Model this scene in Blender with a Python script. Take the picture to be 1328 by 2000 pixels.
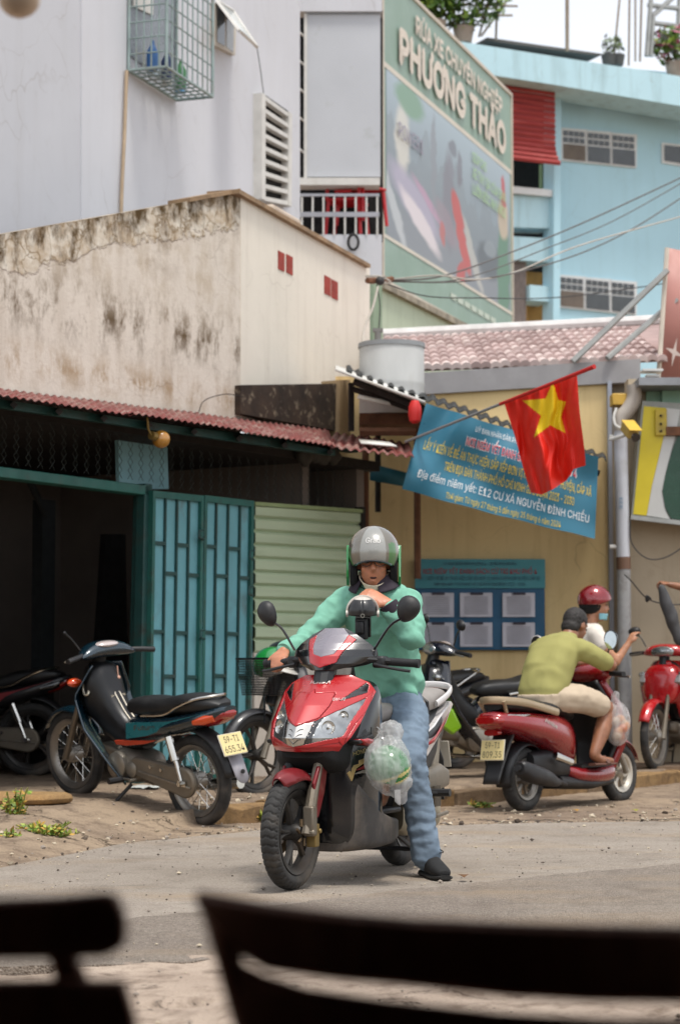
import bpy, bmesh, math, random
import numpy as np
from math import sin, cos, tan, pi, radians, atan, atan2, sqrt
from mathutils import Vector, Matrix, noise
from mathutils.bvhtree import BVHTree

for o in list(bpy.data.objects): bpy.data.objects.remove(o)
SC = bpy.context.scene
COL = SC.collection
random.seed(7)
# ------------------------------------------------------------------ camera, sky, sun, exposure
F, CX, CY, CAMH = 4200.0, 664.0, 1000.0, .955        # focal length in photo pixels (1328 x 2000), eye height
PITCH = atan(310/4200)
cam = bpy.data.objects.new('camera', bpy.data.cameras.new('camera')); COL.objects.link(cam)
cam.location = (0, 0, CAMH); cam.rotation_euler = (pi/2+PITCH, 0, 0)
cd = cam.data; cd.sensor_fit = 'VERTICAL'; cd.sensor_height = 36; cd.sensor_width = 24; cd.lens = F*36/2000
cd.clip_start = .05; cd.clip_end = 600
cd.dof.use_dof = True; cd.dof.focus_distance = 9.6; cd.dof.aperture_fstop = 4.0
SC.camera = cam
SUN_EL, SUN_AZ = radians(72), radians(150)            # azimuth clockwise from +Y: behind the camera, to the right
wd = bpy.data.worlds.new('World'); SC.world = wd; wd.use_nodes = True
nt = wd.node_tree; nt.nodes.clear()
sky = nt.nodes.new('ShaderNodeTexSky'); sky.sky_type = 'NISHITA'; sky.sun_disc = False
sky.sun_elevation = SUN_EL; sky.sun_rotation = SUN_AZ; sky.air_density = 1.0; sky.dust_density = 1.5; sky.ozone_density = 1.0
hsv = nt.nodes.new('ShaderNodeHueSaturation'); hsv.inputs['Saturation'].default_value = .22
bg = nt.nodes.new('ShaderNodeBackground'); bg.inputs['Strength'].default_value = .14
wo = nt.nodes.new('ShaderNodeOutputWorld')
nt.links.new(sky.outputs[0], hsv.inputs['Color']); nt.links.new(hsv.outputs[0], bg.inputs[0]); nt.links.new(bg.outputs[0], wo.inputs[0])
sun = bpy.data.objects.new('sun', bpy.data.lights.new('sun', 'SUN')); COL.objects.link(sun)
sun.data.energy = 1.5; sun.data.angle = radians(12); sun.data.color = (1, .95, .87)
_sd = Vector((sin(SUN_AZ)*cos(SUN_EL), cos(SUN_AZ)*cos(SUN_EL), sin(SUN_EL)))
sun.rotation_euler = _sd.to_track_quat('Z', 'Y').to_euler()
vs = SC.view_settings; vs.view_transform = 'Standard'; vs.look = 'None'; vs.gamma = 1; vs.use_curve_mapping = False
vs.exposure = .95
SC.cycles.max_bounces = 8

# ------------------------------------------------------------------ pixel <-> place
CAMO = Vector((0, 0, CAMH))
def ray(px, py):
    u = (px-CX)/F; v = (CY-py)/F
    return Vector((u, cos(PITCH)-v*sin(PITCH), sin(PITCH)+v*cos(PITCH)))
def at(px, py, Y):
    r = ray(px, py); return CAMO + r*(Y/r.y)
def gnd(px, py, z=0):
    r = ray(px, py); return CAMO + r*((z-CAMH)/r.z)
def srgb(h):
    if not isinstance(h, str): return tuple(h)[:3]
    h = h.lstrip('#'); c = [int(h[i:i+2], 16)/255 for i in (0, 2, 4)]
    return tuple(x/12.92 if x <= .04045 else ((x+.055)/1.055)**2.4 for x in c)
I4 = Matrix.Identity(4)
WM = {}                                               # world matrix of every object made here
def put(o, parent=None, M=None):
    COL.objects.link(o)
    pm = WM[parent.name] if parent else I4
    if M is None: M = pm
    if parent: o.parent = parent; o.matrix_parent_inverse = pm.inverted()
    o.matrix_basis = M; WM[o.name] = M.copy(); return o
def thing(name, label, cat, M=None, group=None):
    o = bpy.data.objects.new(name, None); o.empty_display_size = .1
    if M is None: M = I4
    elif not isinstance(M, Matrix): M = Matrix.Translation(Vector(M))
    put(o, None, M); tag(o, label, cat, group); return o
def tag(o, label, cat, group=None, kind=None):
    o['label'] = label; o['category'] = cat
    if group: o['group'] = group
    if kind: o['kind'] = kind
    return o
class MB:
    "collects shapes for one mesh"
    def __init__(s): s.v = []; s.f = []; s.mi = []; s.cur = 0
    def add(s, vs_, fs):
        b = len(s.v); s.v.extend([tuple(p) for p in vs_]); s.f.extend([tuple(i+b for i in q) for q in fs]); s.mi.extend([s.cur]*len(fs)); return s
    def mat(s, i): s.cur = i; return s
    def box(s, c, d, R=None):
        x, y, z = d[0]/2, d[1]/2, d[2]/2; c = Vector(c)
        P = [Vector((a*x, b*y, e*z)) for a in (-1, 1) for b in (-1, 1) for e in (-1, 1)]
        if R is not None: P = [R @ p for p in P]
        return s.add([p+c for p in P], [(0, 1, 3, 2), (4, 6, 7, 5), (0, 4, 5, 1), (2, 3, 7, 6), (0, 2, 6, 4), (1, 5, 7, 3)])
    def box2(s, a, b):
        return s.box([(a[i]+b[i])/2 for i in range(3)], [abs(b[i]-a[i]) for i in range(3)])
    def rings(s, R, cap=True, close=False):
        n = len(R[0]); vs_ = [p for r in R for p in r]; fs = []
        m = len(R)
        for i in range(m if close else m-1):
            j = (i+1) % m
            for k in range(n):
                l = (k+1) % n; fs.append((i*n+k, i*n+l, j*n+l, j*n+k))
        if cap and not close: fs.append(tuple(range(n-1, -1, -1))); fs.append(tuple((m-1)*n+k for k in range(n)))
        return s.add(vs_, fs)
    def tube(s, path, r, n=8, cap=True, close=False, ref=None):
        "round (or elliptic: r=(a,b)) tube along a path; r may be a list"
        P = [Vector(p) for p in path]; m = len(P); R = []
        up = Vector(ref) if ref else Vector((0.013, .021, 1))
        prev = None
        for i, p in enumerate(P):
            if close: t = P[(i+1) % m]-P[i-1]
            else: t = P[min(i+1, m-1)]-P[max(i-1, 0)]
            if t.length < 1e-9: t = Vector((0, 0, 1))
            t.normalize()
            if prev is None or ref:
                a = up - t*up.dot(t)
                if a.length < 1e-3: a = Vector((1, 0, 0))-t*t.x
            else: a = prev - t*prev.dot(t)
            a.normalize(); prev = a; b = t.cross(a)
            rr = r[i] if isinstance(r, list) else r
            ra, rb = rr if isinstance(rr, tuple) else (rr, rr)
            R.append([p+a*(ra*cos(2*pi*k/n))+b*(rb*sin(2*pi*k/n)) for k in range(n)])
        return s.rings(R, cap, close)
    def cyl(s, a, b, r, n=12): return s.tube([a, b], r, n)
    def lathe(s, prof, n=48, M=None, a0=0, a1=2*pi, close_prof=False):
        "profile of (radius, height) turned about local Z"
        full = abs(a1-a0-2*pi) < 1e-6; R = []
        for k in range(n if full else n+1):
            t = a0+(a1-a0)*k/n
            ring = [Vector((q[0]*cos(t), q[0]*sin(t), q[1])) for q in prof]
            if M is not None: ring = [M @ p for p in ring]
            R.append(ring)
        m = len(prof); vs_ = [p for r in R for p in r]; fs = []
        for k in range(len(R) if full else len(R)-1):
            l = (k+1) % len(R)
            for i in range(m if close_prof else m-1):
                j = (i+1) % m; fs.append((k*m+i, l*m+i, l*m+j, k*m+j))
        return s.add(vs_, fs)
    def ball(s, c, r, n=12, R=None):
        if not isinstance(r, (tuple, list)): r = (r, r, r)
        c = Vector(c); m = n//2; vs_ = []; fs = []
        for i in range(m+1):
            t = pi*i/m
            for k in range(n):
                p = Vector((r[0]*sin(t)*cos(2*pi*k/n), r[1]*sin(t)*sin(2*pi*k/n), r[2]*cos(t)))
                vs_.append((R @ p if R is not None else p)+c)
        for i in range(m):
            for k in range(n):
                l = (k+1) % n; fs.append((i*n+k, (i+1)*n+k, (i+1)*n+l, i*n+l))
        return s.add(vs_, fs)
    def prism(s, poly, a, b, ax=1):
        "polygon in the plane square to axis ax, from a to b along it"
        def mk(p, t):
            q = list(p); q.insert(ax, t); return q
        n = len(poly); vs_ = [mk(p, a) for p in poly]+[mk(p, b) for p in poly]
        fs = [tuple(range(n)), tuple(range(2*n-1, n-1, -1))]+[(i, i+n, (i+1) % n+n, (i+1) % n) for i in range(n)]
        return s.add(vs_, fs)
    def grid(s, fn, nu, nv, thick=None):
        vs_ = [fn(i/nu, j/nv) for j in range(nv+1) for i in range(nu+1)]
        fs = [(j*(nu+1)+i, j*(nu+1)+i+1, (j+1)*(nu+1)+i+1, (j+1)*(nu+1)+i) for j in range(nv) for i in range(nu)]
        return s.add(vs_, fs)
    def mirror_y(s):
        n = len(s.v); v = [(p[0], -p[1], p[2]) for p in s.v]; f = [tuple(reversed(q)) for q in s.f]
        s.add(v, f); return s
    def mesh(s, name, smooth=35, fix=True):
        me = bpy.data.meshes.new(name); me.from_pydata(s.v, [], s.f)
        if any(s.mi): me.polygons.foreach_set('material_index', s.mi)
        if fix:
            bm = bmesh.new(); bm.from_mesh(me); bmesh.ops.remove_doubles(bm, verts=bm.verts, dist=1e-6)
            bmesh.ops.recalc_face_normals(bm, faces=bm.faces); bm.to_mesh(me); bm.free()
        if smooth:
            me.shade_smooth(); me.set_sharp_from_angle(angle=radians(smooth))
        return me
def obj(name, mb, mats, parent=None, M=None, smooth=35, bevel=0, solid=0, sub=0, fix=True):
    me = mb if isinstance(mb, bpy.types.Mesh) else mb.mesh(name, smooth, fix)
    if not isinstance(mats, (list, tuple)): mats = [mats]
    if not me.materials:
        for m in mats: me.materials.append(m)
    o = bpy.data.objects.new(name, me); put(o, parent, M)
    if solid:
        md = o.modifiers.new('s', 'SOLIDIFY'); md.thickness = solid; md.offset = 0
    if bevel:
        md = o.modifiers.new('b', 'BEVEL'); md.width = bevel; md.segments = 2; md.limit_method = 'ANGLE'; md.angle_limit = radians(40)
    if sub:
        md = o.modifiers.new('u', 'SUBSURF'); md.levels = sub; md.render_levels = sub
    return o
def solo(name, label, cat, mb, mats, M=None, group=None, kind=None, **k):
    return tag(obj(name, mb, mats, None, M, **k), label, cat, group, kind)
def struct(name, mb, mats, M=None, **k):
    o = obj(name, mb, mats, None, M, **k); o['kind'] = 'structure'; return o
def blob(mb, voxel=.01, smooth=4, fn=None):
    "fuses overlapping closed shapes into one continuous skin"
    me = bpy.data.meshes.new('b'); me.from_pydata(mb.v, [], mb.f)
    o = bpy.data.objects.new('b', me); COL.objects.link(o)
    md = o.modifiers.new('r', 'REMESH'); md.mode = 'VOXEL'; md.voxel_size = voxel
    if smooth:
        md = o.modifiers.new('m', 'SMOOTH'); md.factor = .5; md.iterations = smooth
    dg = bpy.context.evaluated_depsgraph_get()
    r = bpy.data.meshes.new_from_object(o.evaluated_get(dg)); bpy.data.objects.remove(o); bpy.data.meshes.remove(me)
    if fn:
        n = len(r.vertices); co = np.empty(n*3); r.vertices.foreach_get('co', co); no = np.empty(n*3)
        r.vertex_normals.foreach_get('vector', no); co = co.reshape(-1, 3); no = no.reshape(-1, 3)
        for i in range(n):
            d = fn(Vector(co[i]), Vector(no[i]))
            if isinstance(d, Vector): co[i] += d
            else: co[i] += no[i]*d
        r.vertices.foreach_set('co', co.ravel())
    r.shade_smooth(); r.update(); return r
def curve_pts(pts, n=8):
    "Catmull-Rom through points"
    P = [Vector(p) for p in pts]; P = [P[0]*2-P[1]]+P+[P[-1]*2-P[-2]]; out = []
    for i in range(1, len(P)-2):
        a, b, c, d = P[i-1:i+3]
        for k in range(n):
            t = k/n
            out.append(.5*((2*b)+(c-a)*t+(2*a-5*b+4*c-d)*t*t+(3*b-a-3*c+d)*t**3))
    out.append(P[-2]); return out
def interp(tab, t):
    xs = [r[0] for r in tab]
    if t <= xs[0]: return tab[0][1:]
    for i in range(len(xs)-1):
        if t <= xs[i+1]:
            k = (t-xs[i])/(xs[i+1]-xs[i]); return tuple(a+(b-a)*k for a, b in zip(tab[i][1:], tab[i+1][1:]))
    return tab[-1][1:]
def inpoly(p, poly):
    x, y = p; c = False; j = len(poly)-1
    for i in range(len(poly)):
        xi, yi = poly[i]; xj, yj = poly[j]
        if (yi > y) != (yj > y) and x < (xj-xi)*(y-yi)/(yj-yi)+xi: c = not c
        j = i
    return c
_tc = {}
try: FONT = bpy.data.fonts.load(bpy.utils.resource_path('LOCAL')+'/datafiles/fonts/Inter.woff2')   # Blender's own interface typeface
except Exception: FONT = None
def text_geo(s, bold=0):
    "letters as flat mesh: verts (x,y) with cap height 1, faces, width"
    if (s, bold) in _tc: return _tc[(s, bold)]
    if 'Ơ' in s or 'Ờ' in s:                       # horned O drawn as O plus its horn
        p = s.replace('Ơ', 'O').replace('Ờ', 'Ò'); v, f, w = text_geo(p, bold); v, f = list(v), list(f)
        for i, ch in enumerate(s):
            if ch in 'ƠỜ':
                x = text_geo(p[:i+1], bold)[2]; b = len(v); v += [(x-.2, .9), (x-.02, .92), (x+.03, 1.1), (x+.16, 1.1), (x+.1, .84), (x-.08, .74)]; f.append(tuple(range(b, b+6)))
        _tc[(s, bold)] = (v, f, w); return _tc[(s, bold)]
    cu = bpy.data.curves.new('t', 'FONT'); cu.body = s; cu.size = 1; cu.font = FONT or cu.font; cu.resolution_u = 3; cu.offset = bold
    o = bpy.data.objects.new('t', cu); COL.objects.link(o)
    dg = bpy.context.evaluated_depsgraph_get(); me = bpy.data.meshes.new_from_object(o.evaluated_get(dg))
    cap = CAPH or .7
    v = [(p.co.x/cap, p.co.y/cap) for p in me.vertices]; f = [tuple(p.vertices) for p in me.polygons]
    bpy.data.objects.remove(o); bpy.data.curves.remove(cu); bpy.data.meshes.remove(me)
    x0 = min(p[0] for p in v); x1 = max(p[0] for p in v); v = [(p[0]-x0, p[1]) for p in v]
    _tc[(s, bold)] = (v, f, x1-x0); return _tc[(s, bold)]
CAPH = .5087 if FONT else None      # cap height of the typeface at size 1
def text_on(mb, s, fn, u0, u1, v0, v1, bold=.01):
    "lays letters into the box u0..u1, v0..v1 (cap height) of a mapped surface fn(u,v)"
    v, f, w = text_geo(s, bold)
    mb.add([fn(u0+(u1-u0)*p[0]/w, v0+(v1-v0)*p[1]) for p in v], f)

# ------------------------------------------------------------------ materials
class NT:
    def __init__(s, m): s.t = m.node_tree; s.t.nodes.clear(); s.o = s.t.nodes.new('ShaderNodeOutputMaterial')
    def n(s, typ, _out=0, **k):
        nd = s.t.nodes.new('ShaderNode'+typ)
        for a, b in k.items():
            if a.startswith('i_'):
                key = a[2:]; key = int(key) if key.isdigit() else key.replace('_', ' ')
                if isinstance(b, bpy.types.NodeSocket): s.t.links.new(b, nd.inputs[key])
                else: nd.inputs[key].default_value = b
            else: setattr(nd, a, b)
        return nd.outputs[_out]
    def math(s, op, a, b=0, clamp=False): return s.n('Math', operation=op, i_0=a, i_1=b, use_clamp=clamp)
    def coord(s, scale=(1, 1, 1)):
        return s.n('Mapping', i_Vector=s.n('TexCoord', 3), i_Scale=scale)
    def noise(s, vec, scale, detail=5, rough=.55, dist=0): return s.n('TexNoise', i_Vector=vec, i_Scale=scale, i_Detail=detail, i_Roughness=rough, i_Distortion=dist)
    def ramp(s, f, a, b, c=0., d=1.): return s.n('MapRange', i_0=f, i_1=a, i_2=b, i_3=c, i_4=d, clamp=True)
    def mix(s, f, a, b):
        a = a if isinstance(a, bpy.types.NodeSocket) else (*srgb(a), 1); b = b if isinstance(b, bpy.types.NodeSocket) else (*srgb(b), 1)
        return s.n('MixRGB', i_0=f, i_1=a, i_2=b)
    def mult(s, f, a, b):
        b = b if isinstance(b, bpy.types.NodeSocket) else (*srgb(b), 1)
        return s.n('MixRGB', blend_type='MULTIPLY', i_0=f, i_1=a, i_2=b)
    def out(s, **k):
        p = s.n('BsdfPrincipled', **k); s.t.links.new(p, s.o.inputs[0]); return p.node
    def bump(s, h, strength=.3, dist=.01): return s.n('Bump', i_Strength=strength, i_Distance=dist, i_Height=h)
_mc = {}
def newmat(name):
    m = bpy.data.materials.new(name); m.use_nodes = True; return m, NT(m)
def mat(name, col, rough=.5, metal=0, var=.12, sc=6, bump=0, bsc=60, coat=0, dirt=0, dcol='5a4a3a', dsc=3, spec=.5, stretch=(1, 1, 1), **k):
    if name in _mc: return _mc[name]
    m, t = newmat(name); c = srgb(col); v = t.coord(stretch)
    nz = t.noise(v, sc, 6)
    f = t.ramp(nz, .3, .7, 1-var, 1+var)
    colr = t.n('MixRGB', blend_type='MULTIPLY', i_0=1., i_1=(*c, 1), i_2=t.n('CombineColor', i_0=f, i_1=f, i_2=f))
    rg = t.ramp(t.noise(v, sc*2.3, 4), .3, .7, max(0, rough-.08), min(1, rough+.1))
    if dirt:
        d = t.ramp(t.noise(v, dsc, 8, .65), .62-dirt*.3, .78-dirt*.2)
        colr = t.mix(t.math('MULTIPLY', d, min(1, .35+dirt)), colr, dcol); rg = t.math('MAXIMUM', rg, t.math('MULTIPLY', d, .8))
    kw = dict(i_Base_Color=colr, i_Roughness=rg, i_Metallic=metal, i_Coat_Weight=coat, i_Coat_Roughness=.08, i_Specular_IOR_Level=spec)
    if bump: kw['i_Normal'] = t.bump(t.noise(v, bsc, 5), bump, .004)
    kw.update(k); t.out(**kw); _mc[name] = m; return m

# ------------------------------------------------------------------ upright planes found in the photograph
class Pl:
    "upright plane through photo column x0 at distance d0; its level lines run to the vanishing column xv (None: square to the view)"
    def __init__(s, x0, d0, xv=None):
        p = at(x0, 1310, d0); s.p = Vector((p.x, p.y, 0))
        d = Vector((1, 0, 0)) if xv is None else Vector(((xv-CX)/F, 1/cos(PITCH), 0)) * (1 if xv > x0 else -1)
        s.d = d.normalized(); s.n = Vector((-s.d.y, s.d.x, 0))     # n points away from the street
        s.M = Matrix.Translation(s.p) @ Matrix((s.d, s.n, (0, 0, 1))).transposed().to_4x4()
    def hit(s, px, py, n=0):
        r = ray(px, py); q = s.p+s.n*n; t = (q-CAMO).dot(s.n)/r.dot(s.n); return CAMO+r*t
    def loc(s, px, py, n=0):
        w = s.hit(px, py, n); return ((w-s.p).dot(s.d), w.z)
    def prism(s, name, pts, n0, n1, mats, parent, mb=None, **k):
        poly = [s.loc(*p, n0) for p in pts]; m = mb or MB(); m.prism(poly, n0, n1, 1)
        return obj(name, m, mats, parent, s.M, **k)
    def rect(s, name, x0, y0, x1, y1, n0, n1, mats, parent, **k):
        a = s.loc(x0, y0, n0); b = s.loc(x1, y1, n0)
        return obj(name, MB().box2((a[0], n0, a[1]), (b[0], n1, b[1])), mats, parent, s.M, **k)
# ------------------------------------------------------------------ special materials
def m_asphalt(name, c1, c2, agg=1.):
    m, t = newmat(name); v = t.coord()
    big = t.noise(v, .9, 6, .6); mid = t.noise(v, 6, 6, .65); fine = t.n('TexVoronoi', i_Vector=v, i_Scale=130.)
    fn = t.noise(v, 260, 3, .7)
    c = t.mix(t.ramp(big, .35, .65), c1, c2)
    c = t.mix(t.math('MULTIPLY', t.ramp(mid, .5, .75), .35), c, '5f574d')
    c = t.mix(t.math('MULTIPLY', t.ramp(fn, .5, .72), .55*agg), c, '4b4640'); c = t.mix(t.math('MULTIPLY', t.ramp(fn, .42, .25), .5*agg), c, 'd0c5b5')
    sp_ = t.noise(v, 75, 2, .6); c = t.mix(t.math('MULTIPLY', t.ramp(sp_, .56, .68), .5), c, '574f47'); c = t.mix(t.math('MULTIPLY', t.ramp(sp_, .42, .3), .4), c, 'cfc4b6')
    st = t.noise(v, 2.2, 5, .6); c = t.mix(t.math('MULTIPLY', t.ramp(st, .55, .72), .45), c, '6b5f53')
    du_ = t.noise(t.coord((.35, 1, 1)), 1.7, 6, .65); c = t.mix(t.math('MULTIPLY', t.ramp(du_, .52, .7), .5), c, 'ab9478')
    h = t.math('ADD', fine, t.math('MULTIPLY', fn, .8))
    t.out(i_Base_Color=c, i_Roughness=.92, i_Specular_IOR_Level=.25, i_Normal=t.bump(h, .9*agg, .006)); return m
def m_dirt(name, a, b, c_, sc=1., crack=True):
    m, t = newmat(name); v = t.coord()
    n1 = t.noise(v, .8*sc, 6, .6, .4); n2 = t.noise(v, 4.5*sc, 7, .65); n3 = t.noise(v, 55*sc, 5, .7)
    c = t.mix(t.ramp(n1, .36, .62), a, b); c = t.mix(t.math('MULTIPLY', t.ramp(n2, .48, .68), .8), c, c_)
    c = t.mix(t.math('MULTIPLY', t.ramp(n3, .5, .75), .5), c, '3d3026'); c = t.mix(t.math('MULTIPLY', t.ramp(n3, .42, .28), .45), c, 'c3a98b')
    h = t.math('ADD', t.math('MULTIPLY', n2, 1.2), t.math('MULTIPLY', n3, .5))
    if crack:
        vv = t.n('MixRGB', i_0=.4, i_1=v, i_2=t.n('TexNoise', 1, i_Vector=v, i_Scale=1.8*sc, i_Detail=8., i_Roughness=.7))
        ed = t.n('TexVoronoi', feature='DISTANCE_TO_EDGE', i_Vector=vv, i_Scale=1.5*sc)
        k = t.math('MULTIPLY', t.ramp(ed, .0, .016, 1, 0), t.ramp(t.noise(v, 1.1*sc, 3), .5, .58)); c = t.mix(t.math('MULTIPLY', k, .8), c, '2a211b'); h = t.math('SUBTRACT', h, k)
    t.out(i_Base_Color=c, i_Roughness=.95, i_Specular_IOR_Level=.2, i_Normal=t.bump(h, .8, .02)); return m
def m_plaster(name, base, stain='6b5238', amt=.4, streak=.3, sc=1., top=None, band=None, bump=.25):
    "painted render with weather streaks; top=(a,b,width): mould along a top edge z=a+b*x; band=(z,width): damp band"
    m, t = newmat(name); tc = t.n('TexCoord', 3); xyz = t.n('SeparateXYZ', i_0=tc); x = xyz.node.outputs[0]; z = xyz.node.outputs[2]
    v = t.coord(); st = t.coord((3.2, 3.2, .3))
    n1 = t.noise(v, 1.3*sc, 7, .62); n2 = t.noise(v, 7*sc, 7, .65); ns = t.noise(st, 1.6*sc, 6, .6); n3 = t.noise(v, 40*sc, 4, .6)
    c = t.mix(t.ramp(n1, .3, .7, 0, .35), base, tuple(.78*a for a in srgb(base)))
    c = t.mix(t.math('MULTIPLY', t.ramp(ns, .5, .78), streak), c, stain)
    c = t.mix(t.math('MULTIPLY', t.ramp(n2, .58, .78), amt*.6), c, stain)
    h = t.math('ADD', n2, t.math('MULTIPLY', n3, .4))
    if band:
        for zc, w, k, col in band:
            g = t.ramp(t.math('ABSOLUTE', t.math('SUBTRACT', z, zc)), 0, w, 1, 0)
            a = t.math('MULTIPLY', g, t.ramp(t.noise(t.coord((2.2, 2.2, 1.1)), 2.1, 9, .74), .47, .60))
            c = t.mix(t.math('MULTIPLY', a, k), c, col)
    if top:
        a, b, w = top
        d = t.math('SUBTRACT', t.math('ADD', t.math('MULTIPLY', x, b), a), z)          # metres below the top edge
        wob = t.math('ADD', d, t.math('MULTIPLY', t.math('SUBTRACT', t.noise(v, 3.2, 6, .6), .5), -.55))
        white = t.ramp(wob, w, w+.03, 1, 0)                                            # old white coat left on the top strip
        ck = t.n('TexVoronoi', feature='DISTANCE_TO_EDGE', i_Vector=t.n('MixRGB', i_0=.3, i_1=v, i_2=t.n('TexNoise', 1, i_Vector=v, i_Scale=5., i_Detail=6.)), i_Scale=6.)
        wc = t.mix(t.ramp(ck, .0, .05, .85, 0), t.mix(t.ramp(n2, .4, .6), 'cfc8bb', 'b0a08a'), '7a6648')
        wc = t.mix(t.ramp(t.math('SUBTRACT', t.noise(t.coord((2, 2, 1)), 2.6, 7, .7), t.math('MULTIPLY', d, .35)), .42, .56), wc, '4a391f')
        c = t.mix(white, c, wc); h = t.math('ADD', h, t.math('MULTIPLY', white, 1.5))
        mo = t.math('MULTIPLY', t.ramp(d, .1, .75, 1, 0), t.ramp(t.noise(v, 2.3, 8, .72), .52, .68))
        c = t.mix(t.math('MULTIPLY', mo, .85), c, '5d4420')
    ck2 = t.n('TexVoronoi', feature='DISTANCE_TO_EDGE', i_Vector=t.n('MixRGB', i_0=.25, i_1=v, i_2=t.n('TexNoise', 1, i_Vector=v, i_Scale=2.5)), i_Scale=1.7*sc)
    kk = t.math('MULTIPLY', t.ramp(ck2, 0, .008, 1, 0), t.ramp(n1, .45, .6)); c = t.mix(t.math('MULTIPLY', kk, .45*amt+.1), c, '6e5a44')
    t.out(i_Base_Color=c, i_Roughness=.9, i_Specular_IOR_Level=.25, i_Normal=t.bump(h, bump, .012)); return m

# ------------------------------------------------------------------ ground
m_ground = m_dirt('packed earth', '8a7560', '9c8468', '75604c')
m_pave = m_dirt('worn brown paving', '7f6f60', '9a8873', '5c4d42', 1.3)
m_near = m_dirt('broken pink paving', 'a89788', 'b9a898', '716154', 2.2)
m_road = m_asphalt('dusty asphalt', 'aca195', '9a8f83', 1.3)
m_patch = m_asphalt('older asphalt', 'a4988b', '92867b', 1.6)
g = MB(); g.grid(lambda u, v: ((u-.5)*500, -60+v*500, -.015), 40, 40); struct('ground', g, m_ground)
EDGE = [(-30, 7), (-9, 7.8), (-4, 8.9), (-1.67, 10.56), (-1.17, 12.15), (-.45, 13.15), (.9, 13.6), (2.19, 13.9), (4, 14.6), (9, 18), (25, 32)]
KERB = [(-30, 9.0), (-9, 9.6), (-4, 10.4), (-2.0, 11.6), (-1.3, 12.6), (-.725, 13.6), (.86, 15.3), (2.94, 18.3), (9, 25), (25, 42)]
def yat(line, x):
    for (a, b), (c, d) in zip(line, line[1:]):
        if x <= c: return b+(d-b)*(x-a)/(c-a)
    return line[-1][1]
def jit(x, y, k=1.): return noise.noise(Vector((x*k, y*k, 3.1)))
def road_fn(u, v):
    x = (-26 + 23*u/.2 if u < .2 else -3 + 6.5*(u-.2)/.6 if u < .8 else 3.5+21*(u-.8)/.2)
    far = yat(EDGE, x)+.10*jit(x, 1, 2.1)+.05*jit(x, 7, 9)+.025*jit(x, 4, 31); near = 7.0+.9*x*.12+.12*jit(x, 3, 1.7)+.06*jit(x, 2, 7)
    if x < -3: near = 6.6+(x+3)*.3
    y = near+(far-near)*v
    return (x, y, .012*jit(x, y, .5)*(1 if .02 < v < .98 else 0)+(-.014 if v in (0., 1.) else 0))
g = MB(); g.grid(road_fn, 360, 90); struct('road', g, m_road, fix=False)
# an older, slightly higher asphalt layer on the near half, its broken lip makes the long crack
def lip(x): return 8.98+.98*x+.10*jit(x, 5, 1.6)+.04*jit(x, 9, 6)+.02*jit(x, 1, 25)
def patch_fn(u, v):
    x = -1.7+5.2*u; f = lip(x); n = 7.12+.108*x+.15*jit(x, 8, 1.3)+.05*jit(x, 2, 9)
    if v <= .04: return (x, n-.004, -.02)
    if v >= .96: return (x, f+.006, -.02)
    k = (v-.08)/.84; k = min(1, max(0, k)); return (x, n+(f-n)*k, .022+.006*jit(x, k*3, 2)+.012*jit(x, n+(f-n)*k, .5)+.006*jit(x, 3, 14))
g = MB(); g.grid(patch_fn, 300, 25); struct('asphalt_layer', g, m_patch, fix=False)
def near_fn(u, v):
    x = -5+10*u; y = 3.0+4.4*v+.1*x; k = noise.cell(Vector((x*2.3+.6*jit(x, y, 1), y*1.1+.4*jit(y, x, 2), 0)))
    return (x, y, (.004+.016*k+.012*jit(x, y, 5)) if v < .97 else -.03)
g = MB(); g.grid(near_fn, 260, 150); struct('near_paving', g, m_near, fix=False)
def pave_z(x, y):
    e = y-yat(EDGE, x); k = y-yat(KERB, x)-.05*jit(x, 2, 1.4)-.025*jit(x, 5, 6)
    ramp = min(1, max(0, (x+1.25)/.5))                       # left of the parked bike the kerb is a worn ramp
    step = .115*min(1, max(0, k/.09)); slope = .13*min(1, max(0, (e-.1)/2.2))
    if ramp < 1: step = step*ramp+slope*(1-ramp)
    return -.004+step+.012*jit(x, y, 2.1)+.009*jit(x, y, 9)+.007*abs(jit(x, y, 21))+.022*min(1, max(0, e/2))
def pave_fn(u, v):
    x = -7+15*u; e0 = yat(EDGE, x)-.06; y = e0+(v**1.25)*(25-e0); return (x, y, pave_z(x, y) if v > 0 else -.03)
g = MB(); g.grid(pave_fn, 330, 230); pav = struct('pavement', g, m_pave, fix=False)
rk_ = random.Random(31); x = -.85; m_kerb = [m_dirt(f'kerb stone {k}', a, b, '5d4a38', 2., False) for k, (a, b) in enumerate((('8f7350', '7d6448'), ('7d6a55', '6b5a48'), ('9a7d56', '866a4a')))]
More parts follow.
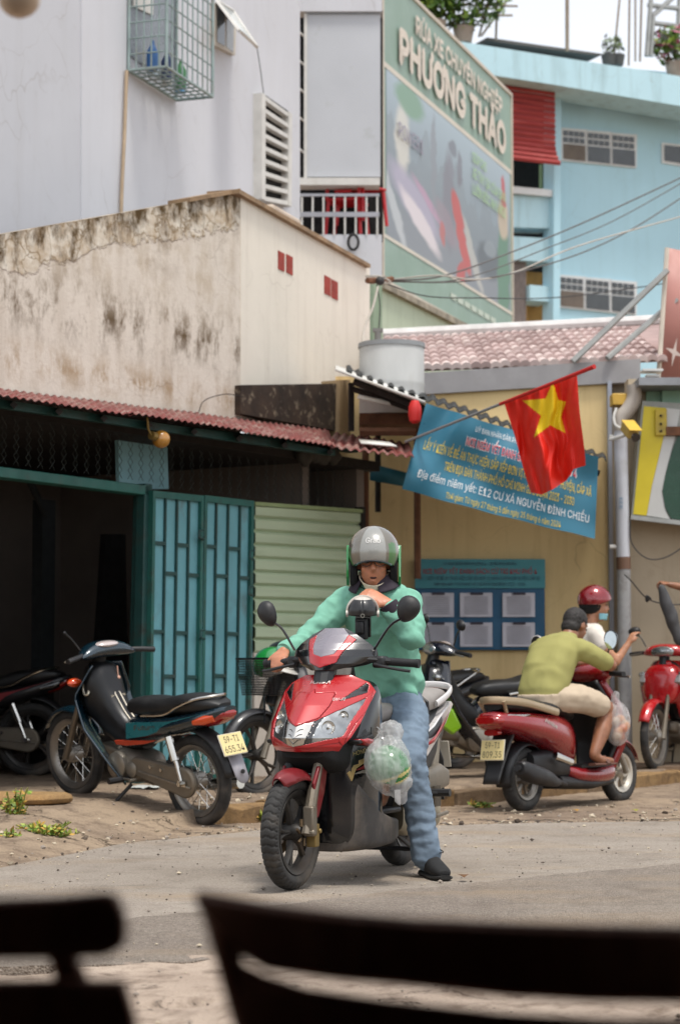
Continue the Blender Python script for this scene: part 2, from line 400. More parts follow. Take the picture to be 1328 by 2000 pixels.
while x < 4.6:                                           # worn kerb stones
    L = rk_.uniform(.35, .6); ya_, yb_ = yat(KERB, x), yat(KERB, x+L); dv_ = Vector((L, yb_-ya_, 0)); a_ = atan2(dv_.y, dv_.x); ln = dv_.length*.5
    c_ = Vector((x+L/2, (ya_+yb_)/2-.02, .045+rk_.uniform(-.012, .012))); mb = MB(); mb.box((0, 0, 0), (dv_.length-.025, .16+rk_.uniform(-.02, .03), .15)); me_ = mb.mesh('kerb_stone', 30)
    bm = bmesh.new(); bm.from_mesh(me_); bmesh.ops.subdivide_edges(bm, edges=bm.edges, cuts=3, use_grid_fill=True)
    for vv_ in bm.verts: vv_.co += Vector((noise.noise(vv_.co*7+c_), noise.noise(vv_.co*6+c_*2), noise.noise(vv_.co*8-c_)))*.018
    bm.to_mesh(me_); bm.free(); obj('kerb_stone', me_, rk_.choice(m_kerb), pav, Matrix.Translation(c_) @ Matrix.Rotation(a_+rk_.uniform(-.04, .04), 4, 'Z') @ Matrix.Rotation(rk_.uniform(-.05, .05), 4, 'X'), bevel=.012)
    x += L

# ------------------------------------------------------------------ planes of the street front
PA = Pl(300, 15.7, 3300)                # gate front
PO = Pl(470, 18.2, 3300)                # stained wall, set back
PW = Pl(470, 18.2, 2082)                # its pale side wall
PG = Pl(590, 24, 2130)                  # tall grey side wall
PR = Pl(590, 24.6, None)                # front of the house that carries the billboard
PB = Pl(748, 26, 2130)                  # billboard
PL = Pl(1090, 36, 9500)                 # pale blue block
PY = Pl(900, 19.5, None)                # yellow house
PS = Pl(1225, 19.0, None)               # beige house with the sign

M_teal = mat('teal paint', '1e5a52', .55, var=.2, dirt=.35, dcol='3a2e22', dsc=5)
M_teald = mat('dark teal paint', '17423f', .55, var=.25, dirt=.4, dcol='2d241c', dsc=6)
M_sheet = mat('faded blue sheet', '639aa3', .6, var=.2, sc=3.5, dirt=.22, dcol='5d5344', dsc=5, stretch=(1, 1, .5))
M_dark = mat('dim interior', '746b64', .9, var=.2, sc=1.5)
M_soot = mat('sooty timber', '231e1b', .9, var=.3)
M_rust = mat('rusted steel', '6a4630', .85, var=.35, sc=9, bump=.3)
M_red_roof = mat('red roof sheet', '6a2d27', .7, var=.35, sc=4, dirt=.5, dcol='8f7a70', dsc=2.6, stretch=(3, 1, 1))
M_white_sh = mat('weathered white sheet', 'c9c8c2', .6, var=.15, dirt=.3, dcol='8a7b68')
M_wire = mat('chain link wire', '3c423f', .6, .4, var=.2)
M_grn = mat('pale green slat', 'aab89a', .5, var=.1, sc=2.5, dirt=.3, dcol='8a9a78', stretch=(.3, 1, 4))
M_white = mat('white paint', 'c9c7c2', .6, var=.1, dirt=.2, dcol='8f8678')
M_black = mat('black void', '0c0b0b', .9, var=.1)  # black colour stands in for the dark inside the slit and louvre

# ---- house with the folding gate
house = thing('gate_house', 'low shop house with teal folding gate, open dark doorway and red awning', 'house', PA.M)
z_lin = lambda x: PA.loc(x, 949+(x-292)*.13)[1]
sL = PA.loc(-420, 1310)[0]; s0 = PA.loc(0, 1310)[0]; sR = PA.loc(706, 1310)[0]; sP = PA.loc(286, 1310)[0]
zc = PA.loc(0, 905)[1]; zt = PA.loc(0, 768, -.55)[1]-.03
mb = MB(); mb.box2((sL-.1, 2.7, 0), (sR+.3, 2.85, zt)); mb.box2((sL-.25, .1, 0), (sL-.1, 2.85, zt)); mb.box2((sR+.02, .06, 0), (sR+.14, 2.7, zt)); mb.box2((sP+2.3, .15, 0), (sP+2.4, 2.7, zt))
obj('inner_wall', mb, M_dark, house)
obj('ceiling', MB().box2((sL-.25, .0, zt), (sR+.3, 4.2, zt+.08)), M_soot, house)
obj('floor', MB().box2((sL-.2, .03, .0), (sR+.3, 4.0, .115)), mat('dim floor', '55473c', .9), house)
PA.prism('lintel', [(-420, 857), (297, 949), (297, 968), (-420, 880)], -.05, .08, M_teal, house, bevel=.006)
PA.prism('gate_post', [(284, 944), (299, 946), (288, 1560), (272, 1560)], -.05, .03, M_teald, house, bevel=.006)
PA.prism('gate_post', [(273, 968), (281, 969), (268, 1560), (260, 1560)], .04, .1, M_teald, house, bevel=.004)
PA.prism('upper_rail', [(-420, 742), (700, 872), (700, 884), (-420, 760)], .02, .1, M_teald, house)
# chain link over the dark gap under the roof
mb = MB(); rnd = random.Random(3)
sa, sb = sL, PA.loc(690, 900)[0]; pw, ph = .125, .125
def mesh_band(s): # lower, upper z
    lo = z_lin(0) if s < PA.loc(292, 949)[0] else PA.loc(300, 955)[1]
    return lo+.02, zt
n = int((sb-sa)/pw)
for i in range(n):
    s = sa+i*pw; lo, hi = mesh_band(s); z = lo; pts = []; k = 0
    while z < hi:
        pts.append((s+(pw*.52 if k % 2 else 0)+pw*.0, -.012+.006*(k % 2), z)); z += ph/2; k += 1
    mb.tube(pts, .0024, 4)
    mb.tube([(p[0]+(pw if k2 % 2 == 0 else -0.0)*0+(pw*.5 if k2 % 2 == 0 else -pw*.5)+pw*.02, -.006-.006*(k2 % 2), p[2]) for k2, p in enumerate(pts)], .0024, 4)
w = obj('wire_mesh', mb, M_wire, house, fix=False); w['kind'] = 'stuff'
PA.prism('blue_board', [(231, 850), (327, 858), (330, 955), (234, 955)], .35, .38, mat('powder blue board', '86b3bd', .7, dirt=.2, dcol='5b7f86'), house)
for a, b in ((470, 494), (497, 521)):
    PA.rect('small_pane', a, 895, b, 936, 2.5, 2.53, mat('backlit pane yellow', 'd9cf9c', .5), house)  # pale yellow stands in for window light from the far side
PA.rect('inner_column', 84, 975, 104, 1560, 1.5, 1.6, mat('dark post', '191e20', .7), house)
obj('brace', MB().tube([PA.hit(55, 930, 1.5), PA.hit(92, 1010, 1.5)], .03, 6), mat('dark post', '191e20'), house, I4)
PA.prism('curtain', [(208, 1043), (246, 1043), (250, 1320), (190, 1330)], 1.5, 1.56, mat('black curtain', '0d0c0c', .9), house)
# folding gate leaves: sheet backing, frame, staggered bars
def leaf(x0, y0, x1, y1, yb, n0, bars):
    f = PA.prism('gate_leaf', [(x0, y0), (x1, y1), (x1-8, yb), (x0-10, yb)], n0, n0+.02, M_sheet, house)
    def P(u, v): # u across 0..1, v down 0..1
        xa = x0+(x1-x0)*u; ya = y0+(y1-y0)*u; return (xa-9*v*1.0, ya+(yb-ya)*v)
    fr = MB()
    for q in ([P(0, 0), P(.055, 0), P(.055, 1), P(0, 1)], [P(.95, 0), P(1, 0), P(1, 1), P(.95, 1)], [P(.055, 0), P(.95, 0), P(.95, .022), P(.055, .022)], [P(.055, .965), P(.95, .965), P(.95, 1), P(.055, 1)]):
        fr.prism([PA.loc(*p, n0-.03) for p in q], n0-.03, n0+.025, 1)
    obj('frame', fr, M_teal, f, PA.M, bevel=.003)
    for k, u in enumerate(bars):
        a, b = PA.loc(*P(u-.014, .022), n0-.018), PA.loc(*P(u+.014, .965), n0-.018)
        a2, b2 = PA.loc(*P(u+.014, .022), n0-.018), PA.loc(*P(u-.014, .965), n0-.018)
        mb = MB(); mb.prism([a, a2, b, b2], n0-.018, n0-.001, 1)
        obj('bar', mb, M_teald, f, PA.M)
    us = [.055]+list(bars)+[.95]
    for k in range(len(us)-1):                          # short crosspieces, staggered from bay to bay
        for v in ((.27, .62, .93) if k % 2 else (.17, .47, .8)):
            mb = MB(); mb.prism([PA.loc(*P(us[k], v), n0-.02), PA.loc(*P(us[k+1], v), n0-.02), PA.loc(*P(us[k+1], v+.012), n0-.02), PA.loc(*P(us[k], v+.012), n0-.02)], n0-.02, n0-.001, 1)
            obj('cross_bar', mb, M_teald, f, PA.M)
    return f
l1 = leaf(300, 958, 399, 968, 1535, -.06, (.26, .49, .72)); l2 = leaf(401, 967, 497, 978, 1528, -.03, (.25, .49, .73))
for x, y in ((393, 1050), (396, 1245), (492, 1090), (490, 1160)):
    obj('hinge', MB().tube([PA.hit(x-4, y, -.12), PA.hit(x-3, y-14, -.12), PA.hit(x+5, y-15, -.12)], .009, 6).tube([PA.hit(x-4, y, -.12), PA.hit(x+4, y+3, -.1)], .01, 6), M_teald, l1 if x < 400 else l2, I4)
# green rolling shutter beside the gate, each slat its own piece
for k in range(11):
    t0, t1 = k/11, (k+1)/11
    ya, yb_ = 984+(1275-984)*t0, 984+(1275-984)*t1; ra, rb = 999+(1277-999)*t0, 999+(1277-999)*t1
    a, b, c, d = PA.loc(499, ya), PA.loc(709, ra), PA.loc(709, rb), PA.loc(499, yb_)
    pr = MB(); vs_ = []; J = [0, .08, .2, .8, .92, 1]; D = [.028, .012, 0, 0, .012, .028]
    jt = rnd.uniform(-.006, .006)
    for q, e in zip(J, D):
        e += jt*(1-abs(2*q-1)); vs_ += [(a[0], e, a[1]+(d[1]-a[1])*q), (b[0], e, b[1]+(c[1]-b[1])*q)]
    pr.add(vs_, [(2*i, 2*i+1, 2*i+3, 2*i+2) for i in range(5)]); obj('shutter_slat', pr, M_grn, house, smooth=20)
PA.prism('shutter_backing', [(499, 984), (709, 999), (709, 1277), (499, 1275)], .03, .05, mat('shutter joint', '5c6b42', .8), house)
PA.prism('low_wall', [(497, 1275), (740, 1278), (740, 1560), (497, 1560)], -.02, .12, m_plaster('white low wall', 'cfc6ba', '6b5a48'), house)
PA.prism('shutter_rail', [(499, 980), (712, 995), (712, 1002), (499, 987)], -.02, .0, mat('olive rail', '88986a', .6), house)
PA.prism('shutter_post', [(708, 990), (714, 990), (714, 1290), (708, 1290)], -.02, .06, M_soot, house)
# red corrugated roof sheets over the front
def corrugated(fa, fb, ra, rb, wl=.076, amp=.0075, name='roof_sheet', m=None, par=None, ph=0.):
    fa, fb, ra, rb = map(Vector, (fa, fb, ra, rb)); L = (fb-fa).length; nu = max(8, int(L/wl*8))
    nrm = (fb-fa).cross(ra-fa).normalized(); nrm = nrm if nrm.z > 0 else -nrm
    def fn(u, v):
        p = (fa*(1-u)+fb*u)*(1-v)+(ra*(1-u)+rb*u)*v
        e = .02*noise.noise(p*1.7)+(.014*noise.noise(Vector((p.x*9, p.y*9, 0))) if v == 0 else 0)
        return p+nrm*(amp*sin(2*pi*(u*L/wl+ph))+e*.5)+Vector((0, 0, -e*.4 if v == 0 else 0))
    mb = MB(); mb.grid(fn, nu, 4); return obj(name, mb, m or M_red_roof, par, I4, solid=.004, fix=False)
xs = [(-420, -120), (-130, 262), (250, 478), (470, 655)]
for i, (a, b) in enumerate(xs):
    fy = lambda x: 768+x*.151+(4 if i % 2 else 0)
    ry = lambda x: 763+x*.122
    corrugated(PA.hit(a, fy(a), -.55-.01*i), PA.hit(b, fy(b), -.55-.01*i), PO.hit(a-14, ry(a), -.01)+Vector((0, 0, .02)), PO.hit(b-14, ry(b), -.01)+Vector((0, 0, .02)), par=house, ph=.3*i)
corrugated(at(636, 872, 16.95), at(808, 893, 16.75), at(655, 846, 18.3), at(800, 866, 18.1), par=house, amp=.012)
obj('white_patch', MB().add([at(700, 858, 17.4), at(760, 864, 17.3), at(775, 872, 16.98), at(705, 866, 17.05)], [(0, 1, 2, 3)]), M_white_sh, house, I4, solid=.01)
PA.prism('eave_rail', [(-420, 716), (655, 878), (655, 890), (-420, 736)], -.40, -.36, M_teald, house)
for k in range(9):
    x = -60+k*88; obj('rafter', MB().tube([PA.hit(x, 786+x*.151, -.5), PA.hit(x+6, 800+x*.11, .9)], .025, 4), M_soot, house, I4)
mb = MB()
for q in range(12):   # rolled tarpaulin and rags tucked below the eave
    mb.ball(PA.hit(590+q*6, 888+4*sin(q*1.3), -.05), (.06, .08, .07+.03*sin(q*2.1)), 8)
obj('rolled_tarpaulin', blob(mb, .02, 3), mat('grimy tarpaulin', '3b3833', .8), house, I4)
lamp = thing('bulkhead_lamp', 'round yellow globe lamp under the red awning by the wire mesh', 'lamp', PA.hit(315, 858, -.5))
c = PA.hit(315, 858, -.5); e = PA.hit(296, 850, -.5)
obj('globe', MB().ball(c, .064, 20), mat('amber globe', 'a06f26', .25, var=.05, coat=.6), lamp, I4)
obj('socket', MB().tube([c.lerp(e, .6), e], [.032, .03], 10).tube([e, PA.hit(290, 838, -.5), PA.hit(288, 815, -.5)], .008, 6), mat('dull brass', '77602f', .5, .5), lamp, I4)

# ---- the stained old house above and behind it
zt0 = PO.loc(470, 375)[1]; ztl = PO.loc(0, 458)[1]; so = PO.loc(0, 458)[0]
sl = (zt0-ztl)/(0-so)
M_old = m_plaster('old stained render', 'cdc4b8', '7a6448', .6, .28, 1., top=(zt0, sl, .26), band=[(PO.loc(200, 620)[1], .34, .95, '4e3a1e'), (PO.loc(200, 735)[1], .22, .7, '8a6c42'), (PO.loc(300, 520)[1], .6, .4, '8f7a58')], bump=.5)
M_pale = m_plaster('pale side render', 'dcd5c8', '8d7d6c', .3, .22, 1.)
old = thing('stained_house', 'weathered blank house with mould stains and peeling top, above the red awning', 'house', PO.M)
PO.prism('stained_wall', [(-420, 532), (0, 458), (470, 375), (470, 860), (-420, 800)], 0, .22, M_old, old)
PW.prism('side_wall', [(470.5, 375), (722, 521), (722, 900), (470.5, 830)], .001, .2, M_pale, old)
PW.prism('coping', [(468, 369), (724, 516), (724, 523), (468, 378)], -.05, .25, mat('stained coping', '8b7358', .9, var=.3, bump=.4), old)
PO.prism('coping', [(372, 386), (470, 368), (470, 376), (372, 394)], -.03, .2, mat('stained coping', '8b7358'), old)
M_mould = mat('black mould render', '2e2219', .95, var=.7, sc=5, dirt=.22, dcol='b0a18a', dsc=11, bump=.8, bsc=25)
PO.prism('base_wall', [(470, 752), (664, 749), (662, 842), (470, 808)], -.06, .1, M_mould, old)
PO.prism('corner_post', [(664, 742), (684, 742), (684, 870), (662, 866)], -.1, .1, m_plaster('beige post', 'a08a6b', '5f4a33'), old)
for (x, y) in ((545, 489), (561, 496), (635, 537), (649, 545)):
    a = PW.loc(x, y, -.01); b = PW.loc(x+12, y+42, -.01)
    obj('vent', MB().box2((a[0], -.006, a[1]), (b[0], .002, b[1])), mat('terracotta vent', '8e2f22', .8, var=.3), old, PW.M)
mb = MB(); cp = curve_pts([PO.hit(388, 806, -.1), PO.hit(400, 782, -.1), PO.hit(440, 770, -.1), PO.hit(475, 775, -.1)], 6); mb.tube(cp, .004, 5)
obj('loose_cable', mb, M_soot, old, I4)

# ---- tall grey building
M_grey = m_plaster('grey wall paint', 'c0c1c6', '8f8880', .3, .12, .7, bump=.06)
M_grey2 = m_plaster('lighter grey wall paint', 'c8c9ce', '948d85', .3, .12, .7, bump=.06)
grey = thing('grey_building', 'tall pale grey blank building rising behind the stained house', 'building', PG.M)
PG.prism('side_wall', [(160, -420), (586, -420), (586, 640), (160, 640)], 0, .25, M_grey2, grey)
PG.prism('side_wall', [(-420, -420), (160, -420), (160, 700), (-420, 700)], .012, .25, M_grey, grey)
PR.rect('front_panel', 600, 28, 743, 345, .0, .12, mat('light grey panel', 'b4b7bc', .6, var=.05, sc=1.5, dirt=.12, dcol='93948f'), grey)
PR.rect('upper_wall', 584, -420, 746, 22, -.05, .2, M_grey2, grey)
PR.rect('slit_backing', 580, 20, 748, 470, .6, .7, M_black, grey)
PR.rect('white_beam', 578, 347, 742, 361, -.06, .2, M_white, grey)
PR.rect('lower_wall', 584, 460, 746, 640, -.03, .2, M_grey2, grey)
PR.rect('panel_trim', 594, 26, 599.5, 347, -.02, .1, M_white, grey); PR.rect('panel_trim', 599.6, 22.5, 743, 27.5, -.015, .1, mat('grey trim', '8d9297', .6), grey)
for y in (62, 118, 172, 228, 290): obj('slit_bar', MB().tube([PR.hit(584, y, .0), PR.hit(598, y+12, .02)], .012, 5), M_white, grey, I4)
for y in (378, 414): PR.rect('rail', 582, y, 741, y+(5 if y < 400 else 9), -.05, -.02, mat('railing grey', '9c9da4', .5, .2), grey)
for k in range(8):
    x = 588+k*21; PR.rect('baluster', x, 383.2, x+3.5, 413.8, -.045, -.025, M_white, grey); PR.rect('baluster', x, 423.2, x+3.5, 459, -.045, -.025, M_white, grey)
# louvred vent window
lw = PG.prism('louvre_frame', [(512, 181), (519, 185), (519, 391), (512, 388)], -.1, .0, M_white, grey)
PG.prism('louvre_frame', [(565, 218), (571, 222), (570, 404), (564, 401)], -.1, .0, M_white, grey)
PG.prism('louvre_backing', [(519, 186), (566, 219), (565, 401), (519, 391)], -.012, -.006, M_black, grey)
for k in range(9):
    t = k/8; ya = 188+t*196; yb_ = 221+t*172
    PG.prism('louvre_slat', [(519.2, ya), (564.8, yb_), (564.8, yb_+8), (519.2, ya+8)], -.09, -.02, M_white, grey)
# open casement and its dark window
PG.prism('window_frame', [(420, 5), (462, 32), (460, 108), (420, 88)], -.05, .0, mat('cream frame', 'c0b8ab', .6), grey)
PG.prism('window_pane', [(425, 12), (440, 22), (440, 90), (425, 82)], -.054, -.05, mat('dark glass', '3f4348', .12, coat=.5), grey)
PG.prism('window_pane', [(443, 24), (458, 34), (456, 102), (443, 92)], -.054, -.05, mat('dim glass', '8a8a88', .2, coat=.5), grey)
h0, h1 = PG.hit(424, 2, -.06), PG.hit(456, 22, -.06); out = -PG.n
s1, s2 = PG.hit(468, 60, -.42), PG.hit(502, 92, -.42)
mb = MB(); mb.add([h0, h1, s2, s1], [(0, 1, 2, 3)]); sash = obj('open_sash', mb, mat('milky sash glass', 'c9d2d4', .15, coat=.6), grey, I4, solid=.012)
fr = MB()
for a, b in ((h0, h1), (h1, s2), (s2, s1), (s1, h0)): fr.tube([a, b], .022, 4)
obj('sash_frame', fr, M_white, sash, I4)
obj('stay_wire', MB().tube([s2, PG.hit(508, 130, -.2), PG.hit(515, 182, -.05)], .005, 5), M_wire, grey, I4)
# window cage of welded bars
cage = thing('window_cage', 'welded steel burglar cage full of household clutter, high on the grey wall', 'window cage', PG.M)
ca, cb = PG.loc(248, 135), PG.loc(341, 199); cz0 = (ca[1]+cb[1])/2; cz1 = PG.loc(248, -140)[1]; cp_ = .40
s_0, s_1 = ca[0], cb[0]; M_cage = mat('weathered cage steel', '8c9c9a', .55, .3, var=.2, dirt=.3, dcol='75604a')
fr = MB(); R_ = .016
for s in (s_0, s_1):
    for nn in (-.02, -cp_): fr.cyl((s, nn, cz0), (s, nn, cz1), R_, 6)
    fr.cyl((s, -.02, cz0), (s, -cp_, cz0), R_, 6)
for nn in (-.02, -cp_): fr.cyl((s_0, nn, cz0), (s_1, nn, cz0), R_, 6)
obj('cage_frame', fr, M_cage, cage)
nb = 9
for k in range(1, nb):
    s = s_0+(s_1-s_0)*k/nb; obj('bar', MB().cyl((s, -cp_, cz0), (s, -cp_, cz1), .008, 5), M_cage, cage); obj('bar', MB().cyl((s, -cp_, cz0), (s, -.02, cz0), .008, 5), M_cage, cage)
for k in range(1, 5):
    nn = -.02-(cp_-.02)*k/5; obj('bar', MB().cyl((s_0, nn, cz0), (s_0, nn, cz1), .008, 5), M_cage, cage); obj('bar', MB().cyl((s_0, nn, cz0+.004), (s_1, nn, cz0+.004), .008, 5), M_cage, cage)
for k in range(1, 9):
    z = cz0+(cz1-cz0)*k/9; obj('bar', MB().cyl((s_0, -cp_, z), (s_1, -cp_, z), .008, 5).cyl((s_0, -.02, z), (s_0, -cp_, z), .008, 5), M_cage, cage)
PG.prism('window_opening', [(258, -140), (350, -90), (345, 170), (254, 108)], -.012, -.004, mat('dim room glass', '6c7278', .3, coat=.3), grey)
PG.prism('window_frame', [(262, -140), (300, -120), (300, 30), (262, 12)], -.03, -.013, M_white, grey)
rnd = random.Random(5)
for k, (cname, ccol) in enumerate((('blue', '2f5f96'), ('clear', 'b6c4cc'), ('navy', '1f2f55'), ('white', 'd6d6d2'), ('green', '3f7a4a'), ('sky blue', '6b9cc4'))):
    s = s_0+(s_1-s_0)*(.12+.15*k); z = cz0+.02
    mb = MB(); mb.lathe([(0, 0), (.05, .005), (.055, .05), (.055, .17), (.03, .22), (.018, .25), (.018, .28), (0, .28)], 14, Matrix.Translation((s, -.2+.07*(k % 2), z)))
    solo('jug', f'{cname} plastic jug standing inside the window cage', 'jug', mb, mat('jug '+cname, ccol, .35, var=.05), PG.M, 'jugs in the window cage')
mb = MB(); mb.tube([PG.hit(248, 138, -.03), PG.hit(244, 260, -.03), PG.hit(239, 360, -.03), PG.hit(237, 425, -.03)], .018, 6); obj('drain_hose', mb, mat('beige conduit', 'a8937a', .6), grey, I4)
# red stacked chairs on its balcony
def plastic_chair(loc, rz, label):
    t = thing('plastic_chair', label, 'chair', Matrix.Translation(loc) @ Matrix.Rotation(rz, 4, 'Z'), 'red chairs on the balcony')
    mr = mat('red plastic', 'b3141c', .35, var=.05)
    obj('seat', MB().box((0, 0, .43), (.42, .42, .03)), mr, t, bevel=.01)
    for sx in (-1, 1):
        for sy in (-1, 1): obj('leg', MB().tube([(sx*.18, sy*.18, .42), (sx*.21, sy*.21, 0)], .022, 6), mr, t)
    obj('backrest', MB().box((0, .2, .64), (.42, .025, .1)).box((-.19, .2, .52), (.04, .025, .2)).box((.19, .2, .52), (.04, .025, .2)).box((0, .2, .52), (.2, .02, .04)).box((0, .2, .8), (.44, .03, .12)), mr, t, bevel=.008)
    return t
zb = PR.hit(650, 462, .2).z
PR.rect('balcony_floor', 580, 458, 745, 466, .0, .6, M_grey, grey)
plastic_chair((PR.hit(678, 400, .32).x, PR.p.y+.32, zb), 2.9, 'red plastic chair behind the white balcony railing, upright')
plastic_chair((PR.hit(706, 400, .38).x, PR.p.y+.36, zb+.16), 2.4, 'red plastic chair stacked on another behind the white balcony railing')
mb = MB()
mb.tube([PR.hit(690+10*cos(t*.5+1.6), 473+15*sin(t*.5+1.6), -.08-.002*t) for t in range(26)], .017, 6)
solo('cable_coil', 'black cable coil hanging below the balcony railing', 'cable', mb, mat('black rubber', '1c1b1c', .6), None)
# air box on the side wall's coping
solo('rooftop_unit', 'pale box unit with red dot standing on the pale side wall', 'rooftop unit', MB().box2((PW.loc(545, 412)[0], .05, PW.loc(560, 430)[1]-.06), (PW.loc(600, 430)[0], .5, PW.loc(560, 405)[1])), mat('cream unit', 'b5a594', .6, dirt=.3), PW.M, bevel=.03)
# cracks in the asphalt: narrow jagged furrows with dark broken lips
def crack(pts, wdt, seed):
    P = curve_pts([gnd(*p) for p in pts], 46); r = random.Random(seed); mb = MB(); L_, R_ = [], []
    for k, p in enumerate(P):
        w_ = wdt*r.uniform(.05, 1.)*(.2+.8*abs(noise.noise(p*5+Vector((0, seed, 0))))*2); q = p+Vector((seed*7.3, 0, 0)); j_ = Vector((.01*r.uniform(-1, 1), .07*noise.noise(q*4)+.04*noise.noise(q*14)+r.uniform(-.012, .012), 0)); zz = (pave_z(p.x, p.y) if p.y > yat(EDGE, p.x) else (.012*jit(p.x, p.y, .5)))+.005
        L_.append(Vector((p.x, p.y-w_, zz))+j_); R_.append(Vector((p.x, p.y+w_, zz+.004))+j_)
    n_ = len(P); mb.add(L_+R_, [(i, i+1, n_+i+1, n_+i) for i in range(n_-1)]); struct('road_crack', mb, mat('crack bitumen', '3a322b', .95, var=.4, sc=20), fix=False)
for k, c_ in enumerate(([(930, 1604), (990, 1607), (1060, 1603), (1120, 1609)], [(1180, 1600), (1240, 1605), (1328, 1602)], [(660, 1620), (760, 1612), (850, 1622)], [(1130, 1770), (1200, 1762), (1270, 1776), (1328, 1768)])): crack(c_, .022, k)
# ------------------------------------------------------------------ billboard
bb = thing('billboard', 'large faded green car wash billboard fixed along a side wall', 'billboard', PB.M)
TL, TR, BR, BL = PB.loc(750, -44, -.15), PB.loc(1005, 187, -.15), PB.loc(991, 679, -.15), PB.loc(745, 541, -.15)
bz1 = (TL[1]+TR[1])/2; bz0 = (BL[1]+BR[1])/2; bs0 = (TL[0]+BL[0])/2; bs1 = (TR[0]+BR[0])/2; BW, BH = bs1-bs0, bz1-bz0
def bbm(u, v, n=-.152): return (bs0+BW*u, n, bz0+BH*v)
def bpoly(name, pts, m, k, par=bb):
    mb = MB(); mb.add([bbm(*p, -.151-.003*k) for p in pts], [tuple(range(len(pts)))]); return obj(name, mb, m, par, fix=False)
M_bgreen = mat('faded green print', '859c8f', .5, var=.06, sc=1.2, dirt=.15, dcol='95ada0')
obj('board', MB().box2((bs0, -.15, bz0), (bs1, -.03, bz1)), M_bgreen, bb)
fr = MB(); t_ = .05
for a, b in (((bs0-t_, -.17, bz0-t_), (bs0, -.02, bz1+t_)), ((bs1, -.17, bz0-t_), (bs1+t_, -.02, bz1+t_)), ((bs0, -.17, bz1), (bs1, -.02, bz1+t_)), ((bs0, -.17, bz0-t_), (bs1, -.02, bz0))): fr.box2(a, b)
obj('frame', fr, mat('beige frame', 'c2b8aa', .6, dirt=.2), bb)
def buv(px, py):
    s, z = PB.loc(px, py, -.152); return ((s-bs0)/BW, (z-bz0)/BH)
v_hi = (buv(757, 135)[1]+buv(998, 343)[1])/2; v_lo = (buv(750, 455)[1]+buv(990, 605)[1])/2
# printed picture, sun-bleached: hazy city street, streaking car, rider in red, dark car, bottle
m, t = newmat('bleached city print'); tc = t.n('TexCoord', 3); sx = t.n('SeparateXYZ', i_0=tc)
u_ = t.ramp(sx.node.outputs[0], bs0, bs1); w_ = t.n('MapRange', i_0=sx.node.outputs[2], i_1=bz0+BH*v_lo, i_2=bz0+BH*v_hi, i_3=0., i_4=1., clamp=False)
uv = t.n('CombineXYZ', i_0=u_, i_1=w_); wob = t.n('TexNoise', 1, i_Vector=uv, i_Scale=9., i_Detail=4.); uvw = t.n('MixRGB', i_0=.05, i_1=uv, i_2=wob)
n1 = t.noise(uv, 5, 6, .65); col = t.mix(t.ramp(w_, .35, 1.), '6f7a84', '9fb0bb')
tw = t.n('TexVoronoi', i_Vector=t.n('Mapping', i_Vector=uv, i_Scale=(16, .8, 1)), i_Scale=1.); tower = t.math('LESS_THAN', w_, t.math('ADD', t.math('MULTIPLY', tw, .45), .38)); col = t.mix(t.math('MULTIPLY', tower, .5), col, t.mix(n1, '5d666f', '8b949a'))
def blob_(c, cx, cy, a_, b_, rot, colr, soft=.45, amt=.8):
    soft *= .55
    q = t.n('Mapping', vector_type='TEXTURE', i_Vector=uvw, i_Location=(cx+.025, cy+.025, 0), i_Rotation=(0, 0, rot), i_Scale=(a_, b_, 1)); r = t.n('VectorMath', 1, operation='LENGTH', i_0=q)
    return t.mix(t.math('MULTIPLY', t.ramp(r, 1-soft, 1+.1, 1, 0), amt), c, colr)
for a_ in ((.5, .08, .6, .22, .0, '7d8088', .6, .7), (.12, .62, .05, .22, .0, 'd3cfc4', .6, .8), (.2, .3, .24, .10, -.75, 'a8a0b6', .6, .85), (.24, .2, .2, .05, -.8, 'd6ccd0', .5, .9), (.3, .35, .16, .03, -.75, 'b48aa6', .6, .8), (.06, .2, .03, .3, .35, 'c9cdd0', .6, .6), (.33, .62, .022, .3, 0., '7f838b', .4, .8),
           (.44, .45, .045, .32, .0, '6f6a75', .4, .75), (.52, .7, .02, .12, 0., '635c66', .4, .7), (.47, .8, .03, .06, 0., '5d5a64', .4, .7), (.42, .3, .06, .14, .5, '8d7b86', .5, .7), (.75, .25, .10, .13, -.3, '434a52', .4, .85), (.76, .33, .05, .06, -.3, '8a939a', .4, .7), (.62, .2, .03, .25, .35, 'c3c0b6', .5, .6),
           (.5, .42, .035, .13, .25, 'b5362e', .3, .95), (.55, .22, .035, .16, .3, 'b8382f', .3, .95), (.53, .04, .035, .10, -.2, 'b5362e', .3, .9), (.39, .22, .018, .08, .1, 'b55048', .4, .8), (.875, .2, .055, .42, .0, '4c7a5d', .25, .95), (.875, .6, .045, .14, .0, 'b9a78f', .3, .95), (.875, .78, .018, .12, .0, 'b33a3f', .3, .95), (.17, .87, .10, .10, 0., '6d9478', .5, .9)): col = blob_(col, *a_)
col = t.mix(.10, col, 'b9c0c2'); t.out(i_Base_Color=col, i_Roughness=.5); M_city = m
pic = bpoly('picture', [(.02, v_lo), (.985, v_lo), (.985, v_hi), (.02, v_hi)], M_city, 1)
def flat(n_, c_): return mat('print '+n_, c_, .5, var=.06, sc=2)
bpoly('border_line', [(.0, v_hi), (1, v_hi), (1, v_hi+.018), (0, v_hi+.018)], flat('cream', 'c9c2b4'), 2); bpoly('border_line', [(.0, v_lo-.012), (1, v_lo-.012), (1, v_lo), (0, v_lo)], flat('cream', 'c9c2b4'), 2)
vv = lambda f: v_lo+(v_hi-v_lo)*f
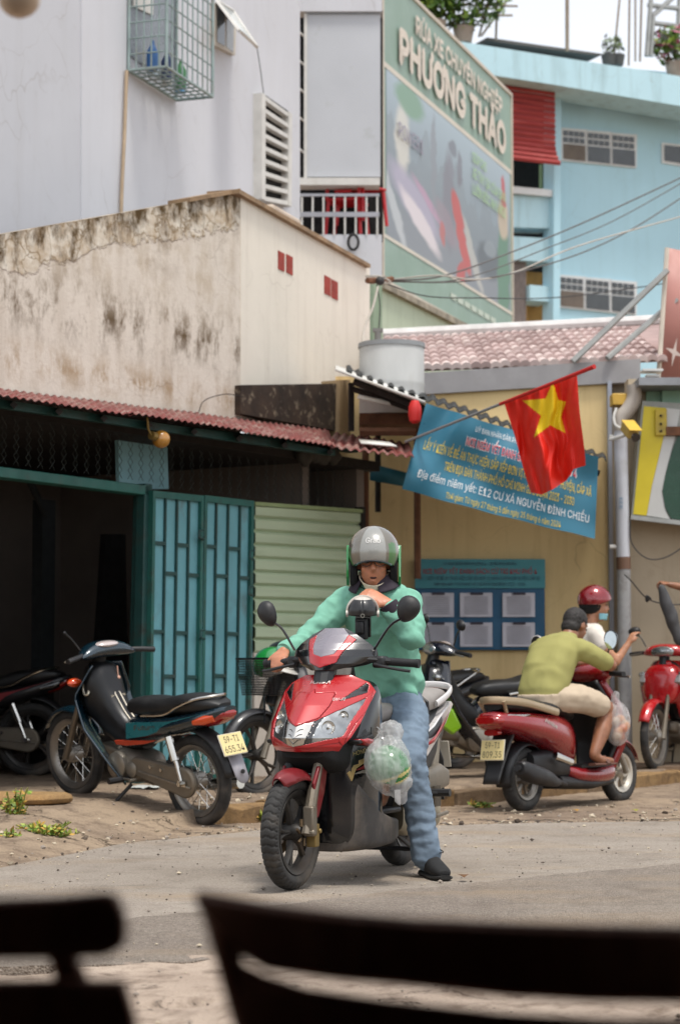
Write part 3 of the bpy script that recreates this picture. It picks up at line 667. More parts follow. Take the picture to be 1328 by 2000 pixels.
def btext(s, u0, u1, v0, v1, m, bold=.015, k=9, fat=.0):
    mb = MB()
    for q, (du_, dv_) in enumerate(((0, 0), (fat, 0), (-fat, 0), (0, fat*1.4), (0, -fat*1.4)) if fat else ((0, 0),)): text_on(mb, s, lambda u, v: bbm(u+du_, v+dv_, -.151-.003*k-.0015*q), u0, u1, v0, v1, bold)
    obj('lettering', mb, m, bb, fix=False, smooth=0)
M_cream = mat('cream print', 'd3c8ba', .5, var=.03)
bh = lambda f: v_hi+.018+(1-v_hi-.018)*f
btext('RỬA XE CHUYÊN NGHIỆP', .21, .9, bh(.62), bh(.82), M_cream, .0, 9, .0025); btext('PHƯƠNG THẢO', .1, .93, bh(.13), bh(.5), M_cream, .0, 9, .006)
btext('GIÚP CHO', .64, .76, vv(.86), vv(.925), mat('lime print', '9fc08a', .5), .01); btext('XE TAY GA CỦA BẠN', .64, .93, vv(.75), vv(.82), mat('lime print', '9fc08a'), .01); btext('LUÔN BỐC NHƯ MỚI', .64, .93, vv(.64), vv(.71), mat('lime print', '9fc08a'), .01)
btext('POWER1', .09, .26, vv(.64), vv(.73), flat('violet', '8f8a98'), .01)
for k in range(7): bpoly('small_print', [(.47+k*.055, v_lo*.42), (.515+k*.055, v_lo*.42), (.515+k*.055, v_lo*.56), (.47+k*.055, v_lo*.56)], flat('pale', 'b9c4b6'), 3)
# pale green wall below it
PV = Pl(735, 23.2, 2130)
gw = thing('green_wall', 'pale green wall with stained sloping top below the billboard', 'wall', PV.M)
PV.prism('wall_face', [(733, 553), (925, 643), (925, 760), (733, 760)], 0, .2, m_plaster('pale green render', 'b9c4ae', '5f6a4c', .3, .3), gw)
PV.prism('wall_top', [(752, 552), (928, 640), (928, 652), (752, 563)], -.06, .22, mat('mossy coping', '8f8778', .9, var=.4, bump=.5), gw)
PV.prism('wall_pier', [(729, 549), (746, 557), (746, 760), (729, 760)], -.04, .1, m_plaster('mossy render', '8fa08a', '4d6b45', .5, .5), gw)

# ------------------------------------------------------------------ pale blue apartment block
M_blue = m_plaster('pale blue paint', 'aed2df', '7d9694', .12, .12, .8, bump=.05)
M_blue2 = m_plaster('pale blue ledge paint', 'b6d6e0', '5f6f6c', .35, .45, 1., bump=.05)
M_wfr = mat('window frame grey', 'cfd1d1', .5, var=.06); M_wgl = mat('window glass dark', '35393b', .15, var=.2, coat=.25); M_wmesh = mat('brown screen', '655a50', .6, var=.2)
blk = thing('blue_apartment_block', 'pale blue apartment block with barred windows behind the tiled roof', 'building', PL.M)
PL.prism('front_wall', [(1085, 120), (1500, 160), (1500, 760), (1085, 760)], 0, .3, M_blue, blk)
PL.prism('parapet', [(860, 75), (1500, 176), (1500, 236), (1085, 166), (860, 131)], -1.0, -.2, M_blue2, blk)
PL.prism('roof_slab', [(880, 96), (1500, 190), (1500, 200), (880, 106)], -.2, 3, M_blue2, blk)
PL.prism('column', [(1083, 150), (1096, 152), (1092, 760), (1079, 760)], -.35, .0, M_blue, blk)
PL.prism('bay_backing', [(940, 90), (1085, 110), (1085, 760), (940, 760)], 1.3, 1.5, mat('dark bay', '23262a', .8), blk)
PL.prism('spandrel', [(940, 376), (1083, 386), (1082, 446), (940, 442)], -.2, .3, M_blue2, blk)
PL.prism('spandrel', [(940, 458), (1082, 466), (1081, 512), (940, 504)], -.2, .3, M_blue2, blk)
PL.prism('spandrel', [(1034, 556), (1080, 560), (1080, 590), (1034, 586)], -.2, .3, M_blue2, blk)
PL.prism('balcony_rail', [(940, 358), (1082, 371), (1082, 384), (940, 371)], -.3, -.22, M_wfr, blk)
PL.prism('bay_pier', [(1058, 320), (1068, 320), (1068, 400), (1058, 400)], .2, .3, mat('green post', '6f8f6a', .6), blk)
PL.prism('blue_cloth', [(1068, 200), (1081, 202), (1081, 388), (1066, 386)], .1, .14, mat('deep blue cloth', '1f4f7a', .8), blk)
PL.prism('door_panel', [(1028, 530), (1074, 534), (1074, 640), (1028, 640)], .35, .4, mat('ochre door', 'b08748', .6, var=.2), blk)
PL.prism('bay_board', [(985, 503), (1027, 508), (1027, 640), (985, 640)], -.1, .0, mat('grey brown blind', '6c625e', .8, var=.25, stretch=(4, 4, 1)), blk)  # grey-brown board with streaked tone, low in the bay
def tri_window(x0, y0, x1, y1, rows_px, right=None):
    sh = (y1-y0)/(x1-x0)*0+.11
    for i in range(3):
        a = x0+(x1-x0)*i/3+1.5; b = x0+(x1-x0)*(i+1)/3-1.5; dy = (a-x0)*.1; h = rows_px
        f = PL.prism('window', [(a-3, y0+dy-4), (b+3, y0+dy), (b+2, y0+dy+h+5), (a-3, y0+dy+h)], -.04, .0, M_wfr, blk)
        PL.prism('pane', [(a+1, y0+dy+h*.45), (b-1, y0+dy+h*.45+4), (b-1, y0+dy+h-1+3), (a+1, y0+dy+h-3)], -.05, -.042, M_wmesh if i == 0 else M_wgl, f)
        for r in range(2):
            for q in range(4):
                xa = a+1+(b-a-2)*q/4; xb = a+(b-a-2)*(q+1)/4-.6; ya = y0+dy+h*(.0+.215*r)+1+(xa-a)*.1
                PL.prism('pane', [(xa, ya), (xb, ya+.8), (xb, ya+h*.18), (xa, ya+h*.18-.8)], -.05, -.042, M_wgl, f)
tri_window(1097, 253, 1242, 325, 60); tri_window(1092, 540, 1242, 612, 60)
f = PL.prism('window', [(1292, 278), (1400, 290), (1400, 335), (1292, 318)], -.03, .0, M_wfr, blk)
PL.prism('pane', [(1297, 283), (1400, 295), (1400, 330), (1297, 314)], -.04, -.032, M_wgl, f)
# rolled red blind
bl = thing('red_blind', 'sun bleached red slatted blind hanging in the blue block bay', 'blind', PL.M)
M_bl = mat('bleached red slat', '8e2d2b', .7, var=.25, sc=3, dirt=.25, dcol='b06a62', stretch=(.4, 1, 3)); nsl = 15
za, zb_ = PL.loc(1030, 160, -.6)[1], PL.loc(1030, 322, -.6)[1]; xa, xb = PL.loc(960, 200, -.6)[0], PL.loc(1082, 200, -.6)[0]
for k in range(nsl):
    z0 = za+(zb_-za)*k/nsl; z1 = za+(zb_-za)*(k+.93)/nsl; b_ = -.6-.25*max(0, (k-10)/5)**2
    obj('blind_slat', MB().add([(xa, b_, z0), (xb, b_, z0), (xb, b_-.03, (z0+z1)/2), (xa, b_-.03, (z0+z1)/2), (xa, b_-.01, z1), (xb, b_-.01, z1)], [(0, 1, 2, 3), (3, 2, 5, 4)]), M_bl, bl, smooth=0, solid=.01)
# things on its roof
def leaf_cloud(mb, c, r, n, size, rnd, flat_=1.):
    for _ in range(n):
        while True:
            p = Vector((rnd.uniform(-1, 1), rnd.uniform(-1, 1), rnd.uniform(-1, 1)))
            if p.length < 1 and noise.noise(p*2.2+c) > -.12: break
        p = Vector((p.x*r[0], p.y*r[1], p.z*r[2]))+c; a = Vector((rnd.gauss(0, 1), rnd.gauss(0, 1), rnd.gauss(0, .6))).normalized(); b = a.orthogonal().normalized(); s_ = size*rnd.uniform(.6, 1.3)
        mb.mat(rnd.choice((0, 0, 1, 2))); mb.add([p-a*s_, p+b*s_*.4, p+a*s_, p-b*s_*.4], [(0, 1, 2, 3)])
    mb.mat(0)
M_lf = [mat('leaf mid', '4a6a24', .5, var=.2), mat('leaf light', '7a9436', .5, var=.2), mat('leaf dark', '2d4218', .5, var=.2)]
rl = random.Random(21)
def rooftop_plant(name, label, x, y, r, n, pots, cr=None, mats=None):
    base = PL.hit(x, y, -.6); t = thing(name, label, 'plant', base, 'plants on the blue roof')
    mb = MB(); leaf_cloud(mb, base+Vector((0, 0, r[2]*.9+.25)), Vector(r), n, .09, rl); obj('crown', mb, mats or M_lf, t, I4, fix=False, smooth=0)
    mb = MB()
    for k in range(5): mb.tube(curve_pts([base+Vector((.05*k-.1, 0, .2)), base+Vector(((k-2)*r[0]*.25, .1*(k-2), r[2]*.8)), base+Vector(((k-2)*r[0]*.4, .1, r[2]*1.7))], 4), .015, 5)
    obj('trunk', mb, mat('twig', '5c4a36', .9), t, I4)
    obj('pot', MB().lathe([(0, 0), (.13, 0), (.18, .26), (.16, .26), (.14, .22), (0, .22)], 16, Matrix.Translation(base)), mat('clay pot', pots, .8), t, I4); return t
rooftop_plant('roof_plant', 'bushy climbing plant in a white pot on the roof beside the billboard', 905, 84, (.8, .5, .75), 1200, '8d7d70')
rooftop_plant('roof_plant', 'leafy climber at the billboard edge on the blue roof', 850, 72, (.55, .4, .7), 800, '6a5d50')
rooftop_plant('flowering_plant', 'pink flowering plant in a cream pot at the right of the blue roof', 1318, 152, (.45, .3, .35), 380, 'cfc0a2', mats=[M_lf[0], mat('pink petal', 'b0587a', .5), M_lf[1]])
def pole_thing(name, label, cat, paths, r, m, group=None):
    mb = MB()
    for p in paths: mb.tube(p, r, 6)
    return solo(name, label, cat, mb, m, None, group)
M_stick = mat('weathered pole', '8a7d6e', .8); M_steel = mat('galvanised steel', '9b9c99', .45, .6, var=.15)
H_ = lambda x, y, n=-.5: PL.hit(x, y, n)
pole_thing('trellis', 'leaning stick trellis behind the roof plant', 'trellis', [[H_(850, 60), H_(970, 5)], [H_(940, 70), H_(990, 0)], [H_(935, 72), H_(965, -40)], [H_(830, 30), H_(1000, 30)], [H_(860, 8), H_(1010, 12)], [H_(968, 78), H_(972, -40)]], .02, M_stick)
pole_thing('roof_mast', 'thin wooden mast standing alone on the blue roof', 'mast', [[H_(1107, 100), H_(1107, -60)]], .035, M_stick)
for k, (x, y0, lean) in enumerate(((1205, 125, 8), (1228, 128, 1), (1240, 120, 0), (1251, 120, 2))):
    pole_thing('bamboo_cane', ('bamboo cane leaning alone on the blue roof', 'straight bamboo cane right of the leaning one on the roof', 'middle bamboo cane of the roof row', 'bamboo cane nearest the steel roof frame')[k], 'cane', [[H_(x-lean, y0), H_(x+lean, -40)]], .02, M_stick, 'canes on the blue roof')
pole_thing('roof_frame', 'rusting steel pergola frame at the right end of the blue roof', 'frame', [[H_(1262, 110), H_(1275, -60)], [H_(1270, 110), H_(1275, 30), H_(1340, -30)], [H_(1265, 10), H_(1400, 25)], [H_(1275, 45), H_(1400, 60)], [H_(1300, -40), H_(1400, -10)], [H_(1290, 60), H_(1330, 130)], [H_(1330, -60), H_(1320, 110)]], .045, M_steel)
solo('roof_shed', 'low dark edged sheet roof lying on top of the blue block', 'shed roof', MB().prism([PL.loc(*p, -.3) for p in ((945, 82), (1165, 112), (1170, 108), (945, 76))], -.4, 1.4, 1), mat('dark sheet edge', '55524f', .7), PL.M)
for k, x in enumerate((1188, 1205)):
    b = PL.hit(x, 128, -.6); mb = MB(); mb.lathe([(0, 0), (.1, 0), (.13, .18), (0, .18)], 12, Matrix.Translation(b)); leaf_cloud(mb, b+Vector((0, 0, .34)), Vector((.1, .1, .2)), 60, .06, rl)
    solo('small_roof_plant', ('small potted plant on the blue roof, left of the pair', 'small potted plant on the blue roof, right of the pair')[k], 'plant', mb, [mat('dark pot', '4a4a48', .8)]+M_lf[1:], None, 'plants on the blue roof', fix=False)

# ------------------------------------------------------------------ yellow house with tiled roof
yel = thing('yellow_house', 'yellow rendered house with grey eave and pink tiled roof', 'house', PY.M)
M_yel = m_plaster('yellow render', 'e4ca96', '8f6c3c', .4, .35, 1.)
PY.rect('front_wall', 655, 735, 1192, 1530, 0, .25, M_yel, yel)
PY.rect('corner_pilaster', 1186, 744, 1201, 1530, -.08, -.002, m_plaster('grey blue render', '9fa3ad', '7d7a78', .2, .2), yel)
PY.rect('side_gap', 1192, 735, 1240, 1530, .1, .25, m_plaster('dull joint render', '8b8274', '5d5344'), yel)  # grey-brown render filling the gap beside the pilaster
ev0, ev1 = at(826, 728, 19.45), at(1250, 701, 19.45); evb0, evb1 = at(826, 770, 19.45), at(1250, 745, 19.45)
mb = MB(); b_ = Vector((0, .3, 0)); mb.add([ev0, ev1, evb1, evb0, ev0+b_, ev1+b_, evb1+b_, evb0+b_], [(0, 1, 2, 3), (4, 7, 6, 5), (0, 4, 5, 1), (3, 2, 6, 7), (0, 3, 7, 4), (1, 5, 6, 2)])
obj('eave', mb, mat('grey eave', '8f8d8e', .7, var=.1, dirt=.15, dcol='6d675f'), yel, I4)
# roof tiles: wavy pressed tiles, each a piece of its own
e0, e1 = at(748, 722, 19.5), at(1300, 700, 19.5); r0, r1 = at(748, 659, 22.6), at(1300, 630, 22.6)
NC, NR = 29, 8; M_tile = [mat(f'pink tile {k}', c, .65, var=.18, sc=9, dirt=.15, dcol='a58880') for k, c in enumerate(('bfaba7', 'b29e9a', 'c8b8b3', 'a5918d'))]
du = (e1-e0)/NC; dv = (r0-e0)/NR; nrm = du.cross(dv).normalized()
tm = MB()
def tile_fn(u, v): return du*(u*1.06)+dv*(v*1.18-.12)+nrm*(.028*abs(sin(pi*u))**.7-.03*(v-.0)+.018)
tm.grid(tile_fn, 8, 2); tm.add([tile_fn(i/8, 0) for i in range(9)]+[tile_fn(i/8, 0)-nrm*.05 for i in range(9)], [(i, i+1, i+10, i+9) for i in range(8)]); base_t = tm.mesh('tile', 40, False); tmeshes = []
for m_ in M_tile:
    q = base_t.copy(); q.materials.append(m_); tmeshes.append(q)
roof = obj('roof', MB().add([e0-nrm*.02, e1-nrm*.02, r1-nrm*.02, r0-nrm*.02], [(0, 1, 2, 3)]), mat('roof underlay', 'a58c87', .9), yel, I4, solid=.02)
rt = random.Random(4)
for j in range(NR):
    for i in range(NC):
        o = bpy.data.objects.new('roof_tile', rt.choice(tmeshes)); put(o, roof, Matrix.Translation(e0+du*i+dv*j+nrm*rt.uniform(-.004, .006)+(r1-r0-(e1-e0))*0) @ Matrix.Rotation(rt.uniform(-.01, .01), 4, 'Z'))
obj('ridge', MB().tube([r0+nrm*.03, r1+nrm*.03], .06, 8), mat('white ridge cap', 'c6c4c2', .6), yel, I4)
# awning over the noticeboard, sloping to the right, with its timber frame
aw = thing('lean_to_awning', 'sloping corrugated awning over the noticeboard wall', 'awning', at(900, 800, 17.6))
AY = 17.3
corrugated(at(676, 728, AY), at(1184, 899, AY), at(676, 715, 19.4), at(1184, 890, 19.4), name='sheet', m=mat('dark grey sheet', '1f201e', .7, var=.25), par=aw, amp=.016, wl=.09)
mb = MB(); mb.add([at(655, 722, AY-.1), at(830, 786, AY-.1), at(830, 775, 19.0), at(655, 715, 19.0)], [(0, 1, 2, 3)]); obj('top_sheet', mb, M_white_sh, aw, I4, solid=.02)
for a, b, Y, r in (((690, 745), (830, 800), AY+.1, .03), ((702, 843), (812, 843), AY+.3, .035), ((686, 748), (686, 842), AY+.7, .03), ((738, 800), (738, 1000), 19.3, .03), ((826, 800), (826, 960), AY+.2, .03), ((690, 760), (1170, 925), AY+.25, .025)):
    obj('beam', MB().tube([at(*a, Y), at(*b, Y)], r, 4), M_rust if r > .03 else M_soot, aw, I4)
obj('brace', MB().tube([at(700, 775, AY+.1), at(815, 800, AY+.4)], .02, 5), M_white_sh, aw, I4)
solo('blue_sign_behind', 'dim blue signboard hanging in the shade left of the banner', 'sign', MB().add([at(722, 905, 18.9), at(800, 925, 18.9), at(800, 952, 18.9), at(722, 938, 18.9)], [(0, 1, 2, 3)]), mat('dim blue sign', '2d6d7d', .6), None, solid=.03)
solo('framed_notice', 'dark framed teal notice high in the shade under the awning', 'notice', MB().box2(at(728, 795, 19.3), at(792, 850, 19.25)), mat('teal notice', '2a5a63', .5), None, bevel=.01)
solo('red_lantern', 'small red paper lantern hanging at the banner corner', 'lantern', MB().lathe([(0, .09), (.03, .085), (.05, .04), (.055, -.02), (.045, -.08), (.02, -.1), (0, -.1)], 14, Matrix.Translation(at(810, 803, AY-.15))), mat('red paper', 'c01c18', .5), None)
# water tank
tk = thing('water_tank', 'round white plastic water tank behind the awning', 'tank', at(765, 790, 18.5))
c0 = at(765, 790, 18.5); rr = 64*18.5/F; hz = at(765, 674, 18.5).z-c0.z
obj('body', MB().lathe([(0, -.1), (rr, -.1), (rr, hz*.3), (rr*1.01, hz*.33), (rr, hz*.36), (rr, hz-.03), (rr*.97, hz), (0, hz+.02)], 32, Matrix.Translation(c0)), mat('tank plastic', 'b9bab8', .5, var=.08, dirt=.25, dcol='8d877c', stretch=(1, 1, .3)), tk, I4)
obj('rim', MB().lathe([(rr*.98, hz-.03), (rr*1.03, hz-.03), (rr*1.03, hz+.01), (rr*.98, hz+.012)], 32, Matrix.Translation(c0)), mat('tank rim', '8b8e90', .5), tk, I4)
obj('fitting', MB().cyl(c0+Vector((-.12, 0, hz)), c0+Vector((-.12, 0, hz+.12)), .03, 8).box(c0+Vector((-.12, 0, hz+.13)), (.09, .05, .03)), mat('tap grey', '74716d', .5, .4), tk, I4)
obj('support_frame', MB().box2(c0+Vector((-rr, -rr*.8, -.2)), c0+Vector((rr, rr*.8, -.101))).cyl(c0+Vector((-rr*.8, .2, -1.5)), c0+Vector((-rr*.8, .2, -.2)), .03, 6).cyl(c0+Vector((rr*.8, .2, -1.5)), c0+Vector((rr*.8, .2, -.2)), .03, 6), M_rust, tk, I4)

# ------------------------------------------------------------------ noticeboard
nbd = thing('noticeboard', 'blue noticeboard with six clipped papers on the yellow wall', 'noticeboard', at(938, 1270, 19.4))
def NB(px, py, n=19.42): return at(px, py, n)
obj('board', MB().box2(NB(811, 1093), NB(1063, 1270, 19.48)), mat('deep blue board', '17567a', .5, var=.08), nbd, I4, bevel=.01)
obj('header', MB().box2(NB(810, 1092, 19.40), NB(1064, 1149, 19.419)), mat('teal header', '3f8a94', .5, var=.05), nbd, I4)
def nbtext(s, x0, x1, y0, y1, m, bold=.01):
    mb = MB(); text_on(mb, s, lambda u, v: at(u, v, 19.394), x0, x1, y1, y0, bold); obj('lettering', mb, m, nbd, I4, fix=False, smooth=0)
nbtext('UỶ BAN NHÂN DÂN PHƯỜNG 4 - QUẬN PHÚ NHUẬN', 866, 1007, 1098, 1104, mat('navy ink', '1b3550', .5), .0)
nbtext('NƠI NIÊM YẾT DANH SÁCH CỬ TRI KHU PHỐ 4', 826, 1048, 1111, 1121, mat('red ink', '9c2436', .5), .005)
nbtext('LẤY Ý KIẾN VỀ ĐỀ ÁN THỰC HIỆN SẮP XẾP ĐƠN VỊ HÀNH CHÍNH CẤP HUYỆN, CẤP XÃ', 818, 1054, 1126, 1133, mat('navy ink', '1b3550'), .001)
nbtext('TRÊN ĐỊA BÀN THÀNH PHỐ HỒ CHÍ MINH GIAI ĐOẠN 2023 - 2030', 847, 1025, 1138, 1144, mat('navy ink', '1b3550'), .001)
M_pap = mat('sleeved paper', 'c3c1ca', .35, var=.08, sc=8)
for j, y in enumerate((1158, 1216)):
    for i, x in enumerate((823, 898, 981)):
        w_, h_ = 63, 47; jx = 3*noise.noise(Vector((i, j, 1)))
        def pf(u, v): 
            p = at(x+jx+w_*u, y+h_*v, 19.40); return p+Vector((0, -.012*(v**2)*(1+.6*sin(u*7+i)), 0))
        mb = MB(); mb.grid(pf, 8, 6); pp = obj('paper', mb, M_pap, nbd, I4, fix=False)
        mb = MB()
        for q in range(9): mb.add([at(x+jx+8, y+8+q*4, 19.393-.012*((8+q*4)/47)**2-.006), at(x+jx+55, y+8+q*4, 19.393-.012*((8+q*4)/47)**2-.006), at(x+jx+55, y+9+q*4, 19.393-.012*((8+q*4)/47)**2-.006), at(x+jx+8, y+9+q*4, 19.393-.012*((8+q*4)/47)**2-.006)], [(0, 1, 2, 3)])
        obj('print_lines', mb, mat('faint grey print', '7a7986', .6), pp, I4, fix=False)
        obj('clip', MB().box2(at(x+20+jx, y-1, 19.40), at(x+45+jx, y+4, 19.385)), mat('clip steel', '3b3640', .4, .6), pp, I4)

# ------------------------------------------------------------------ banner
bn = thing('banner', 'blue vinyl announcement banner hung along the sloping awning edge', 'banner', at(970, 930, 17.0))
q00, q10, q11, q01 = (785, 955), (1161, 1052), (1168, 893), (832, 787)      # bottom left, bottom right, top right, top left
def ban(u, v, off=0.):
    sag = 5*sin(pi*u)*(1-v)*.5
    x = (q00[0]*(1-u)+q10[0]*u)*(1-v)+(q01[0]*(1-u)+q11[0]*u)*v; y = (q00[1]*(1-u)+q10[1]*u)*(1-v)+(q01[1]*(1-u)+q11[1]*u)*v
    y += sag+1.6*sin(u*23)*(v-.5)
    fold = .020*sin(u*9+v*5)+.016*sin(u*21-v*6+1)*(.3+v)+.05*math.exp(-((u-.08-.12*v)/.05)**2)*v+.012*sin(v*9+u*4)
    return at(x, y, 17.05-fold-off)
mb = MB(); mb.grid(lambda u, v: ban(u, v), 110, 40)
M_ban = mat('banner vinyl', '2a6c84', .35, var=.06, sc=3, bump=.1, bsc=4); obj('sheet', mb, M_ban, bn, I4, fix=False)
def bntext(s, u0, u1, v0, v1, m, bold=.01, off=.006):
    mb = MB(); text_on(mb, s, lambda u, v: ban(u, v, off), u0, u1, v0, v1, bold); obj('lettering', mb, m, bn, I4, fix=False, smooth=0)
M_wi, M_ye, M_rd = mat('white ink', 'cfd4d6', .5, var=.02), mat('yellow ink', 'd3b93c', .5, var=.02), mat('banner red ink', 'c4283a', .5, var=.02)
bntext('UỶ BAN NHÂN DÂN PHƯỜNG 4', .3, .62, .86, .92, M_wi, .0)
bntext('NƠI NIÊM YẾT DANH SÁCH CỬ TRI KHU PHỐ 4', .262, .885, .674, .778, M_wi, .02, .004); bntext('NƠI NIÊM YẾT DANH SÁCH CỬ TRI KHU PHỐ 4', .265, .88, .68, .77, M_rd, .004)
bntext('LẤY Ý KIẾN VỀ ĐỀ ÁN THỰC HIỆN SẮP XẾP ĐƠN VỊ HÀNH CHÍNH CẤP HUYỆN, CẤP XÃ', .05, .97, .5, .6, M_ye, .003)
bntext('TRÊN ĐỊA BÀN THÀNH PHỐ HỒ CHÍ MINH GIAI ĐOẠN 2023 - 2030', .18, .88, .335, .43, M_ye, .003)
bntext('Địa điểm niêm yết: E12 CƯ XÁ NGUYỄN ĐÌNH CHIỂU', .055, .965, .175, .265, M_wi, .003)
bntext('Thời gian: Từ ngày 27 tháng 5 đến ngày 25 tháng 6 năm 2024', .22, .82, .035, .105, M_ye, .0)
# ------------------------------------------------------------------ flag
fl = thing('flag', 'red flag with yellow star on a slanting pole before the banner', 'flag', at(800, 862, 17.2))
pa, pb = at(792, 863, 17.2), at(1160, 716, 15.3)
pt = lambda k: pa.lerp(pb, k)
obj('pole', MB().tube([pa, pt(.55)], .012, 8), mat('pole steel', '8d8f92', .4, .5), fl, I4)
obj('pole_wrap', MB().tube([pt(.53), pt(.97), pb], [.014, .016, .018], 8), mat('red sleeve', 'b01c18', .7), fl, I4)
FT = [(984, 786), (1010, 773), (1040, 762), (1070, 751), (1098, 742), (1126, 733)]; FB = [(1036, 962), (1058, 966), (1080, 955), (1106, 938), (1120, 916), (1143, 909)]
def row(tab, u):
    k = u*(len(tab)-1); i = min(int(k), len(tab)-2); f = k-i; return tab[i][0]+(tab[i+1][0]-tab[i][0])*f, tab[i][1]+(tab[i+1][1]-tab[i][1])*f
def flag_fn(u, v, off=0):
    a, b = row(FT, u), row(FB, u); x = a[0]+(b[0]-a[0])*v; y = a[1]+(b[1]-a[1])*v
    x += 3*sin(v*5+u*3)*v*(1-v)*2
    Y = 16.2-.55*u+(.10*sin(u*10+v*1.5)*(.25+v*.75)+.05*sin(u*19-v*3)*v+.018*sin(u*37+v*9+3*noise.noise(Vector((u*4, v*4, 1))))); return at(x, y, Y-off)
star = [((x/1.93+640), (y/1.93+640)) for x, y in ((848, 203), (868, 272), (897, 279), (879, 336), (896, 399), (838, 367), (775, 415), (803, 332), (733, 275), (820, 267))]
mb = MB(); mb.grid(flag_fn, 110, 130)
for k in range(130):
    for i in range(110):
        p = flag_fn((i+.5)/110, (k+.5)/130); d = p-CAMO; zf = d.y*cos(PITCH)+d.z*sin(PITCH); up = -d.y*sin(PITCH)+d.z*cos(PITCH)
        if inpoly((CX+F*d.x/zf, CY-F*up/zf), star): mb.mi[k*110+i] = 1
obj('cloth', mb, [mat('flag red', 'd8210c', .6, var=.05), mat('flag yellow', 'e3c20e', .6, var=.04)], fl, I4, fix=False)

# ------------------------------------------------------------------ right-hand house, pipe, lamp camera, sign
bei = thing('beige_house', 'beige house wall with shop sign at the right edge', 'house', PS.M)
PS.rect('front_wall', 1226, 740, 1560, 1530, 0, .25, m_plaster('beige render', 'b5a68f', '7d6c55', .35, .35), bei)
PS.rect('gutter', 1247, 737, 1560, 752, -.5, .1, mat('zinc gutter', '8a8c90', .5, .4), bei)
PS.rect('green_fascia', 1292, 757, 1560, 792, -.12, -.01, mat('mint fascia', '8fb8a0', .5, var=.1), bei)
PS.rect('green_fascia', 1262, 752, 1290, 800, -.06, -.01, mat('mint fascia', '8fb8a0'), bei)
PS.rect('rusty_strip', 1300, 833, 1560, 850, -.34, -.28, M_rust, bei)
obj('bolt_plate', MB().box2(PS.hit(1278, 800, -.3), PS.hit(1302, 850, -.33)), mat('yellow steel plate', 'b8a02e', .5, dirt=.4), bei, I4, bevel=.004)
for y in (812, 828, 842): obj('bolt', MB().ball(PS.hit(1290, y, -.345), .012, 8), M_soot, bei, I4)
PS.rect('step', 1050, 1497, 1560, 1530, -.9, -.0, mat('worn kerb stone', '6d5a49', .9, var=.3, bump=.4), bei)
sg = thing('shop_sign', 'shop sign box with yellow, white and dark green curves', 'sign', PS.hit(1290, 1010, -.3))
def sgp(name, pts, m, n0, n1): return PS.prism(name, pts, n0, n1, m, sg)
obj_box = sgp('box', [(1254, 783), (1560, 800), (1560, 1050), (1232, 1010)], mat('sign box steel', '8c8e88', .5, .3), -.28, -.04)
sgp('yellow_panel', [(1257, 793), (1300, 797), (1296, 850), (1284, 900), (1272, 950), (1262, 1007), (1236, 1004)], mat('sign yellow', 'c7b312', .4, var=.05, dirt=.15, dcol='a89a3a'), -.292, -.281)
sgp('white_panel', [(1300.5, 797), (1328, 800), (1318, 850), (1300, 920), (1292, 960), (1300, 1000), (1308, 1014), (1262.5, 1007), (1272.5, 950), (1284.5, 900), (1296.5, 850)], mat('sign white', 'b9b9b6', .4, var=.04), -.290, -.281)
gp = [(1328, 840), (1312, 880), (1298, 930), (1293, 960), (1298, 990), (1310, 1013), (1560, 1040), (1560, 800), (1345, 800)]
sgp('green_panel', gp, mat('sign green', '123c2a', .3, var=.06), -.298, -.281)
sgp('trim', [(1232, 1006), (1560, 1042), (1560, 1052), (1231, 1014)], M_steel, -.31, -.281)
# down pipe
dp = thing('drain_pipe', 'white drain pipe with elbow running down between yellow and beige walls', 'pipe', at(1212, 1500, 18.8))
rp = 13.5*18.8/F; DPp = lambda x, y: at(x, y, 18.75)
obj('pipe', MB().tube([DPp(1211, 838), DPp(1216, 1090)], rp, 16), mat('white pvc', 'b8bac0', .4, var=.06, dirt=.2, dcol='8a8680'), dp, I4)
obj('lower_pipe', MB().tube([DPp(1217, 1098), DPp(1221, 1510)], rp*1.0, 16), mat('grubby pvc', '9a9a9a', .5, var=.2, dirt=.45, dcol='5d564e', dsc=6), dp, I4)
obj('joint', MB().tube([DPp(1216.5, 1088), DPp(1217.5, 1112)], rp*1.06, 16), mat('brown joint', '6b4f3d', .6), dp, I4)
obj('elbow', MB().tube(curve_pts([DPp(1236, 752), DPp(1237, 778), DPp(1226, 800), DPp(1211, 818), DPp(1211, 842)], 5), rp*1.1, 14), mat('grey pvc', 'a39b92', .5, dirt=.3), dp, I4)
for y in (853, 1068): obj('clamp', MB().tube([DPp(1190, y), DPp(1208, y), DPp(1228, y)], .018, 6), M_white, dp, I4)
mb = MB(); text_on(mb, 'EEE', lambda u, v: DPp(1211-3+u*8, 985-v*0)+Vector((0, -rp-.003, 0)) if False else at(1209+6*v, 972+u*22, 18.75-rp-.004), 0, 1, 0, 1, .0); obj('stamp', mb, mat('blue stamp', '4f7a9a', .6), dp, I4, fix=False, smooth=0)
jb = thing('junction_box', 'yellowed junction box with white cable on the pilaster', 'box', at(1207, 780, 18.9))
obj('box', MB().box2(at(1195, 768, 18.75), at(1219, 796, 18.95)), mat('yellowed box', 'c19b3e', .5), jb, I4, bevel=.008)
obj('cable', MB().tube(curve_pts([at(1203, 797, 18.7), at(1198, 815, 18.68), at(1203, 832, 18.66), at(1222, 838, 18.64)], 6), .012, 6), M_white, jb, I4)
cc = thing('security_camera', 'small yellowed security camera aimed right on the white pipe', 'camera', at(1230, 840, 18.5))
v0, v1 = at(1218, 826, 18.55), at(1240, 853, 18.3); dr = (v1-v0).normalized(); R = dr.to_track_quat('X', 'Z').to_matrix()
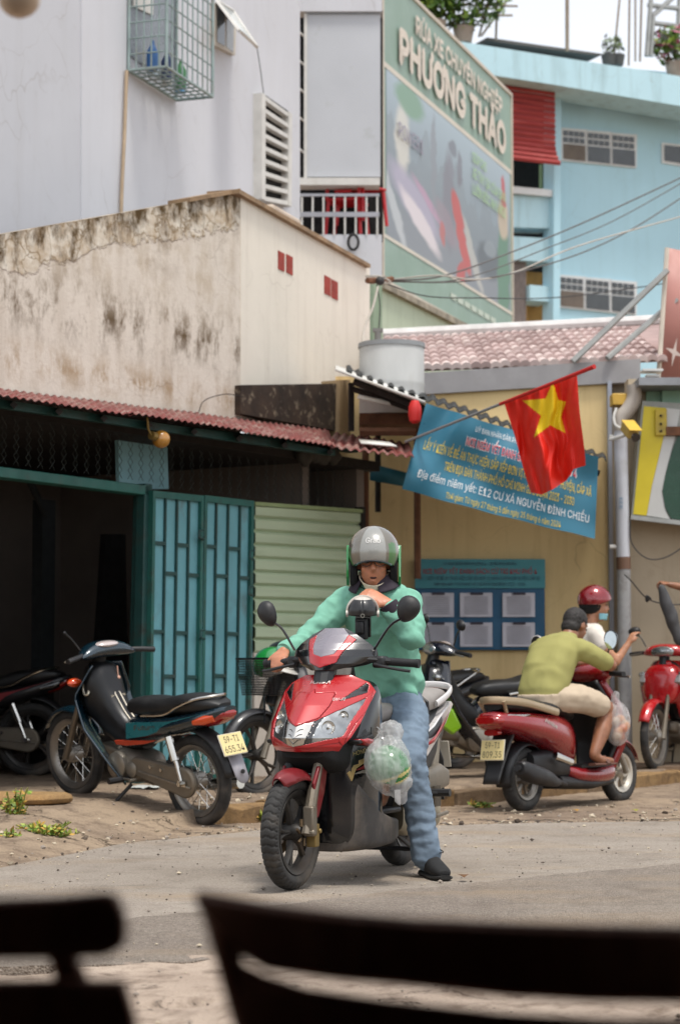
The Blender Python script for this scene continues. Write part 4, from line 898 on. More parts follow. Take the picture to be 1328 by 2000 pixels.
obj('housing', MB().box(v0.lerp(v1, .5), (.19, .1, .09), R), mat('yellowed housing', 'b89b52', .45), cc, I4, bevel=.01)
obj('hood', MB().box(v0.lerp(v1, .55)+R @ Vector((.015, 0, .053)), (.22, .115, .008), R), mat('yellow hood', 'c9a63e', .45), cc, I4)
obj('lens', MB().tube([v1, v1+dr*.02], .04, 12), mat('lens black', '141414', .1, coat=1), cc, I4)
obj('bracket', MB().tube([at(1190, 858, 18.7), at(1215, 852, 18.62), at(1228, 846, 18.5)], .016, 6), M_white, cc, I4)
# red advertising panel and its stays on the far right
rp_ = thing('red_panel_sign', 'tall faded red sign panel with sunburst on the roof at right', 'sign', at(1320, 735, 19.6))
Q = lambda x, y, Y=19.6: at(x, y, Y)
mb = MB(); mb.add([Q(1302, 485), Q(1480, 520, 20.5), Q(1470, 780, 20.5), Q(1285, 737)], [(0, 1, 2, 3)]); obj('panel', mb, mat('faded red print', 'a9736a', .5, var=.12, sc=2, dirt=.2, dcol='b9897c'), rp_, I4, solid=.05)
obj('edge', MB().tube([Q(1302, 484, 19.55), Q(1285, 739, 19.55)], .022, 6), mat('cream edge', 'c8beb0', .6), rp_, I4)
mb = MB(); cst = (1316, 688); st_ = []
for k in range(8):
    a = k*pi/4+.3; r = (30 if k % 2 == 0 else 7); st_.append(Q(cst[0]+r*.6*cos(a), cst[1]+r*sin(a), 19.55))
mb.add(st_, [tuple(range(8))]); obj('sunburst', mb, mat('sunburst print', 'b8a8a0', .5), rp_, I4, fix=False)
for k, (a, b) in enumerate((((1118, 706, 19.4), (1303, 528, 19.5)), ((1185, 700, 19.4), (1320, 585, 19.7)))):
    solo('sign_stay', ('long steel stay bracing the red panel, the upper one', 'steel stay bracing the red panel, the lower one')[k], 'brace', MB().tube([at(*a), at(*b)], .028, 6), M_steel, None, 'stays of the red panel')
solo('roof_bracket', 'white and dark bracket under the red tiles at the right', 'bracket', MB().box2(at(1255, 720, 18.9), at(1288, 730, 19.1)).box2(at(1262, 731, 18.95), at(1284, 738, 19.05)), M_white, None)

# ------------------------------------------------------------------ cables
M_cab = mat('grey cable', '55524f', .6); M_cabd = mat('black cable', '2b2a2a', .6); M_cabw = mat('white cable', 'a8a298', .6)
def cable(label, pts, r, m, group='overhead cables'):
    return solo('cable', label, 'cable', MB().tube(curve_pts([at(*p) for p in pts], 10), r, 5), m, None, group)
cable('thick cable rising right across the blue block, uppermost', [(745, 548, 21), (860, 540, 21), (1000, 492, 22), (1150, 430, 23), (1340, 342, 24)], .009, M_cab)
cable('second cable from the top rising across the blue block', [(745, 549, 21), (900, 545, 21), (1080, 480, 22), (1200, 430, 23), (1340, 352, 24)], .0065, M_cab)
cable('cable crossing the other wires and rising to the right edge', [(748, 550, 21), (920, 548, 21), (1090, 510, 22), (1220, 455, 23), (1340, 380, 24)], .008, M_cab)
cable('pale cable sagging in front of the billboard foot', [(748, 548, 21), (850, 538, 21), (930, 546, 21), (1010, 530, 21.5), (1130, 480, 22), (1340, 420, 23)], .008, M_cabw)
cable('thin dark cable drooping over the lower billboard', [(748, 552, 21), (830, 578, 21), (940, 582, 21), (1100, 580, 22), (1340, 548, 23)], .006, M_cabd)
cable('white cable running down the end of the pale side wall', [(738, 560, 20.5), (728, 600, 20.4), (712, 640, 20.3), (708, 672, 20.2), (704, 730, 20.0)], .012, M_cabw, None)
cable('dark cable drooping down the pier below the bracket', [(736, 556, 20.6), (742, 600, 20.6), (738, 660, 20.6)], .006, M_cabd, None)
br = thing('cable_bracket', 'rusty cable bracket with tangled wires at the pale wall corner', 'bracket', at(735, 550, 20.8))
obj('arm', MB().tube([at(717, 548, 20.7), at(752, 548, 20.9), at(766, 545, 21)], .03, 6), M_rust, br, I4)
obj('insulator', MB().ball(at(742, 549, 20.75), .045, 10), M_cabd, br, I4)
obj('tangle', MB().tube(curve_pts([at(725+20*sin(k*2.1)+k*3, 546+8*cos(k*1.7), 20.8) for k in range(10)], 5), .01, 5), M_cabw, br, I4)
cable('slack black cable hanging in a loop on the beige wall', [(1230, 1015, 18.7), (1233, 1060, 18.7), (1262, 1090, 18.7), (1300, 1088, 18.7), (1345, 1060, 18.7)], .006, M_cabd, None)
cable('thin black cord tied across the beige wall to the pipe', [(1218, 1122, 18.6), (1232, 1135, 18.6), (1262, 1168, 18.7), (1300, 1180, 18.8), (1345, 1180, 18.8)], .006, M_cabd, None)
solo('cord_knot', 'black knotted rag on the thin cord on the beige wall', 'knot', MB().ball(at(1263, 1169, 18.68), (.02, .02, .035), 8).tube([at(1261, 1172, 18.66), at(1266, 1165, 18.64), at(1270, 1170, 18.66)], .01, 5), M_cabd, None)
# ------------------------------------------------------------------ motorbikes
M_tyre = mat('tyre rubber', '2b2a29', .8, var=.25, sc=14, dirt=.3, dcol='6d6358', dsc=4)
M_rim = mat('rim alloy', '8a857e', .4, .7, var=.2, dirt=.25, dcol='5d4d3c'); M_rimb = mat('black alloy', '3a3836', .45, .5, var=.2, dirt=.3, dcol='6b5d50')
M_chr = mat('chrome', 'c6c3bd', .18, 1., var=.08); M_alu = mat('engine alloy', '958f85', .42, .8, var=.2, dirt=.3, dcol='5c4a36')
M_bpl = mat('black plastic', '1b1b1d', .5, var=.2, sc=5, dirt=.2, dcol='4d4740', dsc=3); M_gbl = mat('gloss black', '101114', .18, var=.1, coat=.6)
M_seat = mat('black vinyl seat', '151516', .5, var=.15, bump=.15, bsc=120); M_disc = mat('brake disc', '6b5a45', .4, .8, var=.3, sc=12)
M_amb = mat('amber lens', 'c8430f', .15, var=.1, coat=1.); M_redl = mat('red lens', '8d1010', .15, var=.1, coat=1.)
M_plate = mat('plate yellow', 'd8c78e', .5, var=.05); M_plwh = mat('plate rim', 'c9c2b2', .5); M_ink = mat('plate ink', '33302a', .6)
M_mir = mat('mirror glass', 'b5bcc0', .05, 1., var=.02); M_bcase = mat('bare casing', '7f776b', .5, .7, var=.2, dirt=.35, dcol='5f4f3c')
def lens_mat(name, c='b9bcbc'):
    if name in _mc: return _mc[name]
    m, t = newmat(name); v = t.coord(); n1 = t.noise(v, 7, 3, .5); w = t.n('TexVoronoi', i_Vector=v, i_Scale=11.)
    col = t.mix(t.ramp(n1, .35, .65), c, '6a6c6e')
    t.out(i_Base_Color=col, i_Metallic=.75, i_Roughness=.16, i_Coat_Weight=1., i_Coat_Roughness=.03, i_Normal=t.bump(w, .18, .03)); _mc[name] = m; return m
M_lens = lens_mat('clear headlamp')
def frame(loc, ang, lean=0, pitch=0):
    return Matrix.Translation(loc) @ Matrix.Rotation(ang, 4, 'Z') @ Matrix.Rotation(-pitch, 4, 'Y') @ Matrix.Rotation(lean, 4, 'X')
def sring(x, zc, hy, hz, p=2.5, n=28, yo=0.):
    r = []
    for k in range(n):
        a = 2*pi*k/n; c, s = cos(a), sin(a)
        r.append(Vector((x, yo+hy*abs(c)**(2/p)*(1 if c >= 0 else -1), zc+hz*abs(s)**(2/p)*(1 if s >= 0 else -1))))
    return r
def loftx(secs, p=2.5, n=28, mb=None):
    "sections (x, z low, z high, half width[, y offset])"
    mb = mb or MB(); mb.rings([sring(s[0], (s[1]+s[2])/2, s[3], (s[2]-s[1])/2, p, n, s[4] if len(s) > 4 else 0.) for s in secs]); return mb
def smooth_secs(secs, k=5):
    S = [s if len(s) > 4 else (*s, 0.) for s in secs]; out = []
    for i in range(len(S)-1):
        a = S[max(i-1, 0)]; b = S[i]; c = S[i+1]; d = S[min(i+2, len(S)-1)]
        for j in range(k):
            t = j/k; out.append(tuple(.5*((2*b[q])+(c[q]-a[q])*t+(2*a[q]-5*b[q]+4*c[q]-d[q])*t*t+(3*b[q]-a[q]-3*c[q]+d[q])*t**3) for q in range(5)))
    out.append(S[-1]); return out
def wheel(par, M, R, w, rr, style, mr, tread=.0035, nth=150, nph=16, disc=None, label=None):
    AX = Matrix.Rotation(pi/2, 4, 'X'); h = R-rr; Rc = R-h/2
    rim = MB(); d = w*.42
    rim.lathe([(rr+.006, -d), (rr+.008, -d+.006), (rr-.012, -d+.012), (rr-.02, -d*.4), (rr-.02, d*.4), (rr-.012, d-.012), (rr+.008, d-.006), (rr+.006, d), (rr-.012, d-.004), (rr-.03, d*.35), (rr-.03, -d*.35), (rr-.012, -d+.004)], 56, AX, close_prof=True)
    if style == 'spoke': rim.lathe([(.0, -.07), (.03, -.07), (.055, -.05), (.055, .03), (.03, .05), (0, .05)], 24, AX)
    else:
        rim.lathe([(.0, -.055), (.03, -.055), (.04, -.03), (.04, .03), (.03, .055), (0, .055)], 20, AX)
        ns = style
        for k in range(ns):
            a = 2*pi*k/ns
            for e in (-1, 1):
                a2 = a+e*.16
                p = [(.03*cos(a), 0, .03*sin(a)), (.55*rr*cos(a+e*.07), .004, .55*rr*sin(a+e*.07)), ((rr-.018)*cos(a2), 0, (rr-.018)*sin(a2))]
                rim.tube(p, [(.02, .014), (.015, .010), (.018, .012)], 6, ref=(0, 1, 0))
    wo_ = obj('wheel', rim, mr, par, M); 
    def tf(u, v):
        th = 2*pi*u; ph = (v-.5)*2*2.45; c, s = cos(ph), sin(ph)
        q = abs(s)**.85*(1 if s >= 0 else -1); g = 0.
        if tread and abs(ph) < 1.35:
            f = (u*44+.55*abs(ph)+.12*sin(abs(ph)*4)) % 1.; f2 = (u*44+.5-.35*abs(ph)) % 1.
            if f < .22 and abs(ph) > .12: g = tread
            elif f2 < .12 and abs(ph) > .5: g = tread*.7
        r = Rc+(h/2)*c-g*max(0, c); y = (w/2)*q-g*s*.8
        return (r*cos(th), y, r*sin(th))
    ty = MB(); ty.grid(tf, nth, nph); obj('tyre', ty, M_tyre, wo_, M, smooth=50)
    if style == 'spoke':
        sp = MB()
        for k in range(32):
            a = 2*pi*k/32; sg = 1 if k % 2 else -1; b = a+(.5 if k % 4 < 2 else -.5)
            sp.cyl((.05*cos(b), sg*.035, .05*sin(b)), ((rr-.02)*cos(a), 0, (rr-.02)*sin(a)), .0022, 4)
        obj('spokes', sp, M_chr, wo_, M, fix=False)
    if disc:
        y, rd = disc; dm = MB(); dm.lathe([(rd*.55, y-.002), (rd, y-.002), (rd, y+.002), (rd*.55, y+.002)], 40, AX @ Matrix.Scale(1, 4), close_prof=True)
        for k in range(6): a = k*pi/3; dm.tube([(.03*cos(a), y, .03*sin(a)), (rd*.6*cos(a+.3), y, rd*.6*sin(a+.3))], .007, 5)
        obj('brake_disc', dm, M_disc, wo_, M)
    return wo_
def fender(R, w, a0, a1, d=.03, n=20, m=9, drop=.03):
    "curved mudguard shell about the axle"
    def fn(u, v):
        a = a0+(a1-a0)*u; t = (v-.5)*2; r = R+d-drop*abs(t)**2.2; return (r*cos(a), t*w*(.8+.2*sin(pi*u)), r*sin(a))
    mb = MB(); mb.grid(fn, n, m); return mb
def plate_thing(bike, M, l1, l2, w=.19, h=.14):
    "two-line number plate; local x right, z up, facing -y"
    p = obj('number_plate', MB().box((0, 0, 0), (w, .006, h)), M_plwh, bike, M, bevel=.003)
    obj('plate_face', MB().box((0, -.0042, 0), (w*.95, .002, h*.93)), M_plate, p, M)
    for s, z0, z1, k in ((l1, .012, .052, .62), (l2, -.052, -.010, .80)):
        if not s: continue
        mb = MB(); text_on(mb, s, lambda u, v: (u, -.0065, v), -w*k/2, w*k/2, z0, z1, .0); obj('lettering', mb, M_ink, p, M, fix=False, smooth=0)
def mirror(bike, M, base, head, rx=.055, rz=.06, face=(-1, 0, 0), tilt=0., m=None):
    st = obj('mirror', MB().tube(curve_pts([base, (Vector(base)+Vector(head))/2+Vector((0, 0, .02)), Vector(head)+Vector((0, 0, -rz*.5))], 6), .006, 6), M_gbl, bike, M)
    R = Vector(face).to_track_quat('Y', 'Z').to_matrix() @ Matrix.Rotation(tilt, 3, 'Y')
    mb = MB(); mb.rings([[Vector(head)+R @ Vector((rx*k*cos(2*pi*i/28)*(1+.18*sin(2*pi*i/28)), y, rz*k*sin(2*pi*i/28))) for i in range(28)] for k, y in ((.15, -.034), (.5, -.03), (.82, -.018), (1, 0), (1, .008), (.94, .01))])
    obj('mirror_head', mb, m or M_bpl, st, M); mb = MB(); mb.rings([[Vector(head)+R @ Vector((rx*k*cos(2*pi*i/28), y, rz*k*sin(2*pi*i/28))) for i in range(28)] for k, y in ((.9, .0105), (.9, .012))]); obj('mirror_glass', mb, M_mir, st, M)
def panelled(bike, M, fx, ya, z0, z1, ny, nz, wfun, classes, thick=.004, pre='panel'):
    "front surface x=fx(|y|,z) cut into panels: classes = [(name, polygon in (|y|,z), material, proud, bevel label)], last is the rest"
    B = {}
    for j in range(nz):
        for i in range(ny):
            za, zb = z0+(z1-z0)*j/nz, z0+(z1-z0)*(j+1)/nz
            a, b = -1+2*i/ny, -1+2*(i+1)/ny; zc_ = (za+zb)/2; ym = abs((a+b)/2*wfun(zc_))
            for k, c in enumerate(classes):
                if c[1] is None or inpoly((ym, zc_), c[1]): break
            B.setdefault(k, []).append((a, b, za, zb))
    for k, cells in B.items():
        nm, _, mt, pr = classes[k]; sides = ((-1, 1) if nm in ('headlight', 'headlight_mask', 'headlight_frame', 'side_stripe', 'lower_cheek') else (0,))
        for sd in sides:
            mb = MB()
            for a, b, za, zb in cells:
                if sd and (a+b)*sd < 0: continue
                q = []
                for u, z in ((a, za), (b, za), (b, zb), (a, zb)):
                    y = u*wfun(z); q.append((fx(abs(y), z, abs(u))+pr, y, z))
                mb.add(q, [(0, 1, 2, 3)])
            if mb.f: obj(nm, mb, mt, bike, M, solid=thick, smooth=50)
# ================================================================== the rider's red scooter
ANG = radians(-112.5); hd = Vector((cos(ANG), sin(ANG), 0)); MLOC = gnd(575, 1738)-hd*1.287; MM = frame(MLOC, ANG)
def toloc(M, px, py, y):
    I = M.inverted(); o = I @ CAMO; d = (I.to_3x3() @ ray(px, py)); t = (y-o.y)/d.y; return o+d*t
M_red = mat('red metallic paint', 'a80b15', .3, .1, var=.06, sc=3, coat=.7)
M_red2 = mat('dusty red paint', '74141b', .45, .2, var=.2, sc=9, coat=.3, dirt=.25, dcol='8f6a5c')
M_gseat = mat('grey vinyl', '8b8580', .6, var=.1, bump=.1); M_wht = mat('white gloss', 'c9c5c4', .3, var=.05, coat=.6, dirt=.1)
sco = thing('scooter', 'red and black scooter ridden by the green jacketed driver', 'scooter', MM)
CT = [(.57, 1.225, .135, .11), (.60, 1.275, .15, .13), (.62, 1.295, .165, .15), (.66, 1.30, .195, .19), (.72, 1.265, .215, .215), (.80, 1.17, .22, .215), (.86, 1.08, .225, .195), (.90, 1.005, .19, .13), (.935, .95, .11, .05)]
def cw(z): return interp(CT, z)[1]
def cx_(y, z, u):
    n, w, s = interp(CT, z); return n-s*u**1.35-.006*(1-min(1, abs(u)*6))*0
def zpoly(pts, fx, w, sc=.1807, ox=500, oy=1220):
    "photo outline (in enlarged crop coordinates) to (|y|, z) on the cowl by marching along the sight line"
    I = MM.inverted(); o = I @ CAMO; out = []
    for x, y in pts:
        d = I.to_3x3() @ ray(ox+x*sc, oy+y*sc); best = None
        for k in range(400):
            t = 8.6+k*.006; p = o+d*t; ww = w(p.z)
            if abs(p.y) <= ww*1.02 and p.x <= fx(abs(p.y), p.z, abs(p.y)/ww): best = p; break
        if best is None: # off the edge: drop to the side
            k = min(range(400), key=lambda q: abs((o+d*(8.6+q*.006)).y-w((o+d*(8.6+q*.006)).z)*1.05)); best = o+d*(8.6+k*.006)
        out.append((abs(best.y) if best.y > 0 else best.y, best.z))
    return out
hl = zpoly([(640, 1045), (1150, 815), (1195, 790), (1165, 860), (960, 1190), (930, 1215), (520, 1300), (570, 1190), (605, 1110)], cx_, cw)
hlm = zpoly([(640, 1045), (720, 1012), (660, 1110), (610, 1210), (600, 1285), (520, 1300), (570, 1190), (605, 1110)], cx_, cw)
chv = [(-.01, zpoly([(445, 1112)], cx_, cw)[0][1])]+zpoly([(640, 1045), (570, 1190), (520, 1300)], cx_, cw)+[(-.01, zpoly([(400, 1325)], cx_, cw)[0][1])]
blk_ = zpoly([(885, 840), (1190, 632), (1225, 660), (1200, 740), (910, 830)], cx_, cw)
ofr = zpoly([(1150, 815), (1275, 725), (1290, 900), (1100, 1300), (900, 1262), (930, 1215), (960, 1190), (1165, 860), (1195, 790)], cx_, cw)
hood = [(-.01, chv[0][1])]+zpoly([(690, 1010), (800, 880), (860, 760), (860, 735), (645, 742)], cx_, cw)+[(-.01, zpoly([(600, 660)], cx_, cw)[0][1])]
low = [(-.01, zpoly([(400, 1325)], cx_, cw)[0][1]), (.05, .612), (.12, .632), (.3, .66), (.3, .5), (-.01, .5)]
panelled(sco, MM, cx_, 0, .60, .935, 130, 124, cw, [('headlight_mask', hlm, mat('smoked lens', '1d1e20', .08, var=.05, coat=1.), -.002), ('headlight', hl, M_lens, -.003), ('chrome_badge', chv, M_chr, .002), ('side_stripe', blk_, M_gbl, .0005), ('headlight_frame', ofr, M_red, .003), ('front_hood', hood, M_red, .006), ('lower_cheek', low, M_red, -.002), ('front_cowl', None, M_red, 0)], .005)
for sd in (-1, 1):
    for (zx, zy, r_) in ((790, 1110, .03), (960, 985, .022)):
        y_, z_ = zpoly([(zx, zy)], cx_, cw)[0]; x_ = cx_(y_, z_, y_/cw(z_)); nv_ = Vector((1, sd*.75, .25)).to_track_quat('Z', 'Y').to_matrix().to_4x4()
        obj('reflector_bowl', MB().lathe([(r_, .004), (r_*.92, .0), (r_*.6, -.006), (r_*.3, -.004), (r_*.28, .004), (0, .007)], 20, Matrix.Translation((x_+.006, sd*y_, z_)) @ nv_), M_chr, sco)
# chrome badge grooves
gm = MB()
for k in range(3):
    z = chv[0][1]-.022-.022*k; 
    for sd in (-1, 1): gm.tube([(cx_(0, z, 0)+.006, 0, z-.006), (cx_(.02, z+.012, .02/cw(z))+.006, sd*.02, z+.012), (cx_(.035, z+.012, .035/cw(z))+.006, sd*.032, z+.014)], .0022, 5)
obj('badge_grooves', gm, M_gbl, sco)
def cowl_text(s, y0, y1, z0, z1, m, off=.011):
    mb = MB(); text_on(mb, s, lambda u, v: (cx_(abs(u), v, abs(u)/cw(v))+off, u, v), y0, y1, z0, z1, .01); obj('lettering', mb, m, sco, fix=False, smooth=0)
cowl_text('HONDA', -.05, .05, .896, .911, mat('silver ink', 'c9b9b4', .3, .5)); cowl_text('PGM-FI', .085, .135, .822, .834, mat('silver ink', 'c9b9b4'), .006)
# handlebar cover
HT = [(.955, .995, .05, .03), (.985, .99, .15, .11), (1.02, .975, .205, .15), (1.05, .955, .205, .14), (1.08, .925, .17, .10), (1.12, .88, .11, .05), (1.15, .845, .05, .015)]
def hw(z): return interp(HT, z)[1]
def hx(y, z, u):
    n, w, s = interp(HT, z); return n-s*u**1.5
v_out = [(-.01, .94)]+zpoly([(690, 472), (880, 412), (945, 300), (1095, 165), (1010, 112), (930, 240), (850, 322), (715, 352)], hx, hw); v_out = v_out+[(-.01, v_out[-1][1])]
v_in = [(-.01, v_out[-1][1])]+zpoly([(715, 352), (850, 322), (930, 240), (1010, 112)], hx, hw)+[(-.01, 1.2)]
STR = Matrix.Translation((.86, 0, 1.0)) @ Matrix.Rotation(radians(-2), 4, 'Z') @ Matrix.Translation((-.86, 0, -1.0)); MH = MM @ STR
panelled(sco, MH, hx, 0, .956, 1.149, 110, 90, hw, [('visor_trim', v_out, M_red, .003), ('visor', v_in, mat('smoked visor', '77727a', .25, var=.05, coat=1.), .001), ('handlebar_cover', None, M_gbl, 0)], .004)
mb = MB(); secs = []
for k in range(13):   # rear half of the handlebar cover
    y = -.2+.4*k/12; c = 1-(y/.215)**2; secs.append([Vector((.845-.03*(1-c)+.07*c**.5*cos(a)*(.6 if cos(a) > 0 else 1), y, 1.025+(.06*c**.4)*sin(a))) for a in [2*pi*i/16 for i in range(16)]])
mb.rings(secs); obj('instrument_housing', mb, M_bpl, sco, MH)
for sd in (-1, 1):
    obj('handlebar', MB().tube([(.86, sd*.15, 1.01), (.80, sd*.25, 1.0), (.77, sd*.27, .995)], .013, 8), M_bpl, sco, MH)
    obj('grip', MB().tube([(.785, sd*.235, .998), (.765, sd*.375, .988)], [.019, .019], 14).tube([(.765, sd*.375, .988), (.764, sd*.392, .987)], .021, 14), mat('grip rubber', '17171a', .7), sco, MH)
    obj('brake_lever', MB().tube(curve_pts([(.84, sd*.2, .985), (.85, sd*.26, .972), (.83, sd*.34, .957), (.825, sd*.372, .953)], 5), [.007]*16, 8), M_bpl, sco, MH)
    obj('switch_gear', MB().box((.80, sd*.215, .995), (.07, .06, .055)), M_bpl, sco, MH, bevel=.012)
pL = toloc(MM, 797, 1190, .345); pR = toloc(MM, 520, 1199, -.34)
mirror(sco, MH, (.84, .2, 1.05), pL, .052, .064, (-1, -.15, .1), .5); mirror(sco, MH, (.84, -.2, 1.05), pR, .047, .063, (-1, .15, .1), -.45)
# steering column, wheel, fork, fender
obj('steering_column', MB().tube([(.92, 0, .99), (1.12, 0, .52)], .05, 10), M_bpl, sco)
MW = MH @ Matrix.Translation((1.287, 0, .25)); wheel(sco, MW, .25, .082, .178, 5, M_rimb, .005, 352, 30, (.055, .1))
for sd in (-1, 1):
    obj('fork_leg', MB().tube([(1.29, sd*.075, .24), (1.22, sd*.072, .42), (1.12, sd*.07, .62)], [.026, .026, .018], 10), M_bcase if sd > 0 else M_bpl, sco, MH)
obj('axle_end', MB().cyl((1.287, .06, .25), (1.287, .115, .25), .016, 10).box((1.275, .085, .3), (.05, .05, .13)), M_bcase, sco, MH, bevel=.008)
obj('brake_caliper', MB().box((1.235, .08, .235), (.045, .045, .1)).cyl((1.235, .11, .255), (1.235, .12, .255), .012, 8), mat('caliper gold', '8a7548', .5, .6), sco, MH, bevel=.01)
def ff(u, v):
    a = radians(150-92*u); t = (v-.5)*2
    r = .262+.016*(1-t*t)-(.035*abs(t)**3)+.012*max(0, u-.75); wid = (.054+.012*sin(pi*u))*(1 if u < .85 else 1-(u-.85)*3)
    return (1.287+r*cos(a), t*wid, .25+r*sin(a))
mb = MB(); mb.grid(ff, 28, 12); obj('front_fender', mb, M_red2, sco, MH, solid=.004)
for sd in (-1, 1):
    mb = MB(); mb.prism([(1.24, .46), (1.19, .535), (1.10, .53), (1.13, .42), (1.195, .31), (1.215, .31)], sd*.074, sd*.090, 1); obj('fender_stay', mb, M_red2, sco, MH, bevel=.005)
# mouth behind the wheel, leg shield, floor, belly
obj('inner_cowl', loftx(smooth_secs([(1.20, .57, .62, .10), (1.16, .53, .66, .14), (1.10, .50, .72, .165), (1.0, .45, .78, .185), (.93, .42, .9, .19)]), 4), mat('mouth black', '0b0b0c', .75), sco)
obj('leg_shield', loftx([(1.095, .24, .60, .07), (1.088, .20, .63, .13), (1.06, .175, .66, .175), (1.0, .17, .70, .20), (.94, .165, .78, .217), (.86, .165, .90, .225), (.80, .165, .915, .222), (.77, .18, .905, .20)], 7, 48), M_gbl, sco)
obj('lower_cowl', loftx([(1.075, .155, .30, .07), (1.065, .15, .40, .15), (1.02, .148, .47, .206), (.9, .147, .40, .2275), (.74, .147, .315, .218), (.58, .15, .28, .20), (.46, .165, .27, .17), (.42, .19, .26, .13)], 7, 48), mat('dusty belly plastic', '3d3936', .65, var=.25, sc=4, dirt=.3, dcol='7a6e62'), sco)
obj('floorboard', MB().box((.62, 0, .305), (.36, .36, .025)), M_bpl, sco, bevel=.01)
obj('centre_tunnel', loftx(smooth_secs([(.80, .3, .62, .1), (.68, .3, .52, .085), (.5, .3, .5, .085), (.40, .3, .58, .1)]), 3), M_bpl, sco)
for sd in (-1, 1):
    W = [(1.02, .625), (1.075, .65), (.985, .655), (.90, .645), (.885, .628), (.93, .612)]
    mb = MB(); mb.prism(W, sd*.175, sd*.232, 1); obj('winglet', mb, M_red, sco, bevel=.012)
    mb = MB(); mb.prism([(1.09, .645), (.92, .67), (.91, .655), (1.08, .628)], sd*.17, sd*.225, 1); obj('winglet_trim', mb, M_bpl, sco, bevel=.004)
SHW = [(.74, .21), (.80, .222), (.86, .225), (.94, .217), (1.0, .2), (1.06, .175), (1.088, .13)]
def shy(x): return interp(SHW, x)[0]+.005
def side_text(s, x0, x1, z0, z1, m, sl=0.):
    mb = MB(); text_on(mb, s, lambda u, v: (x0+(x1-x0)*u, shy(x0+(x1-x0)*u)+.001, z0+(z1-z0)*v+sl*u), 0, 1, 0, 1, .004); obj('lettering', mb, m, sco, fix=False, smooth=0)
M_gold = mat('gold decal', 'b29a6a', .35, .5)
side_text('HONDA', 1.055, .955, .575, .594, M_gold, .02)
for pts, m_ in (([(1.07, .50), (1.045, .535), (1.015, .54), (1.015, .555), (.93, .575), (.93, .562), (1.005, .535), (1.035, .52), (1.045, .50), (1.06, .465)], M_gold), ([(1.035, .512), (.96, .54), (.90, .535), (.86, .50), (.93, .52), (.99, .515)], M_red2), ([(1.045, .495), (.99, .512), (.94, .508), (.89, .48), (.94, .497), (1.0, .498)], mat('silver decal', '9b9790', .35, .5))):
    mb = MB(); n_ = len(pts); mb.add([(x, shy(x), z) for x, z in pts]+[(x, shy(x)-.012, z) for x, z in pts], [tuple(range(n_)), tuple(range(2*n_-1, n_-1, -1))]+[(i, (i+1) % n_, (i+1) % n_+n_, i+n_) for i in range(n_)]); obj('side_decal', mb, m_, sco)
# seat, tail
obj('under_seat_body', loftx(smooth_secs([(.47, .3, .66, .10), (.40, .24, .72, .15), (.2, .28, .74, .175), (0, .42, .75, .175), (-.2, .54, .77, .15), (-.35, .64, .79, .11), (-.46, .72, .80, .05)]), 3), M_bpl, sco)
obj('seat', loftx(smooth_secs([(.50, .70, .73, .05), (.46, .70, .775, .09), (.3, .71, .80, .13), (.08, .72, .815, .145), (-.02, .73, .845, .14), (-.2, .75, .865, .135), (-.38, .77, .87, .11), (-.46, .79, .85, .06)]), 2.8), M_gseat, sco)
obj('seat_strap', MB().tube([(.0, .15, .74), (.0, .145, .80), (.0, .09, .845), (.0, -.09, .845), (.0, -.145, .80)], .011, 6), M_bpl, sco)
for sd in (-1, 1):
    P_ = [(.28, .55), (.30, .60), (.0, .69), (-.22, .75), (-.44, .80), (-.50, .785), (-.30, .69), (-.05, .61), (.1, .54)]
    def ty_(x): return .182 if x > 0 else .182+x*.16
    mb = MB(); mb.add([(x, sd*(ty_(x)+.004), z) for x, z in P_]+[(x, sd*(ty_(x)-.04), z) for x, z in P_], [tuple(range(9)), tuple(range(17, 8, -1))]+[(i, (i+1) % 9, (i+1) % 9+9, i+9) for i in range(9)]); obj('tail_panel', mb, M_wht, sco, bevel=.006)
    S_ = [(.17, .585), (.0, .635), (-.2, .695), (-.36, .745), (-.2, .672), (.02, .605)]
    mb = MB(); mb.add([(x, sd*(ty_(x)+.008), z) for x, z in S_], [tuple(range(6))]); obj('tail_stripe', mb, M_red, sco, solid=.003)
    obj('pillion_peg', MB().tube([(.12, sd*.16, .36), (.1, sd*.27, .365)], .014, 8).tube([(.1, sd*.2, .365), (.1, sd*.30, .367)], .019, 8), M_bpl, sco)
obj('grab_rail', MB().tube(curve_pts([(-.12, .15, .79), (-.26, .16, .835), (-.40, .12, .872), (-.46, 0, .885), (-.40, -.12, .872), (-.26, -.16, .835), (-.12, -.15, .79)], 6), (.017, .010), 8, ref=(0, 0, 1)), M_wht, sco)
obj('tail_light', loftx([(-.40, .70, .79, .10), (-.48, .73, .79, .09), (-.52, .75, .78, .05)], 2.6), M_redl, sco)
obj('rear_fender', MB().add([(-.28, y, .66) for y in (-.07, .07)]+[(-.42, y, .50) for y in (-.08, .08)]+[(-.44, y, .30) for y in (-.075, .075)], [(0, 1, 3, 2), (2, 3, 5, 4)]), M_bpl, sco, solid=.012)
plate_thing(sco, MM @ Matrix.Translation((-.475, 0, .53)) @ Matrix.Rotation(-pi/2, 4, 'Z') @ Matrix.Rotation(-.3, 4, 'X'), '', '', .19, .14)
wheel(sco, MM @ Matrix.Translation((0, 0, .26)), .26, .095, .178, 5, M_rimb, .004, 150, 16)
obj('engine_case', loftx(smooth_secs([(.42, .2, .36, .05, .13), (.3, .17, .37, .06, .14), (.1, .2, .34, .055, .14), (-.06, .19, .33, .05, .14), (-.1, .22, .3, .03, .14)]), 3.2), mat('beige crankcase', '9c937f', .5, .5, var=.15, dirt=.3), sco)
obj('air_cleaner', loftx([(.12, .36, .47, .05, .15), (-.08, .37, .5, .055, .15), (-.2, .38, .47, .04, .15)], 4), M_bcase, sco)
